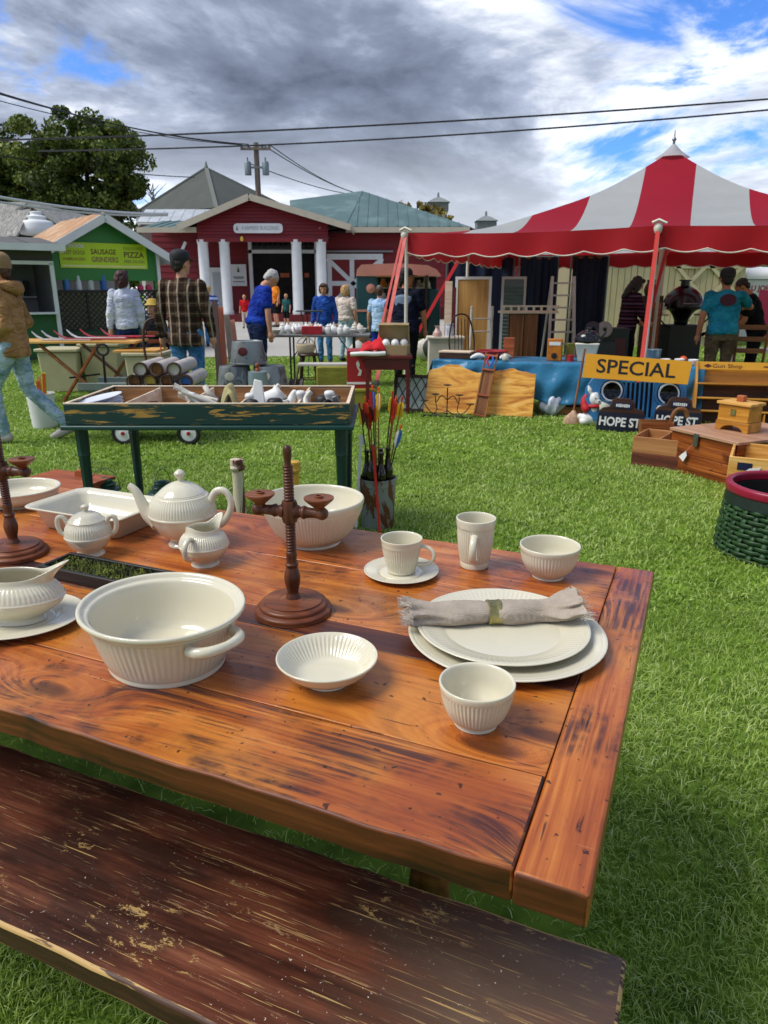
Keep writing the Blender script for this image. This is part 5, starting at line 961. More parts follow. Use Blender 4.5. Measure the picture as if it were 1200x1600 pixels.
# ------------------------------------------------------------------ striped tent
def tent():
    p1 = Vector((.30, 10.1)); e1 = Vector((.931, -.365)); e2 = Vector((.365, .931)); S = 6.25; ze, za = 2.13, 3.42; nst = 9; sw = S/nst
    t = thing('market_tent', 'red and white striped pole tent with scalloped red valance', 'tent', (p1.x, p1.y, 0), math.atan2(e1.y, e1.x))
    # local frame: x along the front, y to the back, front left corner at the origin
    faces = [Matrix.Identity(4), T(S, 0, 0) @ RZ(90), T(S, S, 0) @ RZ(180), T(0, S, 0) @ RZ(-90)]
    def zz(d): s = d/(S/2); return ze+(za-ze)*(.12*s+.88*s**2.0)
    for k, F in enumerate(faces):
        for i in range(nst):
            w0, w1 = i*sw, (i+1)*sw; b = MB(); red = i % 2 == 0
            def fn(u, v, w0=w0, w1=w1):
                w = w0+(w1-w0)*u; dm = max(.0, min(w, S-w)); d = dm*v
                sag = -.028*math.sin(math.pi*min(1, d/(S/2)))*math.sin(math.pi*w/S*4)**2-.02*math.cos((w/S)*4*math.pi*1)*(1-v)*0
                return F @ Vector((w, d, zz(d)+sag-.035*math.sin(math.pi*((w/(S/2)) % 1))*(1-min(1, d/1.2))))
            b.grid(fn, 10, 22); mk('stripe_panel', b, M['tent_red' if red else 'tent_white'], t, smooth=60)
        b = MB(); n = 120; hang = .285
        def fv(u, v):
            w = S*u; top = ze-.035*math.sin(math.pi*((w/(S/2)) % 1)); sc = .045*abs(math.sin(math.pi*w/.46)); return F @ Vector((w, -.012-.03*v*math.sin(w*7.3)*.8, top-(hang-.045+sc)*v))
        b.grid(fv, 180, 6); mk('valance', b, M['valance'], t, smooth=60)
        b = MB(); b.tube([fv(i/180, 1.0) for i in range(181)], .008, 4, cap=False); mk('trim', b, M['offwhite'], t)
    # hips and poles
    def pole(x, y, h=ze): b = MB(); b.cyl((x, y, 0), (x, y, h), .024); mk('pole', b, M['offwhite'], t, smooth=60)
    for x, y in ((0, 0), (S/2, 0), (S, 0), (0, S/2), (0, S), (S/2, S), (S, S), (S, S/2)):
        pole(x, y)
        b = MB(); b.lathe(catmull([(0, .03), (.03, .02), (.05, -.02), (.04, -.07), (.015, -.1), (0, -.1)], 3), 10, T(x+(-.02 if x == 0 else 0), y-.03, ze)); b.tube([(x-.07, y-.06, ze+.03), (x, y-.07, ze+.06), (x+.09, y-.06, ze+.02)], .018, 6); mk('knot', b, M['offwhite'], t, smooth=60)
    b = MB(); b.cyl((S/2, S/2, 0), (S/2, S/2, za+.02), .04); mk('centre_pole', b, M['offwhite'], t)
    b = MB(); b.lathe(catmull([(.25, -.13), (.15, -.065), (.08, .0), (.03, .05), (.0, .08)], 4), 24, T(S/2, S/2, za+.02)); mk('cap', b, M['tent_white'], t, smooth=60)
    b = MB(); b.lathe(catmull([(.02, .04), (.02, .10), (.035, .12), (.012, .16), (.006, .24), (0, .25)], 3), 10, T(S/2, S/2, za+.02)); mk('finial', b, M['steel'], t, smooth=60)
    def strap(p, q, w=.05, m='strap'):
        b = MB(); p = Vector(p); q = Vector(q); b.bar(p, q, w, .006, (0, 1, 0)); s = mk('guy_strap', b, M[m], t); k = p.lerp(q, .86); b = MB(); d = (q-p).normalized(); b.bar(k-d*.035, k+d*.035, .062, .02, (0, 1, 0)); mk('buckle', b, M['iron'], s); b = MB(); b.cyl(q+Vector((0, 0, .05)), q-Vector((0, 0, .05)), .014); mk('stake', b, M['iron'], s)
    strap((S/2, -.04, ze-.02), (S/2, -1.25, 0), .045); strap((0, -.04, ze-.02), (.02, -1.3, 0)); strap((-.05, -.02, ze-.02), (-.20, -1.05, 0), .03)
    strap((-.04, S/2, ze-.02), (-1.25, S/2-.1, 0), .06, 'strap_red'); strap((-.04, S, ze-.02), (-1.3, S, 0), .06, 'strap_red'); strap((S/2+.1, S*.5, ze+.1), (S/2-.1, S*.45, .9), .05, 'strap_red')
M['strap_red'] = plain('#c01a1c', .5, .1, 10)
tent()
# ------------------------------------------------------------------ blue cloth table
BT0 = Vector((xat(680, 8.8, .6), 8.8, 0)); BT1 = Vector((xat(1098, 7.95, .6), 7.95, 0)); BTA = math.atan2((BT1-BT0).y, (BT1-BT0).x); BTW = (BT1-BT0).length; BTZ = .60
BTM = Matrix.Translation(BT0) @ Matrix.Rotation(BTA, 4, 'Z')
def BL(x, y, z=0): return BTM @ Vector((x, y, z))
def bx_px(px, y=0, z=BTZ):   # local x on the stall line for a photo column
    r = ray(px, 560); a = BTM.inverted() @ Vector((0, 0, 0)); d = BTM.inverted().to_3x3() @ Vector((r.x, r.y, 0)); return a.x+d.x*(y-a.y)/d.y
def stall_table():
    t = thing('stall_table', 'long trestle table under a creased blue vinyl cloth', 'table'); t.matrix_world = BTM
    b = MB(); b.box(BTW/2, .38, BTZ-.02, BTW, .74, .03); mk('top', b, M['brownx'], t)
    for x in (.25, BTW/2, BTW-.25):
        for y in (.1, .66): b = MB(); b.cyl((x, y, 0), (x, y, BTZ-.035), .018); mk('leg', b, M['black'], t)
    cl = MB(); W = BTW; prof = [(0, 0)]
    def fn(u, v):
        x = -.03+u*(W+.06); L = .76+.46; s = v*L; wv = .012*math.sin(x*9)+.010*math.sin(x*23+1)
        drop = .30 if x < .95 else .44
        drop = .24+.22*min(1, max(0, (x-.5)/.9)); r = .03
        if s < .74: return (x, .755-s, BTZ+.004+.003*math.sin(x*13+s*9))
        q = (s-.74)/(L-.74); z = BTZ+.002-q*drop; fold = (.040*math.sin(x*9+1.6*math.sin(x*3.1))+.022*math.sin(x*23+q*5)+.03*math.sin(x*5+q*8))*(.15+.85*q)-.05*q
        return (x, .755-.74-.018-.012*q+fold*.9-.02*q, z)
    cl.grid(fn, 160, 44); o = mk('tablecloth', cl, M['bluecloth'], None, smooth=70, solid=.003); o.matrix_world = BTM; tag(o, 'creased blue vinyl cloth draped over the long trestle table', 'tablecloth')
    # a short side drop at the left end
    b = MB(); b.grid(lambda u, v: (-.032-.09*v+.02*math.sin(u*9)*v, .75*u, BTZ+.003-v*(.26+.05*math.sin(u*6))), 14, 8); mk('side_drop', b, M['bluecloth'], o, smooth=70, solid=.003)
stall_table()
def front_goods():
    # live edge slab
    sx0, sx1 = bx_px(668, -.22), bx_px(838, -.22); n = 24; w = sx1-sx0; t = [0, .12, .2, .3, .42, .55, .68, .78, .88, 1]; hh = [.50, .55, .59, .57, .50, .49, .53, .56, .52, .50]
    b = MB(); top = [(w*k/n, float(np.interp(k/n, t, hh))+.006*math.sin(k*2.1)) for k in range(n+1)]; poly = [(-.03, 0), (w+.0, -.0)]+top[::-1]
    b.prism(poly, -.014, .014, RX(90)); o = one('wood_slab', 'honey coloured live edge wood slab leaning against the blue cloth', 'slab', b, M['slab'], bevel=.003); o.matrix_world = BTM @ T(sx0, -.26, .006) @ RX(-17)
    # sled leaning on the slab
    t2 = thing('wooden_sled', 'narrow brown wooden sled with red and blue rope leaning on the slab', 'sled'); x0 = bx_px(754, -.34); t2.matrix_world = BTM @ T(x0, -.40, .0) @ RZ(4) @ RX(-20) @ RY(7)
    for s in (-1, 1): b = MB(); b.box(s*.065, 0, .38, .018, .03, .76); mk('runner', b, M['brownwood'], t2, bevel=.003)
    b = MB(); b.box(0, .004, .30, .11, .012, .52); mk('deck', b, M['brownwood'], t2)
    for z in (.02, .26, .56, .73): b = MB(); b.box(0, -.018, z, .15, .012, .022); mk('slat', b, M['redbrown'], t2)
    for s, c in ((-.02, '#c01c22'), (.02, '#2c5cb0')): b = MB(); b.tube(catmull([(s, -.02, .72), (s*1.6, -.03, .66), (s*.4, -.03, .6)], 4), .012, 6); mk('rope', b, plain(c, .7, .2, 20), t2)
    # iron candelabra
    cx = bx_px(700, -.52); t3 = thing('iron_candelabra', 'low black iron five armed candelabra before the wood slab', 'candelabra'); t3.matrix_world = BTM @ T(cx, -.50, 0)
    pts = [(-.27, .17), (-.14, .25), (0, .36), (.14, .25), (.27, .15)]
    b = MB(); b.tube([(-.30, 0, .012), (.30, 0, .012)], .008, 6); b.cyl((0, 0, 0), (0, 0, .34), .007, seg=6)
    for s in (-1, 1):
        b.tube(catmull([(0, 0, .2), (s*.07, 0, .25), (s*.13, 0, .17), (s*.14, 0, .24)], 4), .006, 6); b.tube(catmull([(0, 0, .08), (s*.1, 0, .03), (s*.2, 0, .06), (s*.27, 0, .15)], 4), .006, 6); b.tube(catmull([(s*.14, 0, .18), (s*.12, 0, .08), (s*.18, 0, .02)], 4), .005, 6)
    mk('frame', b, M['iron'], t3, smooth=60)
    for x, z in pts: b = MB(); b.lathe([(0, 0), (.012, 0), (.05, .012), (.05, .016), (0, .014)], 16, T(x, 0, z)); mk('drip_pan', b, M['iron'], t3)
    for s in (-1, 1): b = MB(); b.box(s*.28, 0, .006, .02, .16, .012); mk('foot', b, M['iron'], t3)
    # white sack under the table
    b = MB(); rr = random.Random(6)
    def sack(u, v): a = 2*math.pi*u; e = math.pi*(v-.5); r = 1+.12*math.sin(5*a+7*v)+.1*math.sin(9*a-11*v); return (.15*math.cos(a)*math.cos(e)*r, .12*math.sin(a)*math.cos(e)*r, .13+.13*math.sin(e)*(1+.12*math.sin(3*a)))
    b.grid(sack, 30, 16); o = one('plastic_sack', 'crumpled white plastic sack under the blue cloth', 'sack', b, plain('#c3c8d6', .4, .15, 8), smooth=40); o.location = BL(bx_px(868, .05), .0)
    t4 = thing('low_crate', 'low brown wooden crate on the grass behind the broom', 'crate'); t4.matrix_world = BTM @ T(bx_px(893, .05), .1, 0)
    for nm, a in (('bottom', (0, 0, .01, .3, .24, .016)), ('side', (0, -.12, .065, .3, .015, .09)), ('side', (0, .12, .065, .3, .015, .09)), ('end', (-.145, 0, .065, .012, .22, .09)), ('end', (.145, 0, .065, .012, .22, .09))): b = MB(); b.box(*a); mk(nm, b, M['brownx'], t4, bevel=.002)
    # broom
    t5 = thing('broom', 'corn broom with wooden handle leaning on the blue cloth', 'broom'); p0 = P(893, 662); p1 = A(914, 545, 8.02)
    b = MB(); d = p1-p0; b.cyl(p0+d*.16, p1, .012); mk('handle', b, M['brownwood'], t5, smooth=60); b = MB(); s = Vector((1, 0, 0)); rg = []
    for q, w, h in ((0, .105, .03), (.06, .095, .032), (.13, .065, .03), (.17, .03, .022), (.2, .018, .016)): rg.append([p0+d*q*.9+s*w*math.cos(a)+Vector((0, 1, 0))*h*math.sin(a) for a in [2*math.pi*k/20 for k in range(20)]])
    b.loft(rg); mk('bristles', b, wood('broom_straw', '#8a6a4a', '#b8937a', '#d6bca4', 2, .9, 2.5, .6), t5, smooth=60)
front_goods()
def rabbit():
    c = P(923, 664); t = thing('rabbit_figure', 'white painted wooden rabbit figure with red scarf and hood', 'figurine', c, R(-5)); w = M['white']
    b = MB()
    for p, r in (((-.005, 0, .075), (.12, .07, .075)), ((-.075, -.01, .045), (.055, .06, .045)), ((.075, -.01, .04), (.05, .06, .04)), ((.02, 0, .17), (.078, .06, .085)), ((.025, -.01, .285), (.072, .06, .078)), ((.05, -.045, .262), (.040, .035, .034)), ((-.115, .02, .09), (.035, .035, .035))): b.ball(p, r, 18)
    b.tube([(-.02, 0, .33), (-.045, .0, .385), (-.06, 0, .43)], [.024, .028, .010], 10); b.tube([(.07, 0, .33), (.085, 0, .385), (.085, 0, .43)], [.024, .028, .010], 10)
    skinned('body', b, w, t, .008, 3)
    b = MB(); b.tube(catmull([(-.055, .0, .345), (-.085, .01, .27), (-.075, -.01, .20), (-.05, -.03, .15)], 4), [.018, .024, .030, .034, .038, .043, .043, .045, .05, .052, .05, .045, .03], 12); mk('hood', b, plain('#b0141c', .6, .15, 12), t, smooth=60)
    b = MB(); b.tube([(.022+.074*math.cos(a), -.002+.062*math.sin(a), .212) for a in [2*math.pi*k/20 for k in range(20)]], .020, 8, closed=True); mk('scarf', b, plain('#b0141c', .6, .15, 12), t, smooth=60)
    for x in (.015, .06): b = MB(); b.ball((x, -.066, .30), .008, 8); mk('eye', b, M['black'], t)
    b = MB(); b.ball((.05, -.08, .268), .009, 8); mk('nose', b, M['darkred'], t)
rabbit()
def jeep_front():
    Y = 7.62; ox = xat(995, Y, .3); t = thing('vehicle_grille', 'blue painted vehicle grille panel with two round headlights', 'grille', (ox, Y, 0), BTA*.8); blue = plain('#2f74a8', .35, .25, 7); t.rotation_euler = (R(-10), 0, BTA*.6)
    X = lambda px: (px-995)/145.0; Z = lambda py: (668-py)/141.0
    out = [(X(925), Z(640)), (X(917), Z(618)), (X(922), Z(602)), (X(940), Z(594)), (X(990), Z(590)), (X(1045), Z(596)), (X(1064), Z(606)), (X(1067), Z(622)), (X(1058), Z(640)), (X(1046), Z(664)), (X(945), Z(660))]
    # panel with slots: built from bars
    b = MB(); zl, zh = Z(660), Z(600); slots = [X(968)+i*.064 for i in range(9)]
    def cell(x0, x1, z0, z1, dep=.05): b.box((x0+x1)/2, 0, (z0+z1)/2, x1-x0, dep, z1-z0)
    cell(X(972), X(1020), Z(598), Z(590)); cell(X(972), X(1020), zl-.0, zl+.05)
    xs = [X(972)+(X(1020)-X(972))*i/7 for i in range(8)]
    for x in xs: cell(x-.010, x+.010, zl+.05, Z(598))
    for s, x0, x1 in ((-1, X(918), X(971)), (1, X(1021), X(1068))):
        pl = [(x0, Z(640)), (x0-(.0), Z(610)), (x0+.08 if s < 0 else x0, Z(592)), (x1 if s < 0 else x1-.08, Z(592)), (x1, Z(610)), (x1, Z(640)), (x1-(.0 if s < 0 else .1), zl), (x0+(.1 if s < 0 else 0), zl)]; b.prism(pl[::-1], -.025, .025, RX(90))
    mk('panel', b, blue, t, bevel=.006)
    b = MB(); b.box(0, .06, Z(630), X(1062)-X(924), .015, .42); mk('backing', b, M['black'], t)
    for px, py in ((957, 615), (1041, 617)):
        b = MB(); b.lathe([(.080, 0), (.122, 0), (.124, .02), (.108, .042), (.092, .04), (.080, .0)], 36, T(X(px), -.026, Z(py)) @ RX(90)); h = mk('headlight', b, M['chrome'], t, smooth=50); b = MB(); b.lathe([(.088, .032), (.07, .022), (.04, .012), (0, .008)], 30, T(X(px), -.03, Z(py)) @ RX(90)); mk('lens', b, plain('#1e2022', .10, .4, 12, 0, .5), h, smooth=60)
        b = MB(); b.lathe([(.122, 0), (.142, .0), (.142, .03), (.122, .034)], 36, T(X(px), -.025, Z(py)) @ RX(90)); mk('bezel', b, blue, h, smooth=50)
    for px, py in ((948, 638), (1034, 641)): b = MB(); b.lathe([(.0, .03), (.05, .024), (.062, .01), (.062, 0), (0, 0)], 26, T(X(px), -.03, Z(py)) @ RX(90)); mk('fog_light', b, plain('#d8d2bd', .2, .1, 8), t, smooth=50)
    # SPECIAL sign stands on the panel
    Mx = T(0, 0, 0); t2 = thing('special_sign', 'yellow board sign with black capitals reading SPECIAL above the blue grille', 'sign'); c = A(996, 577, 7.55); t2.location = c; t2.rotation_euler = (R(-10), R(3.2), BTA*.6)
    b = MB(); b.prism([(-.535, .125), (.53, .118), (.515, -.118), (-.55, -.125)][::-1], -.006, .006, RX(90)); mk('board', b, plain('#e09c14', .45, .06, 5), t2); lettering('special', M['black'], t2, T(-.02, -.0075, 0) @ UP @ Matrix.Diagonal((1.28, 1, 1, 1)))
    # street-sign boards
    for k, (px, py, Y2, lab) in enumerate(((967, 656, 7.34, 'black street sign board lettered HOPE ST with carved brown top beside the rabbit'), (1056, 655, 7.42, 'black street sign board lettered HOPE ST half hidden behind the brown basket'))):
        z = zat(py, Y2); t3 = thing('street_sign', lab, 'sign', (xat(px+2, Y2, z), Y2, 0), BTA*.7); t3.rotation_euler = (R(-6), R(3), BTA*.7); w, h = .47, .19
        b = MB(); b.box(0, 0, h/2+.005, w, .022, h); mk('board', b, plain('#0f1428', .4, .15, 6), t3, bevel=.003)
        b = MB(); pr = [(-w/2, 0), (w/2, 0), (w/2-.03, .045), (.13, .06), (.11, .13), (.06, .155), (-.06, .155), (-.11, .13), (-.13, .06), (-w/2+.04, .045)]; b.prism(pr, -.012, .012, T(0, .002, h+.005) @ RX(90)); mk('carved_top', b, M['darkwood'], t3, bevel=.004)
        b = MB(); b.box(0, -.014, h+.085, .18, .006, .055); mk('name_plate', b, plain('#141a3c', .4, .1, 6), t3); [mk('plate_mark', MB().box(-.06+.02*q, -.0185, h+.085, .014, .003, .026+.004*(q % 3)), M['white'], t3) for q in range(7)]; lettering('hope', M['white'], t3, T(0, -.0125, h/2+.005) @ UP @ Matrix.Diagonal((.94, 1.05, 1, 1)))
    Y3 = 7.12; t4 = thing('splint_basket', 'flat brown splint basket with arched handle before the street signs', 'basket', (xat(1024, Y3, .1), Y3, 0), R(-10)); w, d, h = .155, .09, .155
    b = MB(); b.loft([[(-w*.9, -d, 0), (w*.9, -d, 0), (w*.9, d, 0), (-w*.9, d, 0)], [(-w, -d-.01, h), (w, -d-.01, h), (w, d+.01, h), (-w, d+.01, h)], [(-w+.012, -d+.002, h), (w-.012, -d+.002, h), (w-.012, d-.002, h), (-w+.012, d-.002, h)], [(-w*.88, -d+.01, .02), (w*.88, -d+.01, .02), (w*.88, d-.01, .02), (-w*.88, d-.01, .02)]]); mk('body', b, M['brownx'], t4)
    for k in range(5):
        b = MB(); b.box(0, -d-.006-.002*k, .02+.03*k, 2*w*(.92+.02*k), .006, .024); mk('splint', b, M['redbrown'], t4)
    b = MB(); b.tube(catmull([(w-.01, 0, .1), (w+.0, 0, .22), (w+.05, 0, .28), (w+.11, .0, .27), (w+.14, .0, .2)], 4), .014, 8, sx=1.6); mk('handle', b, M['brownx'], t4, smooth=60)
jeep_front()
def hutch():
    c = P(1082, 664); t = thing('open_shelf', 'pine hutch shelf with painted top rail and pigeonholes', 'shelf', c, R(-16)); t.rotation_euler = (R(-12), 0, R(-13)); W, H, D = 1.12, .70, .20; m, mz = M['honey'], M['honey_z']
    def bx(nm, x, y, z, a, b_, c_, mm): b = MB(); b.box(0, 0, 0, a, b_, c_); return mk(nm, b, mm, t, bevel=.003, loc=(x, y, z))
    for x in (.01, W-.01):
        b = MB(); b.prism([(0, 0), (D, 0), (D, H), (.08, H), (.02, .47), (0, .44)], -.010, .010, Matrix(((0, 0, 1, x), (1, 0, 0, 0), (0, 1, 0, 0), (0, 0, 0, 1)))); mk('side_panel', b, mz, t, bevel=.003)
    bx('back_panel', W/2, D-.008, H/2, W-.04, .014, H-.01, M['darkhoney']); bx('upper_back', W/2, D-.022, .555, W-.042, .010, .16, m)
    for z, y0 in ((.01, .0), (.16, .0), (.30, .0), (.455, .0)): bx('shelf_board', W/2, D/2-.004, z, W-.042, D-.024, .02, m)
    for x in (.72, .93): bx('divider', x, D/2, .085, .014, D-.03, .128, mz)
    bx('top_rail', W/2, .10, H-.045, W-.042, .018, .085, M['honey_light']); b = MB(); lettering('gun', M['darkred'], t, T(.32, .0895, H-.048) @ UP); 
    b = MB()
    for s in (-1, 1): b.prism([(.03*s, -.012), (.16*s, -.006), (.16*s, .002), (.05*s, .012)][::s], 0, .002, T(.84, .0895, H-.045) @ RX(90))
    mk('painted_wing', b, M['darkred'], t); b = MB(); b.lathe([(0, 0), (.03, 0), (.03, .003), (0, .003)], 20, T(.84, .0895, H-.045) @ RX(90)); mk('painted_badge', b, M['red'], t)
    b = MB(); b.prism([(-.04, 0), (0, .02), (.04, 0), (0, -.02)], 0, .003, T(.12, .0895, H-.045) @ RX(90)); mk('painted_diamond', b, M['darkred'], t)
    # small metal bird clip on the shelf
    b = MB(); b.tube(catmull([(-.07, 0, .12), (-.03, 0, .06), (0, 0, .02), (.05, 0, .07), (.10, 0, .13)], 4), [.004, .006, .008, .010, .012, .014, .014, .014, .012, .01, .008, .006, .005, .004, .003, .003, .003], 6); b.ball((0, 0, .02), (.03, .02, .02)); b.tube(catmull([(-.09, 0, .02), (0, 0, .0), (.09, 0, .015)], 4), .006, 6); o = one('wire_bird', 'dark wire bird ornament perched on the pine hutch', 'ornament', b, M['iron'], smooth=60); o.matrix_world = Matrix.Translation(c) @ RZ(-13) @ RX(-12) @ T(.78, .03, .317)
M['darkhoney'] = wood('dark_pine', '#2c1808', '#4f2c10', '#75441c', 0, .6); M['honey_light'] = plain('#d89a24', .45, .12, 5)
hutch()
def crate(name, label, loc, rz, W, D, H, th, m, mid=False, cat='crate', mark=False):
    t = thing(name, label, cat, loc, rz)
    def bx(nm, *a): b = MB(); b.box(0, 0, 0, *a[3:]); return mk(nm, b, m, t, bevel=.003, loc=a[:3])
    bx('bottom', W/2, D/2, .012, W-.004, D-.004, .02)
    for y in (th/2, D-th/2): bx('side_board', W/2, y, H/2, W, th, H)
    for x in (th/2, W-th/2): bx('end_board', x, D/2, H/2+.001, th, D-2*th-.002, H)
    if mid: bx('divider', W*.5, D/2, H*.48, .012, D-2*th-.002, H*.9)
    return t
def right_goods():
    F1 = P(1043, 733); F2 = P(1143, 763); u = (F2-F1); L = u.length; a = math.atan2(u.y, u.x)
    zt = zat(672, F1.y)
    t = thing('wooden_chest', 'large worn brown wooden chest with hanging price tag', 'chest', F1, a); D = .85; n = 4
    for k in range(n):
        h = zt/n; b = MB(); b.box(0, 0, 0, L, .025, h-.003); mk('front_plank', b, M['chestwood'], t, bevel=.003, loc=(L/2, .0125, h*(k+.5)))
        b = MB(); b.box(0, 0, 0, D-.05, .025, h-.003); mk('side_plank', b, M['chestwood'], t, bevel=.003, loc=(L-.0125, D/2, h*(k+.5)), rot=(0, 0, math.pi/2)); b = MB(); b.box(0, 0, 0, D-.05, .025, h-.003); mk('side_plank', b, M['chestwood'], t, bevel=.003, loc=(.0125, D/2, h*(k+.5)), rot=(0, 0, math.pi/2))
        b = MB(); b.box(0, 0, 0, L, .025, h-.003); mk('back_plank', b, M['chestwood'], t, bevel=.003, loc=(L/2, D-.0125, h*(k+.5)))
    b = MB(); b.box(0, 0, 0, L+.03, D+.03, .024); lid = mk('lid', b, M['chesttop'], t, bevel=.004, loc=(L/2, D/2, zt+.012))
    b = MB(); b.box(L*.42, -.02, zt-.03, .045, .012, .10, ); mk('hasp', b, M['steel'], t, bevel=.002, rot=None); b = MB(); b.bar((L*.40, -.024, zt-.06), (L*.28, -.03, zt-.15), .004, .003, (0, 1, 0)); mk('tag_string', b, plain('#c07060', .7, .1, 9), t); b = MB(); b.prism([(0, 0), (.035, .03), (.05, -.005), (.02, -.06), (-.03, -.03)], -.001, .001, T(L*.25, -.03, zt-.16) @ RX(90)); mk('price_tag', b, M['white'], t)
    # little footed box
    p = P(1152, 672, zt+.025); t2 = thing('footed_box', 'small oak box with knob lid and arched foot on the chest', 'box', p, a+R(10)); w, d, h = .23, .18, .235
    w = .255; b = MB(); b.prism([(-w/2-.01, 0), (-w*.36, 0)]+[(-w*.36*math.cos(math.pi*k/10), .045*math.sin(math.pi*k/10)) for k in range(1, 10)]+[(w*.36, 0), (w/2+.01, 0), (w/2+.01, .075), (-w/2-.01, .075)], -d/2, d/2, RX(90)); mk('foot', b, M['honey'], t2, bevel=.003)
    b = MB(); b.box(0, 0, .14, w, d, .128); mk('case', b, M['honey'], t2, bevel=.004); b = MB(); b.box(0, 0, .216, w+.03, d+.03, .022); mk('lid', b, M['lightcrate'], t2, bevel=.004); b = MB(); b.box(0, 0, .25, .06, .05, .05); mk('knob', b, M['redbrown'], t2, bevel=.006); b = MB(); b.box(0, -d/2-.003, .15, .04, .006, .05); mk('latch', b, M['brass'], t2)
    # stacked crates
    q = P(985, 727); crate('wooden_crate', 'dark reddish wooden crate at the bottom of the pair beside the chest', q, a+R(30), .40, .42, .115, .014, M['darkcrate']); crate('wooden_crate', 'pale open wooden crate on top of the dark crate', q+Vector((.0, .0, .116)), a+R(32), .40, .42, .135, .014, M['rawcrate'], True)
    z = .0; q = P(1136, 800); q.z = 0; q = A(1136, 740, 4.75); q.z = 0; zz = zat(713, 4.75); tc = crate('pine_crate', 'shallow yellow pine crate with dark printed mark behind the green basket', q, R(-28), .75, .55, zz, .018, M['lightcrate'])
    b = MB(); b.box(.10, -.002, zz-.06, .09, .004, .05); mk('printed_mark', b, plain('#10183a', .5, .1, 5), tc); b = MB(); b.prism([(0, 0), (.09, .02), (.10, .045), (.03, .03)], 0, .004, T(.1, -.003, zz-.1) @ RX(90)); mk('printed_mark', b, M['white'], tc)
    # green woven basket
    cY = 3.80; h = zat(757, cY); cx = xat(1234, cY, h); tb = thing('woven_basket', 'large dark green woven splint basket with red rim', 'basket', (cx, cY, 0)); R0, R1 = .335, .30; nst = 30; nw = 11; seg = nst*4
    rad = lambda z: R0+(R1-R0)*(z/h)**1.15
    zc = h-.10; dz = zc/nw
    for k in range(nw):
        z0 = dz*k+.002; b = MB()
        def fw(u, v, k=k, z0=z0):
            z = z0+(dz-.005)*v; a = 2*math.pi*u; off = .0075*math.cos(nst/2*a*2/1.0*.5+math.pi*k)+.003*math.sin(math.pi*v); r = rad(z)+off; return (r*math.cos(a), r*math.sin(a), z)
        b.grid(fw, seg, 3); mk('weaver', b, M['wickerg'], tb, smooth=50, solid=.003)
    for k in range(nst):
        a = 2*math.pi*k/nst; b = MB(); da = .055
        def fs(u, v, a=a): z = zc*v; aa = a+(u-.5)*da*1.6; ph = math.cos(math.pi*v*nw*1.0+math.pi*k); r = rad(z)-.0065*ph*(1 if k % 2 else 1); return (r*math.cos(aa), r*math.sin(aa), z)
        b.grid(fs, 2, nw*3); mk('stake', b, M['wickerg2'], tb, smooth=50, solid=.003)
    b = MB(); b.lathe([(rad(zc)-.012, zc-.005), (rad(zc)+.010, zc-.005), (R1+.012, h-.03), (R1-.012, h-.03)], 64); mk('band', b, plain('#14231c', .5, .2, 12), tb, smooth=50)
    b = MB(); b.lathe(catmull([(R1-.012, h-.045), (R1+.016, h-.045), (R1+.020, h-.02), (R1+.016, h), (R1-.004, h+.004), (R1-.016, h-.004), (R1-.014, h-.045)], 3), 72); mk('rim', b, M['rimred'], tb, smooth=60); b = MB(); b.lathe([(0, .01), (R0-.02, .01), (R1-.02, h-.05), (R1-.012, h-.05), (R0-.012, .002), (0, .002)], 40); mk('lining', b, plain('#0c1410', .7, .2, 8), tb, smooth=50)
M['wickerg2'] = wood('green_stake', '#0d1f0c', '#234420', '#476a3a', 2, .5, 1.2, .3); M['darkcrate'] = wood('dark_crate', '#2c130c', '#552818', '#7d4028', 0, .6, .8); M['rawcrate'] = wood('raw_crate', '#7a4c26', '#a87444', '#c99a68', 0, .65, .8)
right_goods()
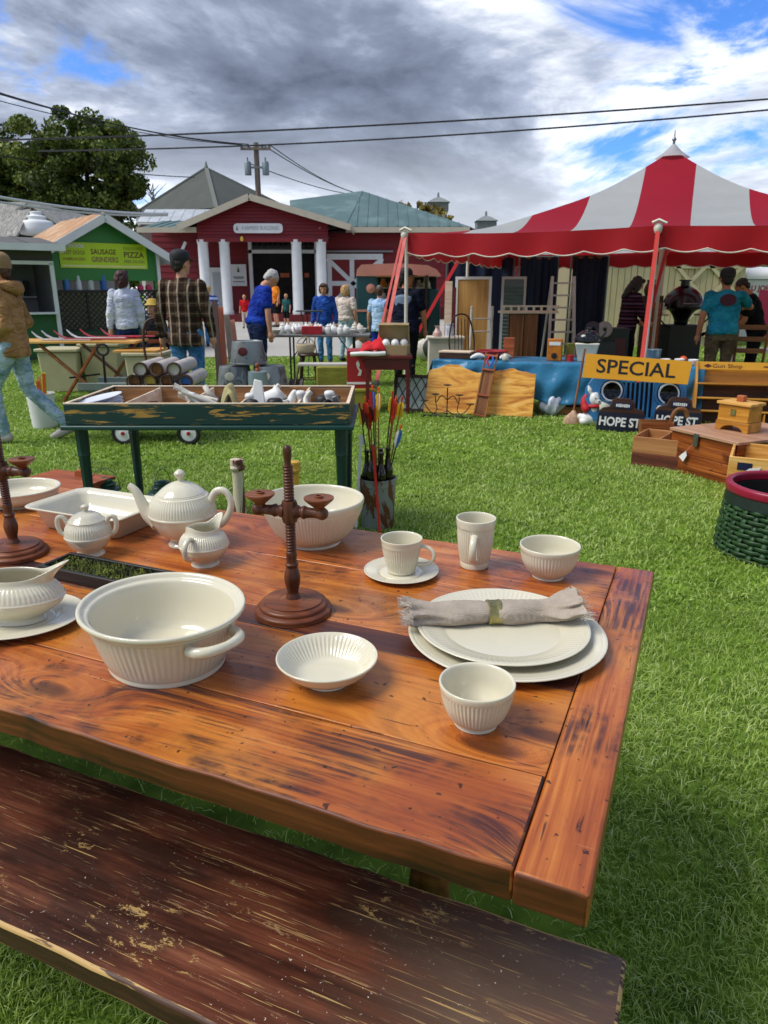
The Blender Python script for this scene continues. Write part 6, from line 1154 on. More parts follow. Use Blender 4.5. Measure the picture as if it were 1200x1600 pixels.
# ------------------------------------------------------------------ red exhibition building
def panel_roof(b, a, bb, c, d, ribs, h=.03):
    """sheet a-b (eave) to d-c (ridge) with raised seams running from eave to ridge"""
    a, bb, c, d = map(Vector, (a, bb, c, d)); n = (bb-a).cross(d-a).normalized()
    if n.z < 0: n = -n
    b.add([a, bb, c, d, a-n*.05, bb-n*.05, c-n*.05, d-n*.05], [(0, 1, 2, 3), (7, 6, 5, 4), (0, 4, 5, 1), (1, 5, 6, 2), (2, 6, 7, 3), (3, 7, 4, 0)])
    for k in range(1, ribs):
        u = k/ribs; p = a.lerp(bb, u); q = d.lerp(c, u)
        if (q-p).length > .1: b.bar(p+n*h*.4, q+n*h*.4, .05, h, n)
def red_building():
    Yp, Yw = 33.5, 36.5; K = lambda px, Y: xat(px, Y, 3.0)
    t = thing('red_building', 'long barn red exhibition building with green metal roofs and white columns', 'building', (0, 0, 0)); wh = M['trimwhite']; floor = .32
    # main wall of clapboards
    xl, xr = K(238, Yw), K(1010, Yw); ztop = zat(358, Yw)
    b = MB(); b.box((xl+xr)/2, Yw+4.2, ztop/2, xr-xl, 8.0, ztop); mk('wall', b, M['barn'], t)
    n = 15; hb = ztop/n; me = None
    for k in range(n):
        for (xa, xb) in ((xl, K(391, Yw)), (K(492, Yw), xr)):
            if k*hb < .3: continue
            b = MB(); w = xb-xa; b.add([(-w/2, -.035, 0), (w/2, -.035, 0), (w/2, 0, 0), (-w/2, 0, 0), (-w/2, -.008, hb-.01), (w/2, -.008, hb-.01), (w/2, .1, hb-.01), (-w/2, .1, hb-.01)], [(0, 1, 5, 4), (3, 2, 1, 0), (4, 5, 6, 7), (0, 4, 7, 3), (1, 2, 6, 5)]); mk('clapboard', b, M['barn_board'], t, loc=((xa+xb)/2, Yw+.19, k*hb))
    # door opening, the hall's shade put in as a near-black panel, with hanging letters
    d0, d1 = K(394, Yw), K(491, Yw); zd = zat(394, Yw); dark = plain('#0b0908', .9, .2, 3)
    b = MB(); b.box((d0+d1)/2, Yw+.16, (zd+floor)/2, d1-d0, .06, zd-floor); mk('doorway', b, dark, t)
    tz0, tz1 = zat(390, Yw), zat(372, Yw); b = MB(); b.box((d0+d1)/2, Yw+.15, (tz0+tz1)/2, d1-d0, .06, tz1-tz0); tr = mk('transom_window', b, plain('#141a1c', .15, .2, 3), t)
    for k in range(13): b = MB(); x = d0+(d1-d0)*k/12; b.box(x, Yw+.10, (tz0+tz1)/2, .03, .03, tz1-tz0); mk('muntin', b, plain('#3a3430', .6, .1, 5), tr)
    for k in range(4): b = MB(); b.box((d0+d1)/2, Yw+.095, tz0+(tz1-tz0)*k/3, d1-d0, .03, .03); mk('muntin', b, plain('#3a3430', .6, .1, 5), tr)
    for x in (d0-.1, d1+.1): b = MB(); b.box(x, Yw+.06, (tz1+floor)/2, .17, .12, tz1-floor); mk('door_frame', b, wh, t)
    b = MB(); b.box((d0+d1)/2, Yw+.05, (tz0+zd)/2-.03, d1-d0+.36, .10, .16); mk('door_head', b, wh, t)
    for k, px in enumerate((440, 447, 478)): b = MB(); b.box(K(px, Yw), Yw+.10, zat(430, Yw), .22, .03, .2); mk('hanging_sign', b, plain('#a5522a', .6, .3, 8), t)
    # porch
    b = MB(); b.box((K(300, Yp)+K(520, Yp))/2, (Yp+Yw)/2+.2, floor/2, K(520, Yp)-K(300, Yp), Yw-Yp+.3, floor); mk('porch_floor', b, plain('#6a1a1c', .8, .2, 2), t)
    b = MB(); b.box((K(545, Yw)+xr)/2, Yw-.05, .14, xr-K(545, Yw), .3, .28); mk('plinth', b, plain('#4a1215', .8, .2, 2), t)
    zc = zat(374, Yp+.3)
    for px in (316, 349.5, 462.5, 501):
        x = K(px, Yp+.3); b = MB(); b.lathe([(0, floor), (.27, floor), (.27, floor+.15), (.235, floor+.2), (.225, zc-.2), (.25, zc-.12), (.25, zc), (0, zc)], 20, T(x, Yp+.5, 0)); mk('column', b, wh, t, smooth=40)
    # gable
    ax, az = xat(388, Yp, 6), zat(304, Yp); lx, rx = xat(277, Yp, 4.4), xat(548, Yp, 4.4); ez = zat(352, Yp); gl, gr = K(308, Yp), K(512, Yp); gz0 = zat(371, Yp)
    def zr(x): return az+(ez-az)*((x-ax)/(lx-ax) if x < ax else (x-ax)/(rx-ax))-.16
    nb = 11; hb = (az-.2-gz0)/nb
    for k in range(nb):
        z0 = gz0+k*hb; z1 = z0+hb-.01
        def span(z):
            f = (az-.16-z)/(az-ez); f = max(.02, min(1, f)); return max(gl, ax+(lx-ax)*f), min(gr, ax+(rx-ax)*f)
        a0, a1 = span(z0); c0, c1 = span(z1); b = MB(); y = Yp+.35; b.add([(a0, y-.03, z0), (a1, y-.03, z0), (c1, y, z1), (c0, y, z1), (a0, y+.1, z0), (a1, y+.1, z0), (c1, y+.1, z1), (c0, y+.1, z1)], [(0, 1, 2, 3), (4, 7, 6, 5), (0, 4, 5, 1), (2, 6, 7, 3), (0, 3, 7, 4), (1, 5, 6, 2)]); mk('gable_board', b, M['barn_board'], t)
    b = MB(); b.box((gl+gr)/2, Yp+.42, gz0-.08, gr-gl, .3, .16); mk('porch_beam', b, M['barn_board'], t)
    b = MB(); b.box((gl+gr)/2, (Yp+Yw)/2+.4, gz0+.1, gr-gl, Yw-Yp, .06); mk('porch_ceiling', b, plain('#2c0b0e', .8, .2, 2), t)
    yb = Yp+9
    for s, (ex) in ((0, lx), (1, rx)):
        b = MB(); A0, A1, R1_, R0_ = (ex, Yp-.1, ez+.04), (ex, yb, ez+.04), (ax, yb, az+.04), (ax, Yp-.1, az+.04); panel_roof(b, A0, A1, R1_, R0_, 14); mk('gable_roof', b, M['teal_roof'], t)
        b = MB(); b.bar((ex, Yp-.12, ez-.10), (ax, Yp-.12, az-.10), .09, .26, (0, 0, 1)); mk('bargeboard', b, plain('#b9b09c', .6, .12, 3), t)
    b = MB(); b.bar((rx, Yp, ez-.08), (rx, Yw+.5, ez-.08), .08, .2); mk('fascia', b, plain('#b9b09c', .6, .12, 3), t)
    # low left lean-to roof
    b = MB(); panel_roof(b, (K(212, Yp), Yp+.4, zat(356, Yp)), (K(300, Yp), Yp+.4, zat(355, Yp)), (K(310, Yp)-.2, Yp+4, zat(345, Yp+4)), (K(225, Yp)-.2, Yp+4, zat(345, Yp+4)), 6); mk('lean_to_roof', b, M['teal_roof'], t); b = MB(); b.box((K(212, Yp)+K(306, Yp))/2, Yp+.42, zat(358, Yp), K(306, Yp)-K(212, Yp), .1, .22); mk('fascia', b, plain('#b9b09c', .6, .12, 3), t)
    # right hip roof
    Yh = Yw-.6; e0, e1 = xat(540, Yh, 4.7), xat(735, Yh, 4.7); hz = zat(354, Yh); apx, apz, apy = xat(567, 42, 7), zat(299, 42), 42.0; lft = xat(452, 41, 6.6), zat(314, 41)
    b = MB(); panel_roof(b, (e0, Yh, hz), (e1, Yh, hz), (apx+.05, apy, apz), (apx-.05, apy, apz), 1); 
    for k in range(1, 12):
        u = k/12; x = e0+(e1-e0)*u; p = Vector((x, Yh, hz)); f = 1-abs((x-apx)/((e1 if x > apx else e0)-apx)); q = Vector((x, Yh+(apy-Yh)*f, hz+(apz-hz)*f)); n = Vector((0, -(apz-hz), apy-Yh)).normalized(); b.bar(p+n*.015, q+n*.015, .06, .04, n)
    mk('hip_roof', b, M['teal_roof'], t)
    b = MB(); panel_roof(b, (e1, Yh, hz), (e1+2.5, Yh+9, hz), (apx+.05, apy+3, apz), (apx, apy, apz), 4); mk('hip_roof', b, M['teal_roof'], t)
    b = MB(); b.add([(e0, Yh, hz), (apx, apy, apz), (lft[0], 41, lft[1]), (lft[0]+.5, Yh+1, hz)], [(0, 1, 2, 3)]); mk('valley_roof', b, M['teal_roof'], t, solid=.06)
    b = MB(); b.box((e0+e1)/2, Yh+.02, hz-.14, e1-e0, .1, .24); mk('fascia', b, plain('#b9b09c', .6, .12, 3), t)
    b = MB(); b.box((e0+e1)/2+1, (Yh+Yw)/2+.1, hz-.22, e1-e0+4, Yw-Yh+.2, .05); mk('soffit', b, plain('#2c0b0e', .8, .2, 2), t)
    # sliding barn door with white cross bracing
    q0, q1, zz0, zz1 = K(511, Yw), K(598, Yw), .35, zat(397, Yw); y = Yw+.02
    b = MB(); b.box((q0+q1)/2, y+.05, (zz0+zz1)/2, q1-q0, .08, zz1-zz0); bd = mk('barn_door', b, M['barn_board'], t); cz = (zz0+zz1)/2
    for a in (((q0+q1)/2, zz1-.12, q1-q0, .26), ((q0+q1)/2, zz0+.12, q1-q0, .24), ((q0+q1)/2, cz, q1-q0, .22)): b = MB(); b.box(a[0], y, a[1], a[2], .06, a[3]); mk('rail', b, wh, bd)
    for x in (q0+.1, (q0+q1)/2-.15, q1-.1): b = MB(); b.box(x, y-.004, cz, .22, .06, zz1-zz0); mk('stile', b, wh, bd)
    for (xa, za, xb, zb) in ((q0, zz1-.2, (q0+q1)/2-.1, cz), (q0, zz0+.2, (q0+q1)/2-.1, cz), (q1, zz1-.2, (q0+q1)/2-.1, cz), (q1, zz0+.2, (q0+q1)/2-.1, cz)): b = MB(); b.bar((xa, y-.009, za), (xb, y-.009, zb), .06, .2, (0, 0, 1)); mk('brace', b, wh, bd)
    b = MB(); b.box((q0+q1)/2, y, zz1+.12, q1-q0+1.0, .14, .08); mk('door_track', b, M['steel'], t)
    # left door, notice boards, name board
    x = K(337, Yw); b = MB(); b.box(x, Yw+.03, (floor+zat(418, Yw))/2, .72, .08, zat(418, Yw)-floor); dr = mk('side_door', b, wh, t); b = MB(); b.box(x+.04, Yw-.02, (floor+zat(424, Yw))/2+.1, .5, .04, zat(424, Yw)-floor-.3); mk('door_panel', b, plain('#a9b1b4', .5, .1, 3), dr)
    x = K(371, Yw); b = MB(); b.box(x, Yw+.02, zat(430, Yw), .76, .06, 1.0); nb_ = mk('notice_board', b, wh, t); b = MB(); b.prism([(-.07, 0), (.07, 0), (0, .26)], 0, .01, T(x, Yw-.012, zat(425, Yw)) @ RX(90)); mk('emblem', b, plain('#4d5a3c', .6, .1, 5), nb_)
    for k, dz in enumerate((-.14, -.2, -.36)): b = MB(); b.box(x, Yw-.015, zat(428, Yw)+dz, .55-.1*(k == 1), .01, .045); mk('printed_line', b, plain('#6d7570', .6, .1, 5), nb_)
    c = (xat(401, Yp, 4.5), Yp+.26, zat(356, Yp)); b = MB(); w, h = 1.08, .2; b.prism([(sx*(w-.15)+.15*math.cos(R(a)), sy*(h-.12)+.12*math.sin(R(a))) for sx, sy, a0 in ((1, 1, 0), (-1, 1, 90), (-1, -1, 180), (1, -1, 270)) for a in (a0, a0+45, a0+90)], 0, .05, Matrix.Translation(c) @ RX(90)); sg = mk('name_board', b, wh, t); lettering('bldg', plain('#8b9599', .6, .1, 5), sg, Matrix.Translation((c[0]+.1, c[1]-.056, c[2])) @ UP @ Matrix.Diagonal((1, .75, 1, 1))); b = MB(); b.prism([(-.05, -.08), (.05, -.08), (0, .1)], 0, .01, T(c[0]-.93, c[1]-.051, c[2]) @ RX(90)); mk('emblem', b, plain('#5d6a46', .6, .1, 5), sg)
    b = MB(); b.lathe([(0, -.1), (.06, -.08), (.08, 0), (.04, .1), (0, .12)], 12, T(xat(375, Yp, 4.3), Yp+.2, zat(373, Yp))); mk('porch_lamp', b, plain('#d8b430', .4, .1, 5), t)
    for px0, py0, px1, py1 in ((275, 413, 290, 378),): b = MB(); b.bar(A(px0, py0, Yp+1), A(px1, py1, Yp+1), .1, .12); mk('bracket', b, wh, t)
red_building()
def grey_hall():
    Y = 58; t = thing('grey_hall', 'tall pale hall with steep grey shingled hip roof and finial', 'building', (0, 0, 0)); ez = zat(324, Y); cn = Vector((xat(337, Y, 8), Y, ez)); lf = Vector((xat(205, Y+5.5, 8), Y+5.5, ez)); rg_ = Vector((xat(472, Y+5.5, 8), Y+5.5, ez)); bk = lf+rg_-cn; mid = (lf+rg_)/2; r0 = Vector((xat(322, mid.y, 11), mid.y, zat(262, mid.y)))
    b = MB(); b.add([cn, rg_, bk, lf, r0], [(0, 1, 4), (1, 2, 4), (2, 3, 4), (3, 0, 4), (3, 2, 1, 0)]); mk('roof', b, M['shingle'], t)
    for p in (cn, lf, rg_): b = MB(); b.bar(p, r0, .3, .12); mk('hip_cap', b, plain('#6f746d', .8, .1, 2), t)
    b = MB(); b.lathe([(0, 0), (.18, 0), (.1, .2), (.05, .45), (0, .5)], 8, T(*r0)); mk('finial', b, plain('#6f746d', .8, .1, 2), t)
    b = MB(); q = [(p-mid)*.96+mid for p in (cn, rg_, bk, lf)]; b.add([(p.x, p.y, 0) for p in q]+[(p.x, p.y, ez) for p in q], [(0, 1, 5, 4), (1, 2, 6, 5), (2, 3, 7, 6), (3, 0, 4, 7)]); mk('wall', b, plain('#a8aaa6', .8, .1, 1), t)
    b = MB(); panel_roof(b, (xat(212, Y-4, 6.5), Y-4, zat(347, Y-4)), (xat(345, Y-4, 6.5), Y-4, zat(347, Y-4)), (xat(350, Y, 8), Y, zat(327, Y)), (xat(226, Y, 8), Y, zat(327, Y)), 8); mk('lower_roof', b, M['white_roof'], t)
    b = MB(); z = zat(349, Y-4); b.box((xat(216, Y-4, 6.5)+xat(345, Y-4, 6.5))/2, Y-2, z/2, xat(345, Y-4, 6.5)-xat(216, Y-4, 6.5), 3.6, z-.1); mk('lower_wall', b, plain('#7c6a62', .8, .1, 1), t)
grey_hall()
def far_barn():
    Y = 75; t = thing('grey_barn', 'distant grey barn with two square ventilator cupolas', 'building', (0, 0, 0)); zr = zat(362, Y); x0, x1 = xat(600, Y, 7), xat(900, Y, 7); g = plain('#7d807c', .8, .15, 1)
    b = MB(); b.box((x0+x1)/2, Y+5, (zr-2.5)/2, x1-x0, 10, zr-2.5); mk('wall', b, g, t); b = MB(); panel_roof(b, (x0, Y-.3, zr-2.5), (x1, Y-.3, zr-2.5), (x1, Y+5, zr), (x0, Y+5, zr), 20); panel_roof(b, (x0, Y+10.3, zr-2.5), (x1, Y+10.3, zr-2.5), (x1, Y+5, zr), (x0, Y+5, zr), 2); mk('roof', b, plain('#757a78', .7, .1, 1), t)
    for px, py, sc in ((684, 305, 1.0), (759, 334, 1.0)):
        Yc = Y+5; k = xat(685, Yc, 8)-xat(684, Yc, 8); x = xat(px, Yc, 8); top = zat(py, Yc); h = .95*sc; b = MB(); q = lambda w, z: [(x-w, Yc-w, z), (x+w, Yc-w, z), (x+w, Yc+w, z), (x-w, Yc+w, z)]
        b.loft([q(1.15, zr-.3), q(.85, top-1.9), q(.85, top-1.6)]); c = mk('cupola', b, plain('#8d918e', .7, .1, 2), t); b = MB(); b.loft([q(1.0, top-1.6), q(1.0, top-.75)]); mk('louvre_box', b, plain('#6f736f', .7, .2, 4), c); b = MB(); b.loft([q(1.15, top-.75), q(.5, top-.35), q(.12, top-.2), q(.08, top+.25)]); mk('cupola_roof', b, plain('#7f8583', .6, .1, 2), c)
far_barn()
# ------------------------------------------------------------------ concession huts
def green_hut():
    Y = 17.0; x0 = xat(75, Y, 2); a = 40; W, Dp = 2.55, 2.6; t = thing('food_hut', 'green food hut with rusty metal roof and lime menu banner', 'hut', (x0, Y, 0), R(a)); ez, rz_ = 2.30, 3.02; gr = M['hutgreen']; wh = M['trimwhite']
    def bx(nm, m, *q, bev=0): b = MB(); b.box(*q); return mk(nm, b, m, t, bevel=bev)
    for x in (.05, W*.60, W-.05): bx('post', gr, x, .05, ez/2, .09, .09, ez)
    for x in (.05, W-.05): bx('post', wh, x, Dp, ez/2, .09, .09, ez)
    bx('floor', plain('#4d4a44', .8, .2, 3), W/2, Dp/2, .06, W, Dp, .12); bx('back_wall', plain('#c9cdd2', .7, .15, 2), W/2, Dp, 1.1, W-.1, .05, 2.0); bx('side_wall', plain('#b9bdb8', .7, .15, 2), .0, Dp/2+.1, 1.15, .04, Dp-.2, 2.3)
    bx('fascia', gr, W/2, .03, ez-.345, W, .07, .68)
    b = MB(); b.add([(0, .0, ez-.005), (W, .0, ez-.005), (W/2, .0, rz_-.02), (0, .07, ez-.005), (W, .07, ez-.005), (W/2, .07, rz_-.02)], [(0, 1, 2), (5, 4, 3), (0, 3, 4, 1), (1, 4, 5, 2), (2, 5, 3, 0)]); mk('gable', b, gr, t)
    bx('back_wall_upper', plain('#5c6266', .7, .2, 2), W/2, Dp, ez-.1, W, .05, .5)
    # rusty roof, white bargeboards
    o = .34; slope = (rz_-ez)/(W/2); el = ez-slope*o
    for s, (xe) in ((0, -o), (1, W+o)):
        b = MB(); n = 18; pts = []
        for k in range(n*2+1):
            y = -.3+(Dp+.6)*k/(n*2); h = .022*(1 if k % 2 else -1); pts.append(((xe, y, el+.06+h), (W/2, y, rz_+.06+h)))
        vs = [p for pr in pts for p in pr]; b.add(vs, [(2*k, 2*k+2, 2*k+3, 2*k+1) for k in range(n*2)]); mk('roof_sheet', b, M['rust_roof'], t, solid=.02)
        b = MB(); b.bar((xe, -.31, el-.03), (W/2, -.31, rz_-.03), .05, .17); mk('bargeboard', b, wh, t)
    b = MB(); b.tube([(-o-.03, -.3, el+.02), (-o-.03, Dp+.3, el+.0)], .07, 8); mk('gutter', b, wh, t); bx('corner_trim', wh, -.01, -.01, ez-.38, .08, .09, .7); bx('corner_trim', wh, W+.01, -.01, ez-.38, .08, .09, .7)
    for k in range(5): b = MB(); b.bar((W+.05+.07*k, -.25, ez-.10-slope*.07*k), (W+.05+.07*k, Dp, ez-.10-slope*.07*k), .04, .05); mk('rafter', b, wh, t)
    # counter lattice
    z0, z1 = .5, 1.36
    bx('counter', M['black'], W/2, .02, z1+.02, W-.1, .12, .05); lat = MB(); 
    for x0_, x1_ in ((.1, W*.6-.05), (W*.6+.05, W-.1)):
        bx('lattice_frame', M['black'], (x0_+x1_)/2, .06, z0, x1_-x0_, .04, .06)
        for x in (x0_+.02, (x0_+x1_)/2, x1_-.02): bx('lattice_frame', M['black'], x, .05, (z0+z1)/2, .05, .04, z1-z0)
        step = .12; h = z1-z0; n = int((x1_-x0_+h)/step)
        for s in (1, -1):
            for k in range(n):
                xs = x0_-h+step*k+.02; za, zb = z0, z1; xa, xb = xs, xs+h
                if xa < x0_: za += x0_-xa; xa = x0_
                if xb > x1_: zb -= xb-x1_; xb = x1_
                if zb-za < .04: continue
                if s < 0: xa, xb = x0_+x1_-xa, x0_+x1_-xb
                lat.bar((xa, .065+.012*s, za), (xb, .065+.012*s, zb), .010, .030, (0, 0, 1))
    l = mk('lattice', lat, M['black'], t); l['kind'] = 'stuff'
    bx('kick_panel', plain('#1d4a24', .6, .2, 3), W/2, .06, .31, W-.1, .04, .38); bx('backdrop', plain('#b9bd8a', .8, .2, 2), W/2, .9, .9, W-.2, .03, .95)
    # banner
    bw = W*.80; zb = ez-.13; bn = bx('menu_banner', M['lime'], W*.5, -.022, zb, bw, .012, .56); brn = plain('#6a5a12', .5, .1, 8); x1 = W*.5
    Z = lambda: 0
    def tx(key, m, x, z, sx=.95, sz=.8): lettering(key, m, bn, T(x, -.030, z) @ UP @ Matrix.Diagonal((sx, sz, 1, 1)))
    tx('corn', M['white'], x1-.70, zb+.2); tx('hot', brn, x1-.70, zb+.05); tx('ham', plain('#8a6a14', .5, .1, 8), x1-.70, zb-.09)
    tx('saus', brn, x1-.02, zb+.08); tx('grin', plain('#8a7440', .5, .1, 8), x1, zb-.09); tx('fries', plain('#8a9a14', .5, .1, 8), x1+.70, zb+.17); tx('pizza', brn, x1+.70, zb+.03); tx('fried', plain('#7d7a4a', .5, .1, 8), x1+.70, zb-.12)
    b = MB(); b.box(x1, -.029, zb-.235, bw-.1, .003, .05); mk('banner_stripe', b, plain('#d9e08c', .5, .1, 4), bn)
    # things on the counter
    for k, (x, c_, h) in enumerate(((.35, '#3a72b0', .3), (.62, '#c9ccd0', .38), (.9, '#b9c0b8', .26), (1.2, '#2c66ac', .42), (1.75, '#d6d8d8', .3), (2.1, '#c02c58', .12), (2.3, '#c02c58', .12))):
        b = MB(); b.lathe(catmull([(0, 0), (.07, 0), (.075, .02), (.07, h*.8), (.04, h*.92), (.03, h), (0, h)], 3), 16); o = one('counter_jar', ('tall blue bottle', 'white canister', 'pale jar', 'tall blue jug', 'white dispenser', 'pink paper box', 'pink paper cup')[k]+' on the green hut counter', 'container', b, plain(c_, .4, .15, 6), smooth=50); o.matrix_world = t.matrix_basis @ T(x, .06, z1+.044)
green_hut()
def white_hut():
    Y = 15.5; x1 = xat(82, Y, 2); t = thing('vendor_hut', 'white vendor hut with gutter and open serving window', 'hut', (x1, Y, 0), R(33)); wh = M['trimwhite']; W = 3.2; D = 2.4
    def bx(nm, m, *q): b = MB(); b.box(*q); return mk(nm, b, m, t)
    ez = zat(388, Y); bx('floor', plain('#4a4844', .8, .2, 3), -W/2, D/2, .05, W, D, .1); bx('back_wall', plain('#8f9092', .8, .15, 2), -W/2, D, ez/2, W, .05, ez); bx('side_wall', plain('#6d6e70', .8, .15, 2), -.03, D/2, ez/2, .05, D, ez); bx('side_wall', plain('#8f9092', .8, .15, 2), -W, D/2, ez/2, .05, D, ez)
    zo = zat(411, Y); bx('header', plain('#4d4c48', .8, .2, 3), -W/2, .02, (zo+ez)/2+.02, W, .05, ez-zo-.04); bx('window_head', wh, -W/2, -.02, zo, W, .08, .07); bx('corner_post', wh, -.04, -.02, zo/2, .08, .08, zo); bx('counter', wh, -W/2, -.05, 1.0-.05, W-.1, .25, .04); bx('front_panel', plain('#1f5a2c', .6, .2, 3), -W/2, .0, .48, W-.1, .05, .88); bx('shelf', wh, -W/2, D-.2, 1.25, W-.2, .3, .03)
    b = MB(); b.bar((.14, -.35, ez-.03), (.14, D, ez+.25), .1, .13); b.box(-W/2, -.38, ez+.0, W+.4, .12, .13); mk('gutter', b, wh, t); b = MB(); panel_roof(b, (-W-.2, -.35, ez+.04), (.2, -.35, ez+.04), (.2, D+.2, ez+.35), (-W-.2, D+.2, ez+.35), 6); mk('roof', b, plain('#5a5a58', .8, .2, 2), t)
    for k in range(5):
        b = MB(); b.box(0, 0, .17, .11, .09, .34); o = one('carton', 'tall %s carton on the white hut shelf' % ('black', 'white')[k % 2], 'carton', b, M['black'] if k % 2 == 0 else M['white'], group='cartons on the hut shelf %d' % (k % 2), bevel=.004); o.matrix_world = t.matrix_basis @ T(-.28-.13*k, D-.2, 1.267)
white_hut()
def shake_shed():
    Y = 21.5; t = thing('shingled_shed', 'old shed with weathered grey shake roof and white vent', 'shed', (0, 0, 0)); ax, az = xat(45, Y, 4), zat(317, Y); rx, rz_ = xat(92, Y, 3.6), zat(352, Y); lx, lz = xat(-28, Y, 3), zat(372, Y)
    b = MB(); b.add([(lx-.4, Y, lz), (ax, Y, az), (ax-1.2, Y+4, az), (lx-1.6, Y+4, lz)], [(0, 1, 2, 3)]); mk('roof_slope', b, M['shakes'], t, solid=.08)
    # near slope seen from the front
    b = MB(); b.add([(xat(-40, Y-1, 3), Y-1.0, zat(375, Y-1)), (xat(24, Y-1, 3), Y-1.0, zat(370, Y-1)), (ax, Y+.3, az+.02), (xat(-20, Y+.3, 4), Y+.3, zat(317, Y+.3))], [(0, 1, 2, 3)]); mk('front_slope', b, M['shakes'], t, solid=.06)
    b = MB(); b.add([(rx, Y, rz_), (ax, Y, az), (ax, Y+4, az), (rx, Y+4, rz_)], [(0, 1, 2, 3)]); mk('roof_slope', b, M['shakes'], t, solid=.08); b = MB(); b.bar((rx+.05, Y-.05, rz_), (ax, Y-.05, az), .06, .12); mk('bargeboard', b, plain('#a9a8a2', .8, .2, 4), t)
    b = MB(); b.box((lx+rx)/2, Y+2.2, rz_/2-.1, rx-lx-.4, 3.4, rz_-.2); mk('wall', b, plain('#2a2622', .9, .2, 2), t)
    b = MB(); q = xat(52, Y-.3, 3.3); b.lathe(catmull([(.0, -.35), (.45, -.35), (.46, -.1), (.40, .0), (.26, .04), (.27, .12), (.16, .17), (.16, .24), (.10, .26), (0, .27)], 3), 24, T(q, Y-.1, zat(345, Y-.3))); mk('roof_vent', b, wh_, t, smooth=40)
wh_ = M['trimwhite']
shake_shed()
# ------------------------------------------------------------------ utility pole and wires
def wire(pts, r, parent, m='wirem'):
    b = MB(); a, c = Vector(pts[0]), Vector(pts[-1]); sag = pts[1] if len(pts) == 3 and not hasattr(pts[1], '__len__') else 0; n = 24
    b.tube([a.lerp(c, i/n)-Vector((0, 0, sag*4*(i/n)*(1-i/n))) for i in range(n+1)], r, 5); return mk('wire', b, M[m], parent)
def utility_pole():
    Y = 46; x = xat(402, Y, 8); top = zat(223, Y); t = thing('utility_pole', 'wooden utility pole with two transformers and overhead wires', 'utility pole', (0, 0, 0)); b = MB(); b.tube([(x, Y, 0), (x, Y, top)], [.2, .15], 10); mk('pole', b, M['polewood'], t)
    b = MB(); b.box(x, Y-.2, top-.35, 1.75, .12, .14); mk('crossarm', b, M['polewood'], t)
    for dx in (-.8, -.4, .4, .8): b = MB(); b.lathe([(0, 0), (.06, 0), (.08, .08), (.04, .16), (0, .18)], 10, T(x+dx, Y-.2, top-.28)); mk('insulator', b, M['steel'], t)
    for dx in (-.52, .52): b = MB(); b.lathe([(0, 0), (.19, 0), (.2, .05), (.2, .65), (.16, .72), (.05, .74), (.04, .95), (0, .95)], 16, T(x+dx, Y-.1, zat(274, Y))); mk('transformer', b, plain('#7d8a90', .5, .15, 3, 0, .3), t, smooth=40)
    b = MB(); b.box(x, Y-.1, zat(262, Y), 1.0, .1, .1); mk('bracket', b, M['steel'], t)
    # wires, with plausible distances
    wire((A(-160, 222, 26), .25, A(1400, 138, 24)), .028, t); wire((A(60, 236, 30), .3, A(1400, 152, 24)), .028, t)
    pt = Vector((x, Y-.2, top-.12))
    wire((A(-160, 92, 30), .5, pt+Vector((-.8, 0, 0))), .03, t); wire((A(-160, 96, 30), .5, pt+Vector((-.4, 0, 0))), .03, t); wire((A(-160, 112, 30), .5, pt+Vector((.4, 0, -.1))), .02, t)
    wire((A(-160, 214, 34), .3, Vector((xat(302, 57, 10), 57, zat(277, 57)))), .03, t)
    for k, (dx, py) in enumerate(((.8, 300), (.4, 303), (-.4, 306))): wire((pt+Vector((dx, 0, 0 if k < 2 else -1.0)), .3, Vector((xat(552+8*k, 70, 8), 70, zat(py, 70)))), .03, t)
    for dy, r in ((0, .028), (9, .02)): wire((A(-60, 297+dy, 13), .1, A(262, 334+dy*.3, 19.5)), r, t, 'cable')
M['cable'] = plain('#c3c5c6', .5, .1, 5)
utility_pole()
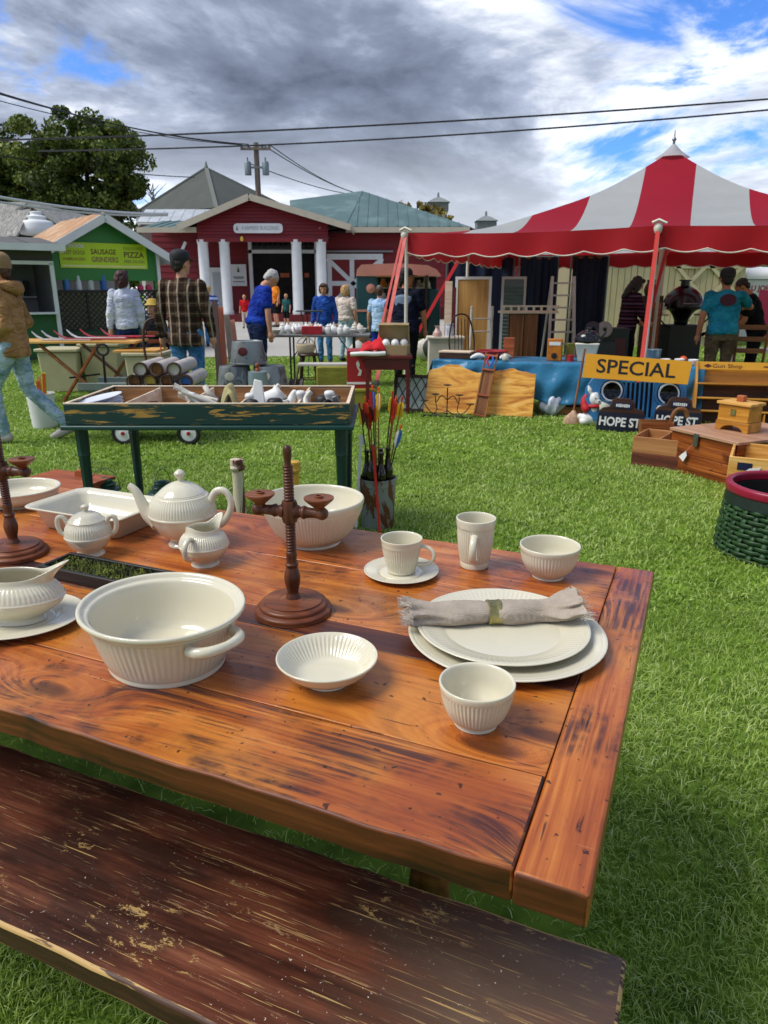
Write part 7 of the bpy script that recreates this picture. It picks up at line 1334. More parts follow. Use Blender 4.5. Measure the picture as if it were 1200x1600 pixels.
# ------------------------------------------------------------------ trees
def tree(label, base, H, cr, cz0, nleaf, lsz, seed, mat='leaf', asp=1.0, holes=True):
    r = np.random.default_rng(seed); t = thing('tree', label, 'tree', base); rr = random.Random(seed)
    b = MB(); b.tube(catmull([(0, 0, 0), (.1, 0, H*.2), (-.1, .1, H*.45), (.1, 0, H*.8)], 4), [.045*H*(1-.85*i/12) for i in range(13)], 10)
    for k in range(14):
        a = rr.uniform(0, 6.28); z = H*rr.uniform(.22, .7); l = cr*rr.uniform(.6, .95); p = Vector((0, 0, z)); q = p+Vector((math.cos(a)*l, math.sin(a)*l, l*rr.uniform(.3, .8))); b.tube([p, p.lerp(q, .5)+Vector((0, 0, -.2)), q], [.012*H, .008*H, .002*H], 6)
    mk('trunk', b, M['bark'], t, smooth=60)
    # leaf clumps on an uneven crown
    nc = 260; d = r.normal(size=(nc, 3)); d /= np.linalg.norm(d, axis=1)[:, None]; rad = r.uniform(.2, 1.0, nc)**.5
    lob = 1+.22*np.sin(3*np.arctan2(d[:, 1], d[:, 0])+seed)+.18*np.sin(5*d[:, 2]+2*seed)
    c = d*(rad*lob)[:, None]*np.array([cr, cr, (H-cz0)/2*asp]); c[:, 2] += (H+cz0)/2; cs = r.uniform(.13, .28, nc)*cr
    idx = r.integers(0, nc, nleaf); off = r.normal(size=(nleaf, 3)); off /= np.linalg.norm(off, axis=1)[:, None]; off *= (r.uniform(.3, 1, nleaf)**.5*cs[idx])[:, None]; off[:, 2] *= .7; p = c[idx]+off
    n = off/np.linalg.norm(off, axis=1)[:, None]+r.normal(size=(nleaf, 3))*.6; n /= np.linalg.norm(n, axis=1)[:, None]; u = np.cross(n, r.normal(size=(nleaf, 3))); u /= np.linalg.norm(u, axis=1)[:, None]; v = np.cross(n, u); s = (lsz*r.uniform(.6, 1.3, nleaf))[:, None]
    V = np.stack([p-u*s*.6, p-v*s*.45+n*s*.15, p+u*s*.7, p+v*s*.45+n*s*.15], 1).reshape(-1, 3); i = 4*np.arange(nleaf)[:, None]; F = np.concatenate([i+[0, 1, 2], i+[0, 2, 3]], 0)
    me = bpy.data.meshes.new('crown'); me.vertices.add(len(V)); me.vertices.foreach_set('co', V.ravel().astype(np.float32)); me.loops.add(len(F)*3); me.loops.foreach_set('vertex_index', F.ravel().astype(np.int32)); me.polygons.add(len(F)); me.polygons.foreach_set('loop_start', (3*np.arange(len(F))).astype(np.int32)); me.update()
    tint = np.clip(r.normal(.5, .22, nleaf)+r.normal(0, .18, nc)[idx], 0, 1); at = me.attributes.new('tint', 'FLOAT', 'POINT'); at.data.foreach_set('value', np.repeat(tint, 4).astype(np.float32)); put('crown', me, M[mat], t)
Yt = 44; tree('broad dark green maple tree behind the green food hut', (xat(140, Yt, 6), Yt, 0), zat(172, Yt), 3.0, 3.0, 60000, .17, 3)
Yt = 46; tree('lower green maple tree behind the shingled shed', (xat(5, Yt, 6), Yt, 0), zat(222, Yt), 3.3, 2.5, 50000, .17, 8)
tree('small autumn tree beyond the teal roof beside the cupola', (xat(662, 68, 6), 68, 0), zat(318, 68), 2.2, 3, 3000, .35, 12, 'leaf_autumn')
def bare_tree():
    Y = 70; x = xat(238, Y, 9); b = MB(); rr = random.Random(5); z0 = 0; top = zat(288, Y); b.tube([(x, Y, 0), (x, Y, top*.7), (x+.2, Y, top)], [.25, .15, .03], 6)
    for k in range(40): a = rr.uniform(-1.2, 1.2); z = top*rr.uniform(.55, .95); l = rr.uniform(.6, 1.6); b.tube([(x, Y, z), (x+math.sin(a)*l, Y+rr.uniform(-.5, .5), z+l*.8)], [.05, .012], 4)
    one('bare_tree', 'thin leafless tree standing between the maple and the grey hall', 'tree', b, plain('#6d6a66', .9, .2, 2))
bare_tree()
# a dark wooded skyline closes the view beyond the fairground
def treeline():
    r = np.random.default_rng(4); n = 26000; x = r.uniform(-260, 260, n); y = 165+r.uniform(0, 22, n); hmax = 8+2.2*np.sin(x*.045)+1.6*np.sin(x*.13+1)+1.1*np.sin(x*.31); z = hmax*np.sqrt(r.uniform(0, 1, n)); s = r.uniform(.6, 1.3, n)[:, None]
    p = np.stack([x, y, z], 1); u = r.normal(size=(n, 3)); u /= np.linalg.norm(u, axis=1)[:, None]; v = np.cross(u, r.normal(size=(n, 3))); v /= np.linalg.norm(v, axis=1)[:, None]; V = np.stack([p-u*s, p-v*s*.7, p+u*s, p+v*s*.7], 1).reshape(-1, 3); b = MB(); i = 4*np.arange(n)[:, None]; F = np.concatenate([i+[0, 1, 2], i+[0, 2, 3]], 0)
    me = bpy.data.meshes.new('woodland'); me.vertices.add(len(V)); me.vertices.foreach_set('co', V.ravel().astype(np.float32)); me.loops.add(len(F)*3); me.loops.foreach_set('vertex_index', F.ravel().astype(np.int32)); me.polygons.add(len(F)); me.polygons.foreach_set('loop_start', (3*np.arange(len(F))).astype(np.int32)); me.update(); at = me.attributes.new('tint', 'FLOAT', 'POINT'); at.data.foreach_set('value', np.repeat(np.clip(r.normal(.5, .2, n), 0, 1), 4).astype(np.float32)); o = put('woodland', me, M['leaf']); tag(o, 'far line of dark green woodland behind the fairground', 'woodland', kind='stuff')
treeline()
# ------------------------------------------------------------------ under the tent and behind it
def tent_goods():
    # cream board shed with cross braced doors behind the tent
    Y = 19.0; x0, x1 = xat(905, Y, 1.5), xat(1162, Y, 1.5); zt = 2.75; t = thing('cream_shed', 'long cream board shed with cross braced doors behind the tent', 'shed', (0, 0, 0)); cm = plain('#c9b98e', .75, .14, 2); n = 26; w = (x1-x0)/n
    for k in range(n): b = MB(); b.box(0, 0, zt/2, w-.015, .04, zt); mk('board', b, cm, t, loc=(x0+w*(k+.5), Y+.012*(k % 3), 0))
    b = MB(); b.box((x0+x1)/2, Y+1.6, zt/2-.02, x1-x0, 3, zt-.05); mk('wall', b, plain('#8c8264', .8, .1, 1), t); b = MB(); panel_roof(b, (x0-.3, Y-.3, zt), (x1+.3, Y-.3, zt), (x1+.3, Y+3.3, zt+.7), (x0-.3, Y+3.3, zt+.7), 10); mk('roof', b, plain('#6d7270', .7, .1, 1), t)
    for px0, px1 in ((1050, 1102), (1102, 1160)):
        q0, q1 = xat(px0, Y, 1.5), xat(px1, Y, 1.5); z0, z1 = .25, zat(428, Y)+.25; dm = plain('#d6c69c', .7, .1, 2)
        for a in (((q0+q1)/2, z1-.06, q1-q0, .12), ((q0+q1)/2, z0+.06, q1-q0, .12), ((q0+q1)/2, (z0+z1)/2-.1, q1-q0, .12)): b = MB(); b.box(a[0], Y-.05, a[1], a[2], .03, a[3]); mk('rail', b, dm, t)
        for (za, zb) in (((z0+z1)/2, z1), ((z0+z1)/2-.1, z0)):
            for s in (0, 1): b = MB(); b.bar((q0 if s else q1, Y-.055-.004*s, za), (q1 if s else q0, Y-.055-.004*s, zb), .02, .09, (0, 0, 1)); mk('brace', b, dm, t)
    # navy tarps hanging along the back of the stall
    for px0, px1, Y2, lab in ((700, 800, 15.6, 'dark navy tarp hung behind the framed wood panel'), (812, 868, 15.2, 'dark navy tarp hung behind the white ladder'), (893, 946, 14.9, 'dark navy tarp hung beside the cream shed')):
        q0, q1 = xat(px0, Y2, 1.5), xat(px1, Y2, 1.5); zt = 2.02; b = MB(); b.grid(lambda u, v: (q0+(q1-q0)*u, Y2+.035*math.sin(u*(q1-q0)*14)+.02*math.sin(u*31), .03+(zt-.03)*v+(.03*math.sin(u*22) if v > .99 else 0)), 60, 8); one('tarp', lab, 'tarp', b, M['navy_tarp'], smooth=60)
        b = MB(); b.tube([(q0-.03, Y2+.03, zt+.02), (q1+.03, Y2+.03, zt+.02)], .02, 8); b.cyl((q0-.03, Y2+.03, 0), (q0-.03, Y2+.03, zt+.02), .02); b.cyl((q1+.03, Y2+.03, 0), (q1+.03, Y2+.03, zt+.02), .02); one('tarp_rail', 'steel rail frame holding the tarp: '+lab[10:], 'rail', b, M['steel'])
    # framed wood panel, plain narrow panels
    def slab(px0, px1, py0, Y, m, label, name='door_panel', cat='panel', th=.035, frame=None):
        z1 = zat(py0, Y); x0, x1 = xat(px0, Y, z1*.6), xat(px1, Y, z1*.6); t = thing(name, label, cat, ((x0+x1)/2, Y, 0)); t.rotation_euler = (R(-3), 0, R(-8)); w = x1-x0; b = MB(); b.box(0, 0, z1/2, w-.02, th*.7, z1-.02); mk('face', b, m, t)
        if frame:
            for a in ((-w/2, z1/2, .045, z1), (w/2, z1/2, .045, z1), (0, .022, w-.045, .045), (0, z1-.022, w-.045, .045)): b = MB(); b.box(a[0], -.003, a[1], a[2], th+.01, a[3]); mk('frame', b, frame, t)
        return t
    slab(712, 764, 432, 12.4, M['panelwood'], 'tall tan wood panel in a white frame under the tent', frame=M['trimwhite'])
    slab(693, 706, 438, 12.2, M['palewood'], 'narrow pale upright board beside the framed wood panel')
    slab(704, 712, 448, 12.1, M['darkred'], 'narrow dark red upright board beside the framed wood panel')
    s = slab(784, 818, 432, 13.2, plain('#5d7274', .6, .15, 3), 'grey green louvred shutter door under the tent', 'shutter', frame=plain('#b4bcbc', .6, .1, 3)); Y = 13.2; z1 = zat(432, Y); w = xat(818, Y, 1)-xat(784, Y, 1)
    for k in range(22): b = MB(); b.box(0, 0, 0, w-.06, .03, .05, RX(28)); mk('louvre', b, plain('#64797b', .6, .15, 3), s, loc=(0, -.02, .1+k*(z1-.2)/22))
    # ladder
    Y = 13.6; z1 = zat(432, Y); t = thing('ladder', 'white painted wooden step ladder standing under the tent', 'ladder', (xat(876, Y, 1), Y, 0)); w = (xat(893, Y, 1)-xat(860, Y, 1)); pm = plain('#c9c9c4', .6, .15, 6)
    for s in (-1, 1): b = MB(); b.bar((s*w*.62, -.3, 0), (s*w*.5, 0, z1), .05, .05); mk('rail', b, pm, t); b = MB(); b.bar((s*w*.62, .35, 0), (s*w*.5, .05, z1-.05), .03, .03); mk('back_leg', b, pm, t)
    for k in range(7): z = .25+k*(z1-.3)/6.3; f = z/z1; b = MB(); b.box(0, -.3*(1-f), z, w*(1.24-.24*f)-.05, .09, .03); mk('step', b, pm, t)
    # bench table with slatted rim
    Y = 10.6; zt = zat(488, Y); ox = xat(832, Y, zt); t = thing('plant_bench', 'rustic wooden stand with plank legs and slotted pale top', 'stand', (ox, Y, 0)); X = lambda px: xat(px, Y, zt)-ox
    b = MB(); b.box(X(828), .15, zt, X(872)-X(784), .4, .03); mk('top', b, M['palewood'], t)
    for k in range(8): b = MB(); b.box(X(786)+k*(X(868)-X(786))/7, -.04, zt+.045, .03, .03, .06); mk('spacer', b, M['palewood'], t)
    b = MB(); b.box(X(828), -.04, zt+.085, X(872)-X(784), .03, .022); mk('upper_rail', b, M['palewood'], t)
    for px, pw in ((809, 19), (831, 20)): b = MB(); b.box(X(px), .02, zt/2-.01, .19, .05, zt-.03); mk('plank_leg', b, M['brownwood'], t, bevel=.004)
    b = MB(); b.box(X(820), .3, zt/2-.01, .35, .05, zt-.03); mk('plank_leg', b, M['brownwood'], t)
    # cream bed posts
    Y = 11.6; t = thing('bed_rail', 'cream turned bed end with low rails under the tent', 'bed end', (xat(752, Y, .8), Y, 0))
    for s, py in ((-1, 478), (1, 478)): z = zat(py, Y); b = MB(); b.lathe(catmull([(0, 0), (.022, 0), (.024, z*.4), (.02, z*.55), (.026, z*.62), (.018, z*.8), (.026, z*.92), (.02, z*.96), (.024, z-.01), (0, z)], 3), 14, T(s*.16, 0, 0)); mk('post', b, M['offwhite'], t, smooth=60)
    for z in (zat(498, Y), zat(518, Y)): b = MB(); b.cyl((-.16, 0, z), (.16, 0, z), .012); mk('rail', b, M['offwhite'], t)
    # white cart and crock, spindle back chair
    Y = 11.2; t = thing('side_cabinet', 'small white painted cabinet behind the blue cloth table', 'cabinet', (xat(697, Y, .6), Y, 0)); z = zat(528, Y); b = MB(); b.box(0, .15, z/2, .52, .34, z-.03); mk('case', b, M['offwhite'], t, bevel=.005); b = MB(); b.box(0, .15, z, .58, .4, .03); mk('top', b, M['offwhite'], t, bevel=.004)
    b = MB(); b.lathe(catmull([(0, 0), (.065, 0), (.07, .02), (.068, .13), (.06, .16), (.065, .19), (.055, .19), (0, .17)], 3), 20); one('blue_crock', 'blue and white stoneware crock on the white cabinet', 'crock', b, chippy('blue_crock', '#c9cfd8', '#2f4f96', .52, .3, 2), smooth=50, loc=(xat(703, Y, z), Y+.1, z+.013))
    b = MB(); b.lathe(catmull([(0, 0), (.05, 0), (.07, .05), (.04, .1), (.03, .14), (.045, .16), (0, .15)], 3), 20); one('floral_vase', 'small cream vase with flowers on the white cabinet', 'vase', b, plain('#c9a9a0', .4, .4, 20), smooth=50, loc=(xat(684, Y, z), Y+.1, z+.013))
    t = thing('windsor_chair', 'dark hoop backed chair behind the red bowl', 'chair', (xat(729, 10.4, .7), 10.4, 0), R(15)); zt = zat(492, 10.4)
    b = MB(); b.tube(catmull([(-.17, .15, .45), (-.19, .2, .75), (-.1, .24, zt-.03), (.1, .24, zt-.03), (.19, .2, .75), (.17, .15, .45)], 4), .012, 8); mk('hoop', b, M['darkwood'], t, smooth=60); b = MB(); b.lathe([(0, .43), (.2, .43), (.21, .445), (.19, .46), (0, .455)], 24); mk('seat', b, M['darkwood'], t)
    for k in range(5): x = -.11+.055*k; b = MB(); b.cyl((x, .16, .45), (x*.9, .23, zt-.06), .006, seg=6); mk('spindle', b, M['darkwood'], t)
    for sx in (-1, 1):
        for sy in (-1, 1): b = MB(); b.cyl((sx*.13, sy*.13, .43), (sx*.19, sy*.19, 0), .016, .012, 8); mk('leg', b, M['darkwood'], t)
    # on the blue table
    Z = BTZ+.008
    def onb(px, y): return BL(bx_px(px, y), y, Z)
    t = thing('dark_tray', 'shallow dark wooden tray at the end of the blue table', 'tray', onb(716, .3), BTA); 
    for nm, a in (('bottom', (0, 0, .008, .42, .3, .012)), ('side', (0, -.15, .035, .42, .014, .06)), ('side', (0, .15, .035, .42, .014, .06)), ('end', (-.205, 0, .035, .012, .28, .06)), ('end', (.205, 0, .035, .012, .28, .06))): b = MB(); b.box(*a); mk(nm, b, M['darkwood'], t)
    b = MB(); b.prism([(-.2, -.1), (.2, -.12), (.22, .08), (-.18, .11)], 0, .02, T(0, 0, 0)); o = one('pale_board', 'pale board lying across the dark tray', 'board', b, M['palewood'], bevel=.004, loc=onb(712, .3)+Vector((0, 0, .066)), rot=(0, 0, BTA))
    b = MB(); b.lathe(catmull([(0, 0), (.1, 0), (.17, .05), (.19, .09), (.18, .092), (.09, .02), (0, .015)], 3), 28); one('red_bowl', 'wide dark red bowl on the blue table', 'bowl', b, plain('#8a141c', .35, .2, 8), smooth=50, loc=onb(768, .32))
    for k, px in enumerate((748, 790, 782)): b = MB(); b.tube(catmull([(-.1, 0, .02), (0, .02, .05), (.1, 0, .03)], 4), [.01, .02, .025, .03, .03, .025, .02, .012, .008], 8); one('white_horn', 'white curved %s beside the red bowl' % ('horn', 'spoon rest', 'ladle')[k], 'ornament', b, M['white'], smooth=60, loc=onb(px, .14+.09*k), rot=(0, 0, R(40*k)))
    b = MB(); b.lathe(catmull([(0, 0), (.035, 0), (.045, .03), (.03, .07), (.012, .085), (0, .086)], 3), 16); one('glass_dome', 'small pale glass dome on the blue table', 'ornament', b, plain('#b9b8a8', .15, .2, 8), smooth=60, loc=onb(790, .08))
    b = MB(); b.box(0, 0, .12, .13, .12, .24); one('brown_box', 'small brown wooden box beside the plank stand', 'box', b, M['redbrown'], bevel=.004, loc=onb(795, .52), rot=(0, 0, BTA))
    b = MB(); b.box(0, 0, .125, .17, .13, .25); o = one('orange_tin', 'orange printed tin with round black dial', 'tin', b, plain('#b86a14', .4, .35, 14), bevel=.006, loc=onb(866, .3), rot=(0, 0, BTA)); b = MB(); b.lathe([(0, 0), (.035, 0), (.03, .012), (0, .014)], 18, T(0, -.066, .06) @ RX(90)); mk('dial', b, M['black'], o); b = MB(); b.box(0, -.067, .2, .13, .004, .04); mk('label_band', b, M['white'], o)
    b = MB(); b.box(0, 0, .1, .08, .08, .2); one('olive_tin', 'narrow olive green tin beside the orange tin', 'tin', b, plain('#6d7020', .4, .2, 9), bevel=.005, loc=onb(890, .38)); b = MB(); b.lathe([(0, 0), (.04, 0), (.04, .07), (0, .08)], 16); one('red_tin', 'small round red tin before the olive tin', 'tin', b, M['red'], loc=onb(891, .24))
    t = thing('cream_tub', 'cream plastic tub with shiny black domed lid', 'tub', onb(916, .3), BTA); b = MB(); b.loft([[(q*.10*sx, q*.09*sy, z) for sx, sy in ((-1, -1), (1, -1), (1, 1), (-1, 1))] for q, z in ((.95, 0), (1.32, .19), (1.38, .2), (1.38, .215))]); mk('tub', b, M['offwhite'], t, bevel=.012); b = MB(); b.lathe(catmull([(.145, .21), (.15, .24), (.13, .3), (.07, .345), (.03, .355), (.03, .38), (0, .385)], 3), 24, sy=.85); mk('lid', b, plain('#0e0f12', .15, .2, 8), t, smooth=60); b = MB(); b.tube([(.13, 0, .22), (.17, 0, .3), (.2, 0, .34)], .012, 6); mk('handle', b, M['black'], t)
    # right part of the table: pail, white cups
    b = MB(); b.lathe([(0, 0), (.065, 0), (.08, .15), (.084, .155), (.08, .16), (.06, .01), (0, .01)], 24); one('grey_pail', 'small grey metal pail on the blue table', 'pail', b, plain('#7d8f98', .35, .2, 8, 0, .5), smooth=40, loc=onb(1021, .25)); 
    for k, px in enumerate((985, 992, 1109, 1152, 1190)): b = MB(); b.lathe(catmull([(0, 0), (.03, 0), (.05, .04), (.055, .06), (.05, .06), (.025, .01), (0, .01)], 3), 18); p = onb(min(px, 1092), .15+.06*k) ; one('white_cup', 'white china cup on the blue table', 'cup', b, M['white'], group='white cups on the blue table', smooth=50, loc=onb((975, 986, 1040, 1062, 1084)[k], .14+.05*(k % 2)))
    b = MB(); b.ball((0, 0, .04), (.045, .045, .04)); one('orange_gourd', 'small orange gourd on the blue table', 'gourd', b, plain('#d0521c', .5, .2, 9), smooth=60, loc=onb(1068, .4))
M['panelwood'] = wood('panel_wood', '#8a6430', '#b58a4c', '#cfa868', 2, .6, .5)
tent_goods()
def back_table():
    # dark stove and kettle grill at the back of the tent
    Y = 12.3; t = thing('kettle_grill', 'black egg shaped grill with chimney cap standing on a dark cart', 'grill', (xat(1065, Y, 1), Y, 0)); bz = zat(506, Y); bk = plain('#0a0a0b', .25, .3, 10)
    b = MB(); w = .27; b.box(0, 0, bz/2+.04, 2*w, .5, bz-.1); mk('cart', b, M['black'], t, bevel=.01)
    for s in (-1, 1): b = MB(); b.lathe([(0, -.02), (.05, -.02), (.06, 0), (.05, .02), (0, .02)], 16, T(s*.2, -.2, .06) @ RX(90)); mk('caster', b, M['black'], t)
    z0 = zat(484, Y); b = MB(); b.lathe(catmull([(0, bz-.02), (.10, bz-.01), (.12, bz+.08), (.2, z0-.02), (.31, z0+.02), (.32, z0+.04)], 3), 28); mk('bowl', b, bk, t, smooth=60); zt = zat(446, Y); b = MB(); b.lathe(catmull([(.325, z0+.04), (.325, z0+.08), (.28, z0+.22), (.17, zt-.06), (.06, zt), (0, zt)], 3), 28); mk('dome', b, bk, t, smooth=60); b = MB(); b.lathe([(0, zt-.01), (.07, zt-.01), (.07, zt+.07), (.1, zt+.07), (.1, zt+.09), (0, zt+.09)], 18); mk('chimney_cap', b, bk, t); b = MB(); b.tube([(-.12, -.29, z0+.1), (0, -.33, z0+.1), (.12, -.29, z0+.1)], .014, 8); mk('handle', b, M['steel'], t)
    for s in (-1, 1): b = MB(); b.box(s*.40, 0, z0-.08, .24, .4, .025); mk('side_shelf', b, M['palewood'], t, bevel=.003); b = MB(); b.cyl((s*.46, -.1, z0-.085), (s*.26, -.1, bz-.05), .012); mk('shelf_bracket', b, M['black'], t)
    rr = random.Random(3)
    for k in range(6): b = MB(); b.box(0, 0, .03, .12, .12, .06); one('white_carton', 'small white carton stacked on the grill side shelf', 'carton', b, M['white'], group='cartons on the grill shelf', bevel=.003, loc=(xat(1065, Y, 1)+(-.4 if k < 3 else .4)+.03*(k % 2), Y-.05, z0-.0665+.0605*(k % 3)), rot=(0, 0, rr.uniform(-.2, .2)))
    t = thing('brown_cupboard', 'tall dark brown cupboard beside the orange guy strap', 'cupboard', (xat(1017, 12.0, 1), 12.0, 0)); z = zat(462, 12.0); b = MB(); b.box(0, 0, z/2, .24, .3, z); mk('case', b, M['darkwood'], t, bevel=.006); b = MB(); b.box(-.0, -.155, z/2, .18, .01, z-.2); mk('door', b, M['redbrown'], t, bevel=.003); b = MB(); b.lathe(catmull([(0, 0), (.07, 0), (.1, .1), (.06, .2), (.07, .24), (0, .25)], 3), 18); one('brown_urn', 'round brown urn standing on the dark cupboard', 'urn', b, M['darkwood'], smooth=60, loc=(xat(1012, 12.0, 1)-.0, 12.0, z-.002))
    # table in front of the striped sweater: dark trunk
    t = thing('storage_box', 'low dark storage box with red panel behind the cream tub', 'box', (xat(955, 10.4, .4), 10.4, 0)); z = zat(512, 10.4); b = MB(); b.box(0, 0, z/2, .34, .3, z); mk('case', b, plain('#1a2420', .6, .2, 5), t, bevel=.006); b = MB(); b.box(.05, -.153, z*.6, .16, .01, z*.5); mk('panel', b, plain('#4a1414', .5, .2, 5), t)
    for k, px in enumerate((925, 943)): b = MB(); b.lathe(catmull([(.03, 0), (.1, .0), (.11, .02), (.1, .04), (.03, .04)], 3), 20, RX(80)); o = one('coiled_hose', ('dark', 'pale')[k]+' coil of hose hung behind the cream tub', 'hose', b, plain(('#2a2226', '#8f8478')[k], .5, .2, 9), smooth=60, loc=(xat(px, 10.2, .8)+.0, 10.2, zat(515, 10.2)))
    b = MB(); z = zat(520, 10.25); b.box(0, .12, z/2-.06, .5, .2, z-.14); one('grey_cabinet', 'low grey cabinet behind the cream tub', 'cabinet', b, plain('#2f3330', .6, .2, 5), loc=(xat(930, 10.3, .5), 10.2, 0))
    # chair held under the tent
    t = thing('wooden_chair', 'brown wooden chair with slat back beside the black shirted person', 'chair', (xat(1168, 9.75, .6), 9.75, 0), R(160)); zt = zat(450, 9.75)
    b = MB(); b.box(0, 0, .45, .40, .38, .03); mk('seat', b, M['brownx'], t, bevel=.006)
    for sx in (-1, 1): b = MB(); b.cyl((sx*.17, -.16, 0), (sx*.17, -.16, .44), .016); mk('leg', b, M['brownwood'], t); b = MB(); b.tube([(sx*.17, .17, 0), (sx*.17, .17, .45), (sx*.18, .24, 1.0)], .017, 8); mk('back_post', b, M['brownwood'], t)
    for z in (.65, .8, .95): b = MB(); b.box(0, .20+.1*(z-.65), z, .33, .016, .06); mk('back_slat', b, M['brownx'], t)
    # white portable cabin beyond the tent
    Y = 21; t = thing('portable_cabin', 'white portable cabin with red lettering beyond the tent', 'cabin', (xat(1196, Y, 1), Y, 0)); w = 1.3; z = zat(436, Y); b = MB(); b.box(0, .6, z/2, w, 1.2, z); mk('case', b, M['white'], t, bevel=.03); b = MB(); b.lathe(catmull([(.95, 0), (.9, .15), (.6, .28), (0, .34)], 3), 4, T(0, .6, z) @ RZ(45)); mk('roof', b, M['white'], t); lettering('john', M['red'], t, T(-.12, -.006, z-.25) @ UP @ Matrix.Diagonal((1.4, 1.4, 1, 1))); b = MB(); b.box(.15, -.01, z*.45, .75, .03, z*.75); mk('door', b, plain('#b8234c', .5, .15, 3), t)
    b = MB(); b.box(0, 0, .4, 1.3, .5, .05); b.box(-.6, 0, .2, .05, .4, .38); b.box(.6, 0, .2, .05, .4, .38); one('white_bench', 'white plank bench on the grass beyond the tent', 'bench', b, M['white'], loc=(xat(1190, 12.8, .4), 12.8, 0))
back_table()
def trailer():
    Y = 16.6; x0, x1 = xat(557, Y, 1.2), xat(688, Y, 1.2); t = thing('vintage_trailer', 'vintage teal trailer with copper pink roof and open shelves', 'trailer', ((x0+x1)/2, Y, 0)); w = x1-x0; z0 = .45; z1 = zat(430, Y); zt = zat(416, Y); tl = plain('#17484c', .45, .2, 3); pk = plain('#c98570', .4, .15, 3)
    def bx(nm, m, *q, bev=0): b = MB(); b.box(*q); return mk(nm, b, m, t, bevel=bev)
    bx('floor', M['darkwood'], 0, .7, z0, w, 1.5, .06); bx('back_wall', plain('#1d2426', .7, .2, 3), 0, 1.4, (z0+z1)/2, w, .04, z1-z0); 
    wl = w*.26; bx('side_panel', tl, -w/2+wl/2, 0, (z0+z1)/2, wl, .05, z1-z0, bev=.02); bx('side_panel', tl, w/2-.14, 0, (z0+z1)/2-.15, .28, .05, z1-z0-.3, bev=.02); bx('stripe', pk, -w/2+wl/2, -.03, (z0+z1)/2-.12, wl, .02, .05); bx('skirt', tl, 0, 0, z0+.02, w, .055, .14)
    rg = []
    for x, h in ((-w/2, .0), (-w/2+.02, .12), (-w/2+.12, .22), (-w/2+.3, zt-z1+.04), (0, zt-z1+.06), (w/2-.3, zt-z1+.02), (w/2-.1, .12), (w/2, .0)): rg.append([(x, -.06, z1-.02), (x, 1.5, z1-.02), (x, 1.5, z1+h), (x, -.06, z1+h)])
    b = MB(); b.loft(rg); mk('roof', b, pk, t, smooth=50); bx('canopy_flap', M['brownx'], 0, -.25, z1-.03, w*.55, .5, .03)
    for x in (w*.18, w/2-.32): bx('door_leaf', plain('#2c1512', .5, .2, 4), x, -.05, (z0+z1)/2+.1, .05, .3, z1-z0-.2)
    for k, z in enumerate((z0+.32, z0+.66, z0+1.0)): bx('shelf', M['offwhite'], .12, .9, z, w*.7, .4, .025)
    for x in (-w*.25, w*.28): b = MB(); b.lathe(catmull([(.1, -.06), (.2, -.08), (.24, -.05), (.24, .05), (.2, .08), (.1, .06)], 3), 26, T(x, .3, .24) @ RX(90)); wh = mk('wheel', b, M['black'], t, smooth=50); b = MB(); b.lathe([(0, .03), (.1, .05), (.12, .04), (.12, -.05), (0, -.05)], 20, T(x, .3, .24) @ RX(90)); mk('rim', b, M['chrome'], wh)
    b = MB(); b.lathe([(0, 0), (.09, 0), (.1, .02), (0, .04)], 18, T(-w/2+.32, -.03, z1-.28) @ RX(90)); mk('porthole', b, pk, t); b = MB(); b.lathe([(0, 0), (.05, 0), (.05, .02), (0, .03)], 18, T(-w/2+.5, -.03, z1-.26) @ RX(90)); mk('lamp', b, M['white'], t)
    rr = random.Random(12)
    for k in range(24):
        z = (z0+.32, z0+.66, z0+1.0)[k % 3]+.012; h = rr.uniform(.1, .26); r = rr.uniform(.05, .09); b = MB(); b.lathe(catmull([(0, 0), (r, 0), (r*1.1, h*.4), (r*.6, h*.8), (r*.7, h), (0, h)], 3), 14); i = k % 4; one('trailer_ware', ('white jar', 'orange jar', 'dark jar', 'cream vase')[i]+' on the shelves of the teal trailer', 'jar', b, plain(('#d8d8d4', '#c9761c', '#26282c', '#c9bfa6')[i], .4, .2, 9), group='trailer wares %d' % i, smooth=50, loc=(t.location.x+.12-w*.33+w*.66*(k//3)/7.5, Y+.9-.1*(k % 2), z))
    # goods heaped before it
    for k, (px, c_, s) in enumerate(((560, '#d8d4cc', .16), (572, '#e07818', .14), (582, '#2a2a2c', .17), (566, '#6a4a2c', .2), (580, '#d8731c', .13), (668, '#c9c4b8', .2), (682, '#2e3330', .22), (694, '#d6d2c4', .18))):
        y = 14.9+.15*(k % 2); b = MB(); b.grid(lambda u, v: (s*1.2*math.cos(6.2832*u)*math.cos(math.pi*(v-.5))*(1+.15*math.sin(9*u*3+k)), s*math.sin(6.2832*u)*math.cos(math.pi*(v-.5)), s*1.3*(1+math.sin(math.pi*(v-.5)))*(1+.1*math.sin(7*v+k))), 18, 10); one('goods_bundle', ('white cloth bundle', 'orange cloth bundle', 'black bag', 'brown sack', 'small orange cushion', 'cream bundle', 'dark green bag', 'cream sack')[k]+' heaped before the teal trailer', 'bundle', b, plain(c_, .8, .3, 10), smooth=50, loc=(xat(px, y, .3), y, 0))
trailer()
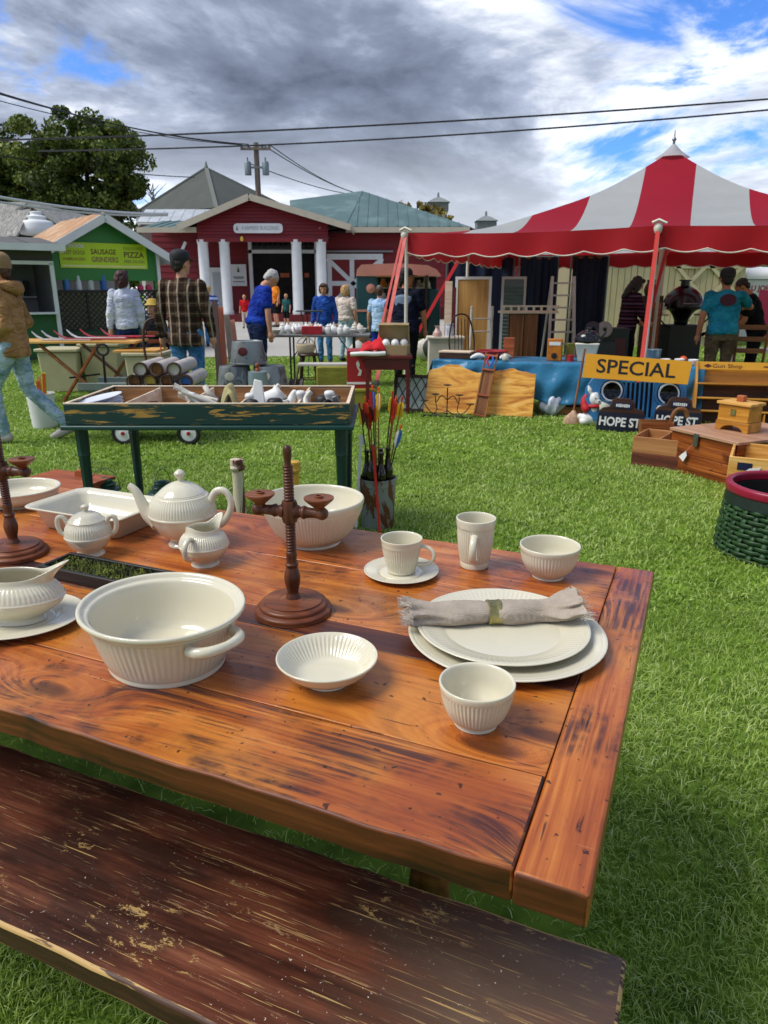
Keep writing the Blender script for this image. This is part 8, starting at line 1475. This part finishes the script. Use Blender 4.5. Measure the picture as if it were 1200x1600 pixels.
# ------------------------------------------------------------------ grass blades
def grass():
    zones = [(.35, 1.6, 30000, .040, .0034), (1.6, 3.0, 17000, .040, .0044), (3.0, 6.0, 5200, .040, .0085), (6.0, 10.0, 1500, .040, .015), (10.0, 21.0, 420, .045, .026)]
    V = []; F = []; TT = []; off = 0
    for y0, y1, dens, hgt, wid in zones:
        wmax = .62*y1+.35
        n = int(dens*(y1-y0)*2*wmax); x = rng.uniform(-wmax, wmax, n); y = rng.uniform(y0, y1, n); ok = np.abs(x) < .62*y+.35
        # hidden under the table and bench: thin it out
        tx = (x-TO.x)*math.cos(TA)+(y-TO.y)*math.sin(TA); ty = -(x-TO.x)*math.sin(TA)+(y-TO.y)*math.cos(TA)
        under = (tx < -.06) & (ty < -.05) & (ty > -.72); ok &= ~(under & (rng.random(n) < .92))
        edge = np.interp(x, [-30, -9, -3, -.4, 3, 14], [15.2, 15.4, 16.0, 16.4, 20.5, 21.5]); ok &= y < edge
        x, y = x[ok], y[ok]; n = len(x)
        patch = .5+.5*np.sin(x*3.1+1.3*np.sin(y*2.3))*np.sin(y*2.7+1.1*np.sin(x*1.9)); fine = .5+.5*np.sin(x*13+2*np.sin(y*9))*np.sin(y*11+2*np.sin(x*7))
        keep = rng.random(n) < .62+.38*fine; x, y, patch, fine = x[keep], y[keep], patch[keep], fine[keep]; n = len(x)
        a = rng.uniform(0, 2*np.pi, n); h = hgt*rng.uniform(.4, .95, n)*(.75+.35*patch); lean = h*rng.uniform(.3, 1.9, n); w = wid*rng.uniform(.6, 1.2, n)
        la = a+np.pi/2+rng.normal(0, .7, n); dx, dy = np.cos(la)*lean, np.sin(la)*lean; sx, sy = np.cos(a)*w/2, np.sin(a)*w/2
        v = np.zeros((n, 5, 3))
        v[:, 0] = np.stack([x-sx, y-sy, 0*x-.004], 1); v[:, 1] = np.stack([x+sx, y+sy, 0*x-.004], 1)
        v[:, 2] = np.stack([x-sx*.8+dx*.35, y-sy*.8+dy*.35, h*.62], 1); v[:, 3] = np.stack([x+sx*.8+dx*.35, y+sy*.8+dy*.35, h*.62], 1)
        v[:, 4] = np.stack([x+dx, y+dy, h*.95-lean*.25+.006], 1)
        i = off+5*np.arange(n)[:, None]; F.append(np.concatenate([i+[0, 1, 3], i+[0, 3, 2], i+[2, 3, 4]], 0)); off += 5*n
        V.append(v.reshape(-1, 3)); t = np.clip(rng.normal(.55, .24, n)+.30*((.5+.5*np.sin(x*1.3+2*np.sin(y*.9))*np.sin(y*1.1+1.7*np.sin(x*.8)))-.5)+.22*(patch-.5)+.15*(fine-.5), 0, .92); t[rng.random(n) < .035] = 1.0; TT.append(np.repeat(t, 5)-np.tile([.5, .5, .1, .1, 0], n))  # tint falls towards the root: shade between blades put into the colour
    V = np.concatenate(V); F = np.concatenate(F); TT = np.clip(np.concatenate(TT), 0, 1)
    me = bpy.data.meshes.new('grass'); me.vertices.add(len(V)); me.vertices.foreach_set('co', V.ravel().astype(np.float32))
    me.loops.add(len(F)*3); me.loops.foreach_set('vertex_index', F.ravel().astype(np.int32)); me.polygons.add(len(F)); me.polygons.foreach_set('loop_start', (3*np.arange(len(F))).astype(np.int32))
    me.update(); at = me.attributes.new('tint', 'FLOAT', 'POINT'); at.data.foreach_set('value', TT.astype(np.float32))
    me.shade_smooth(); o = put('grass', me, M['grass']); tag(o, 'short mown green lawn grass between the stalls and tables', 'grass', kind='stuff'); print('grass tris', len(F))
grass()
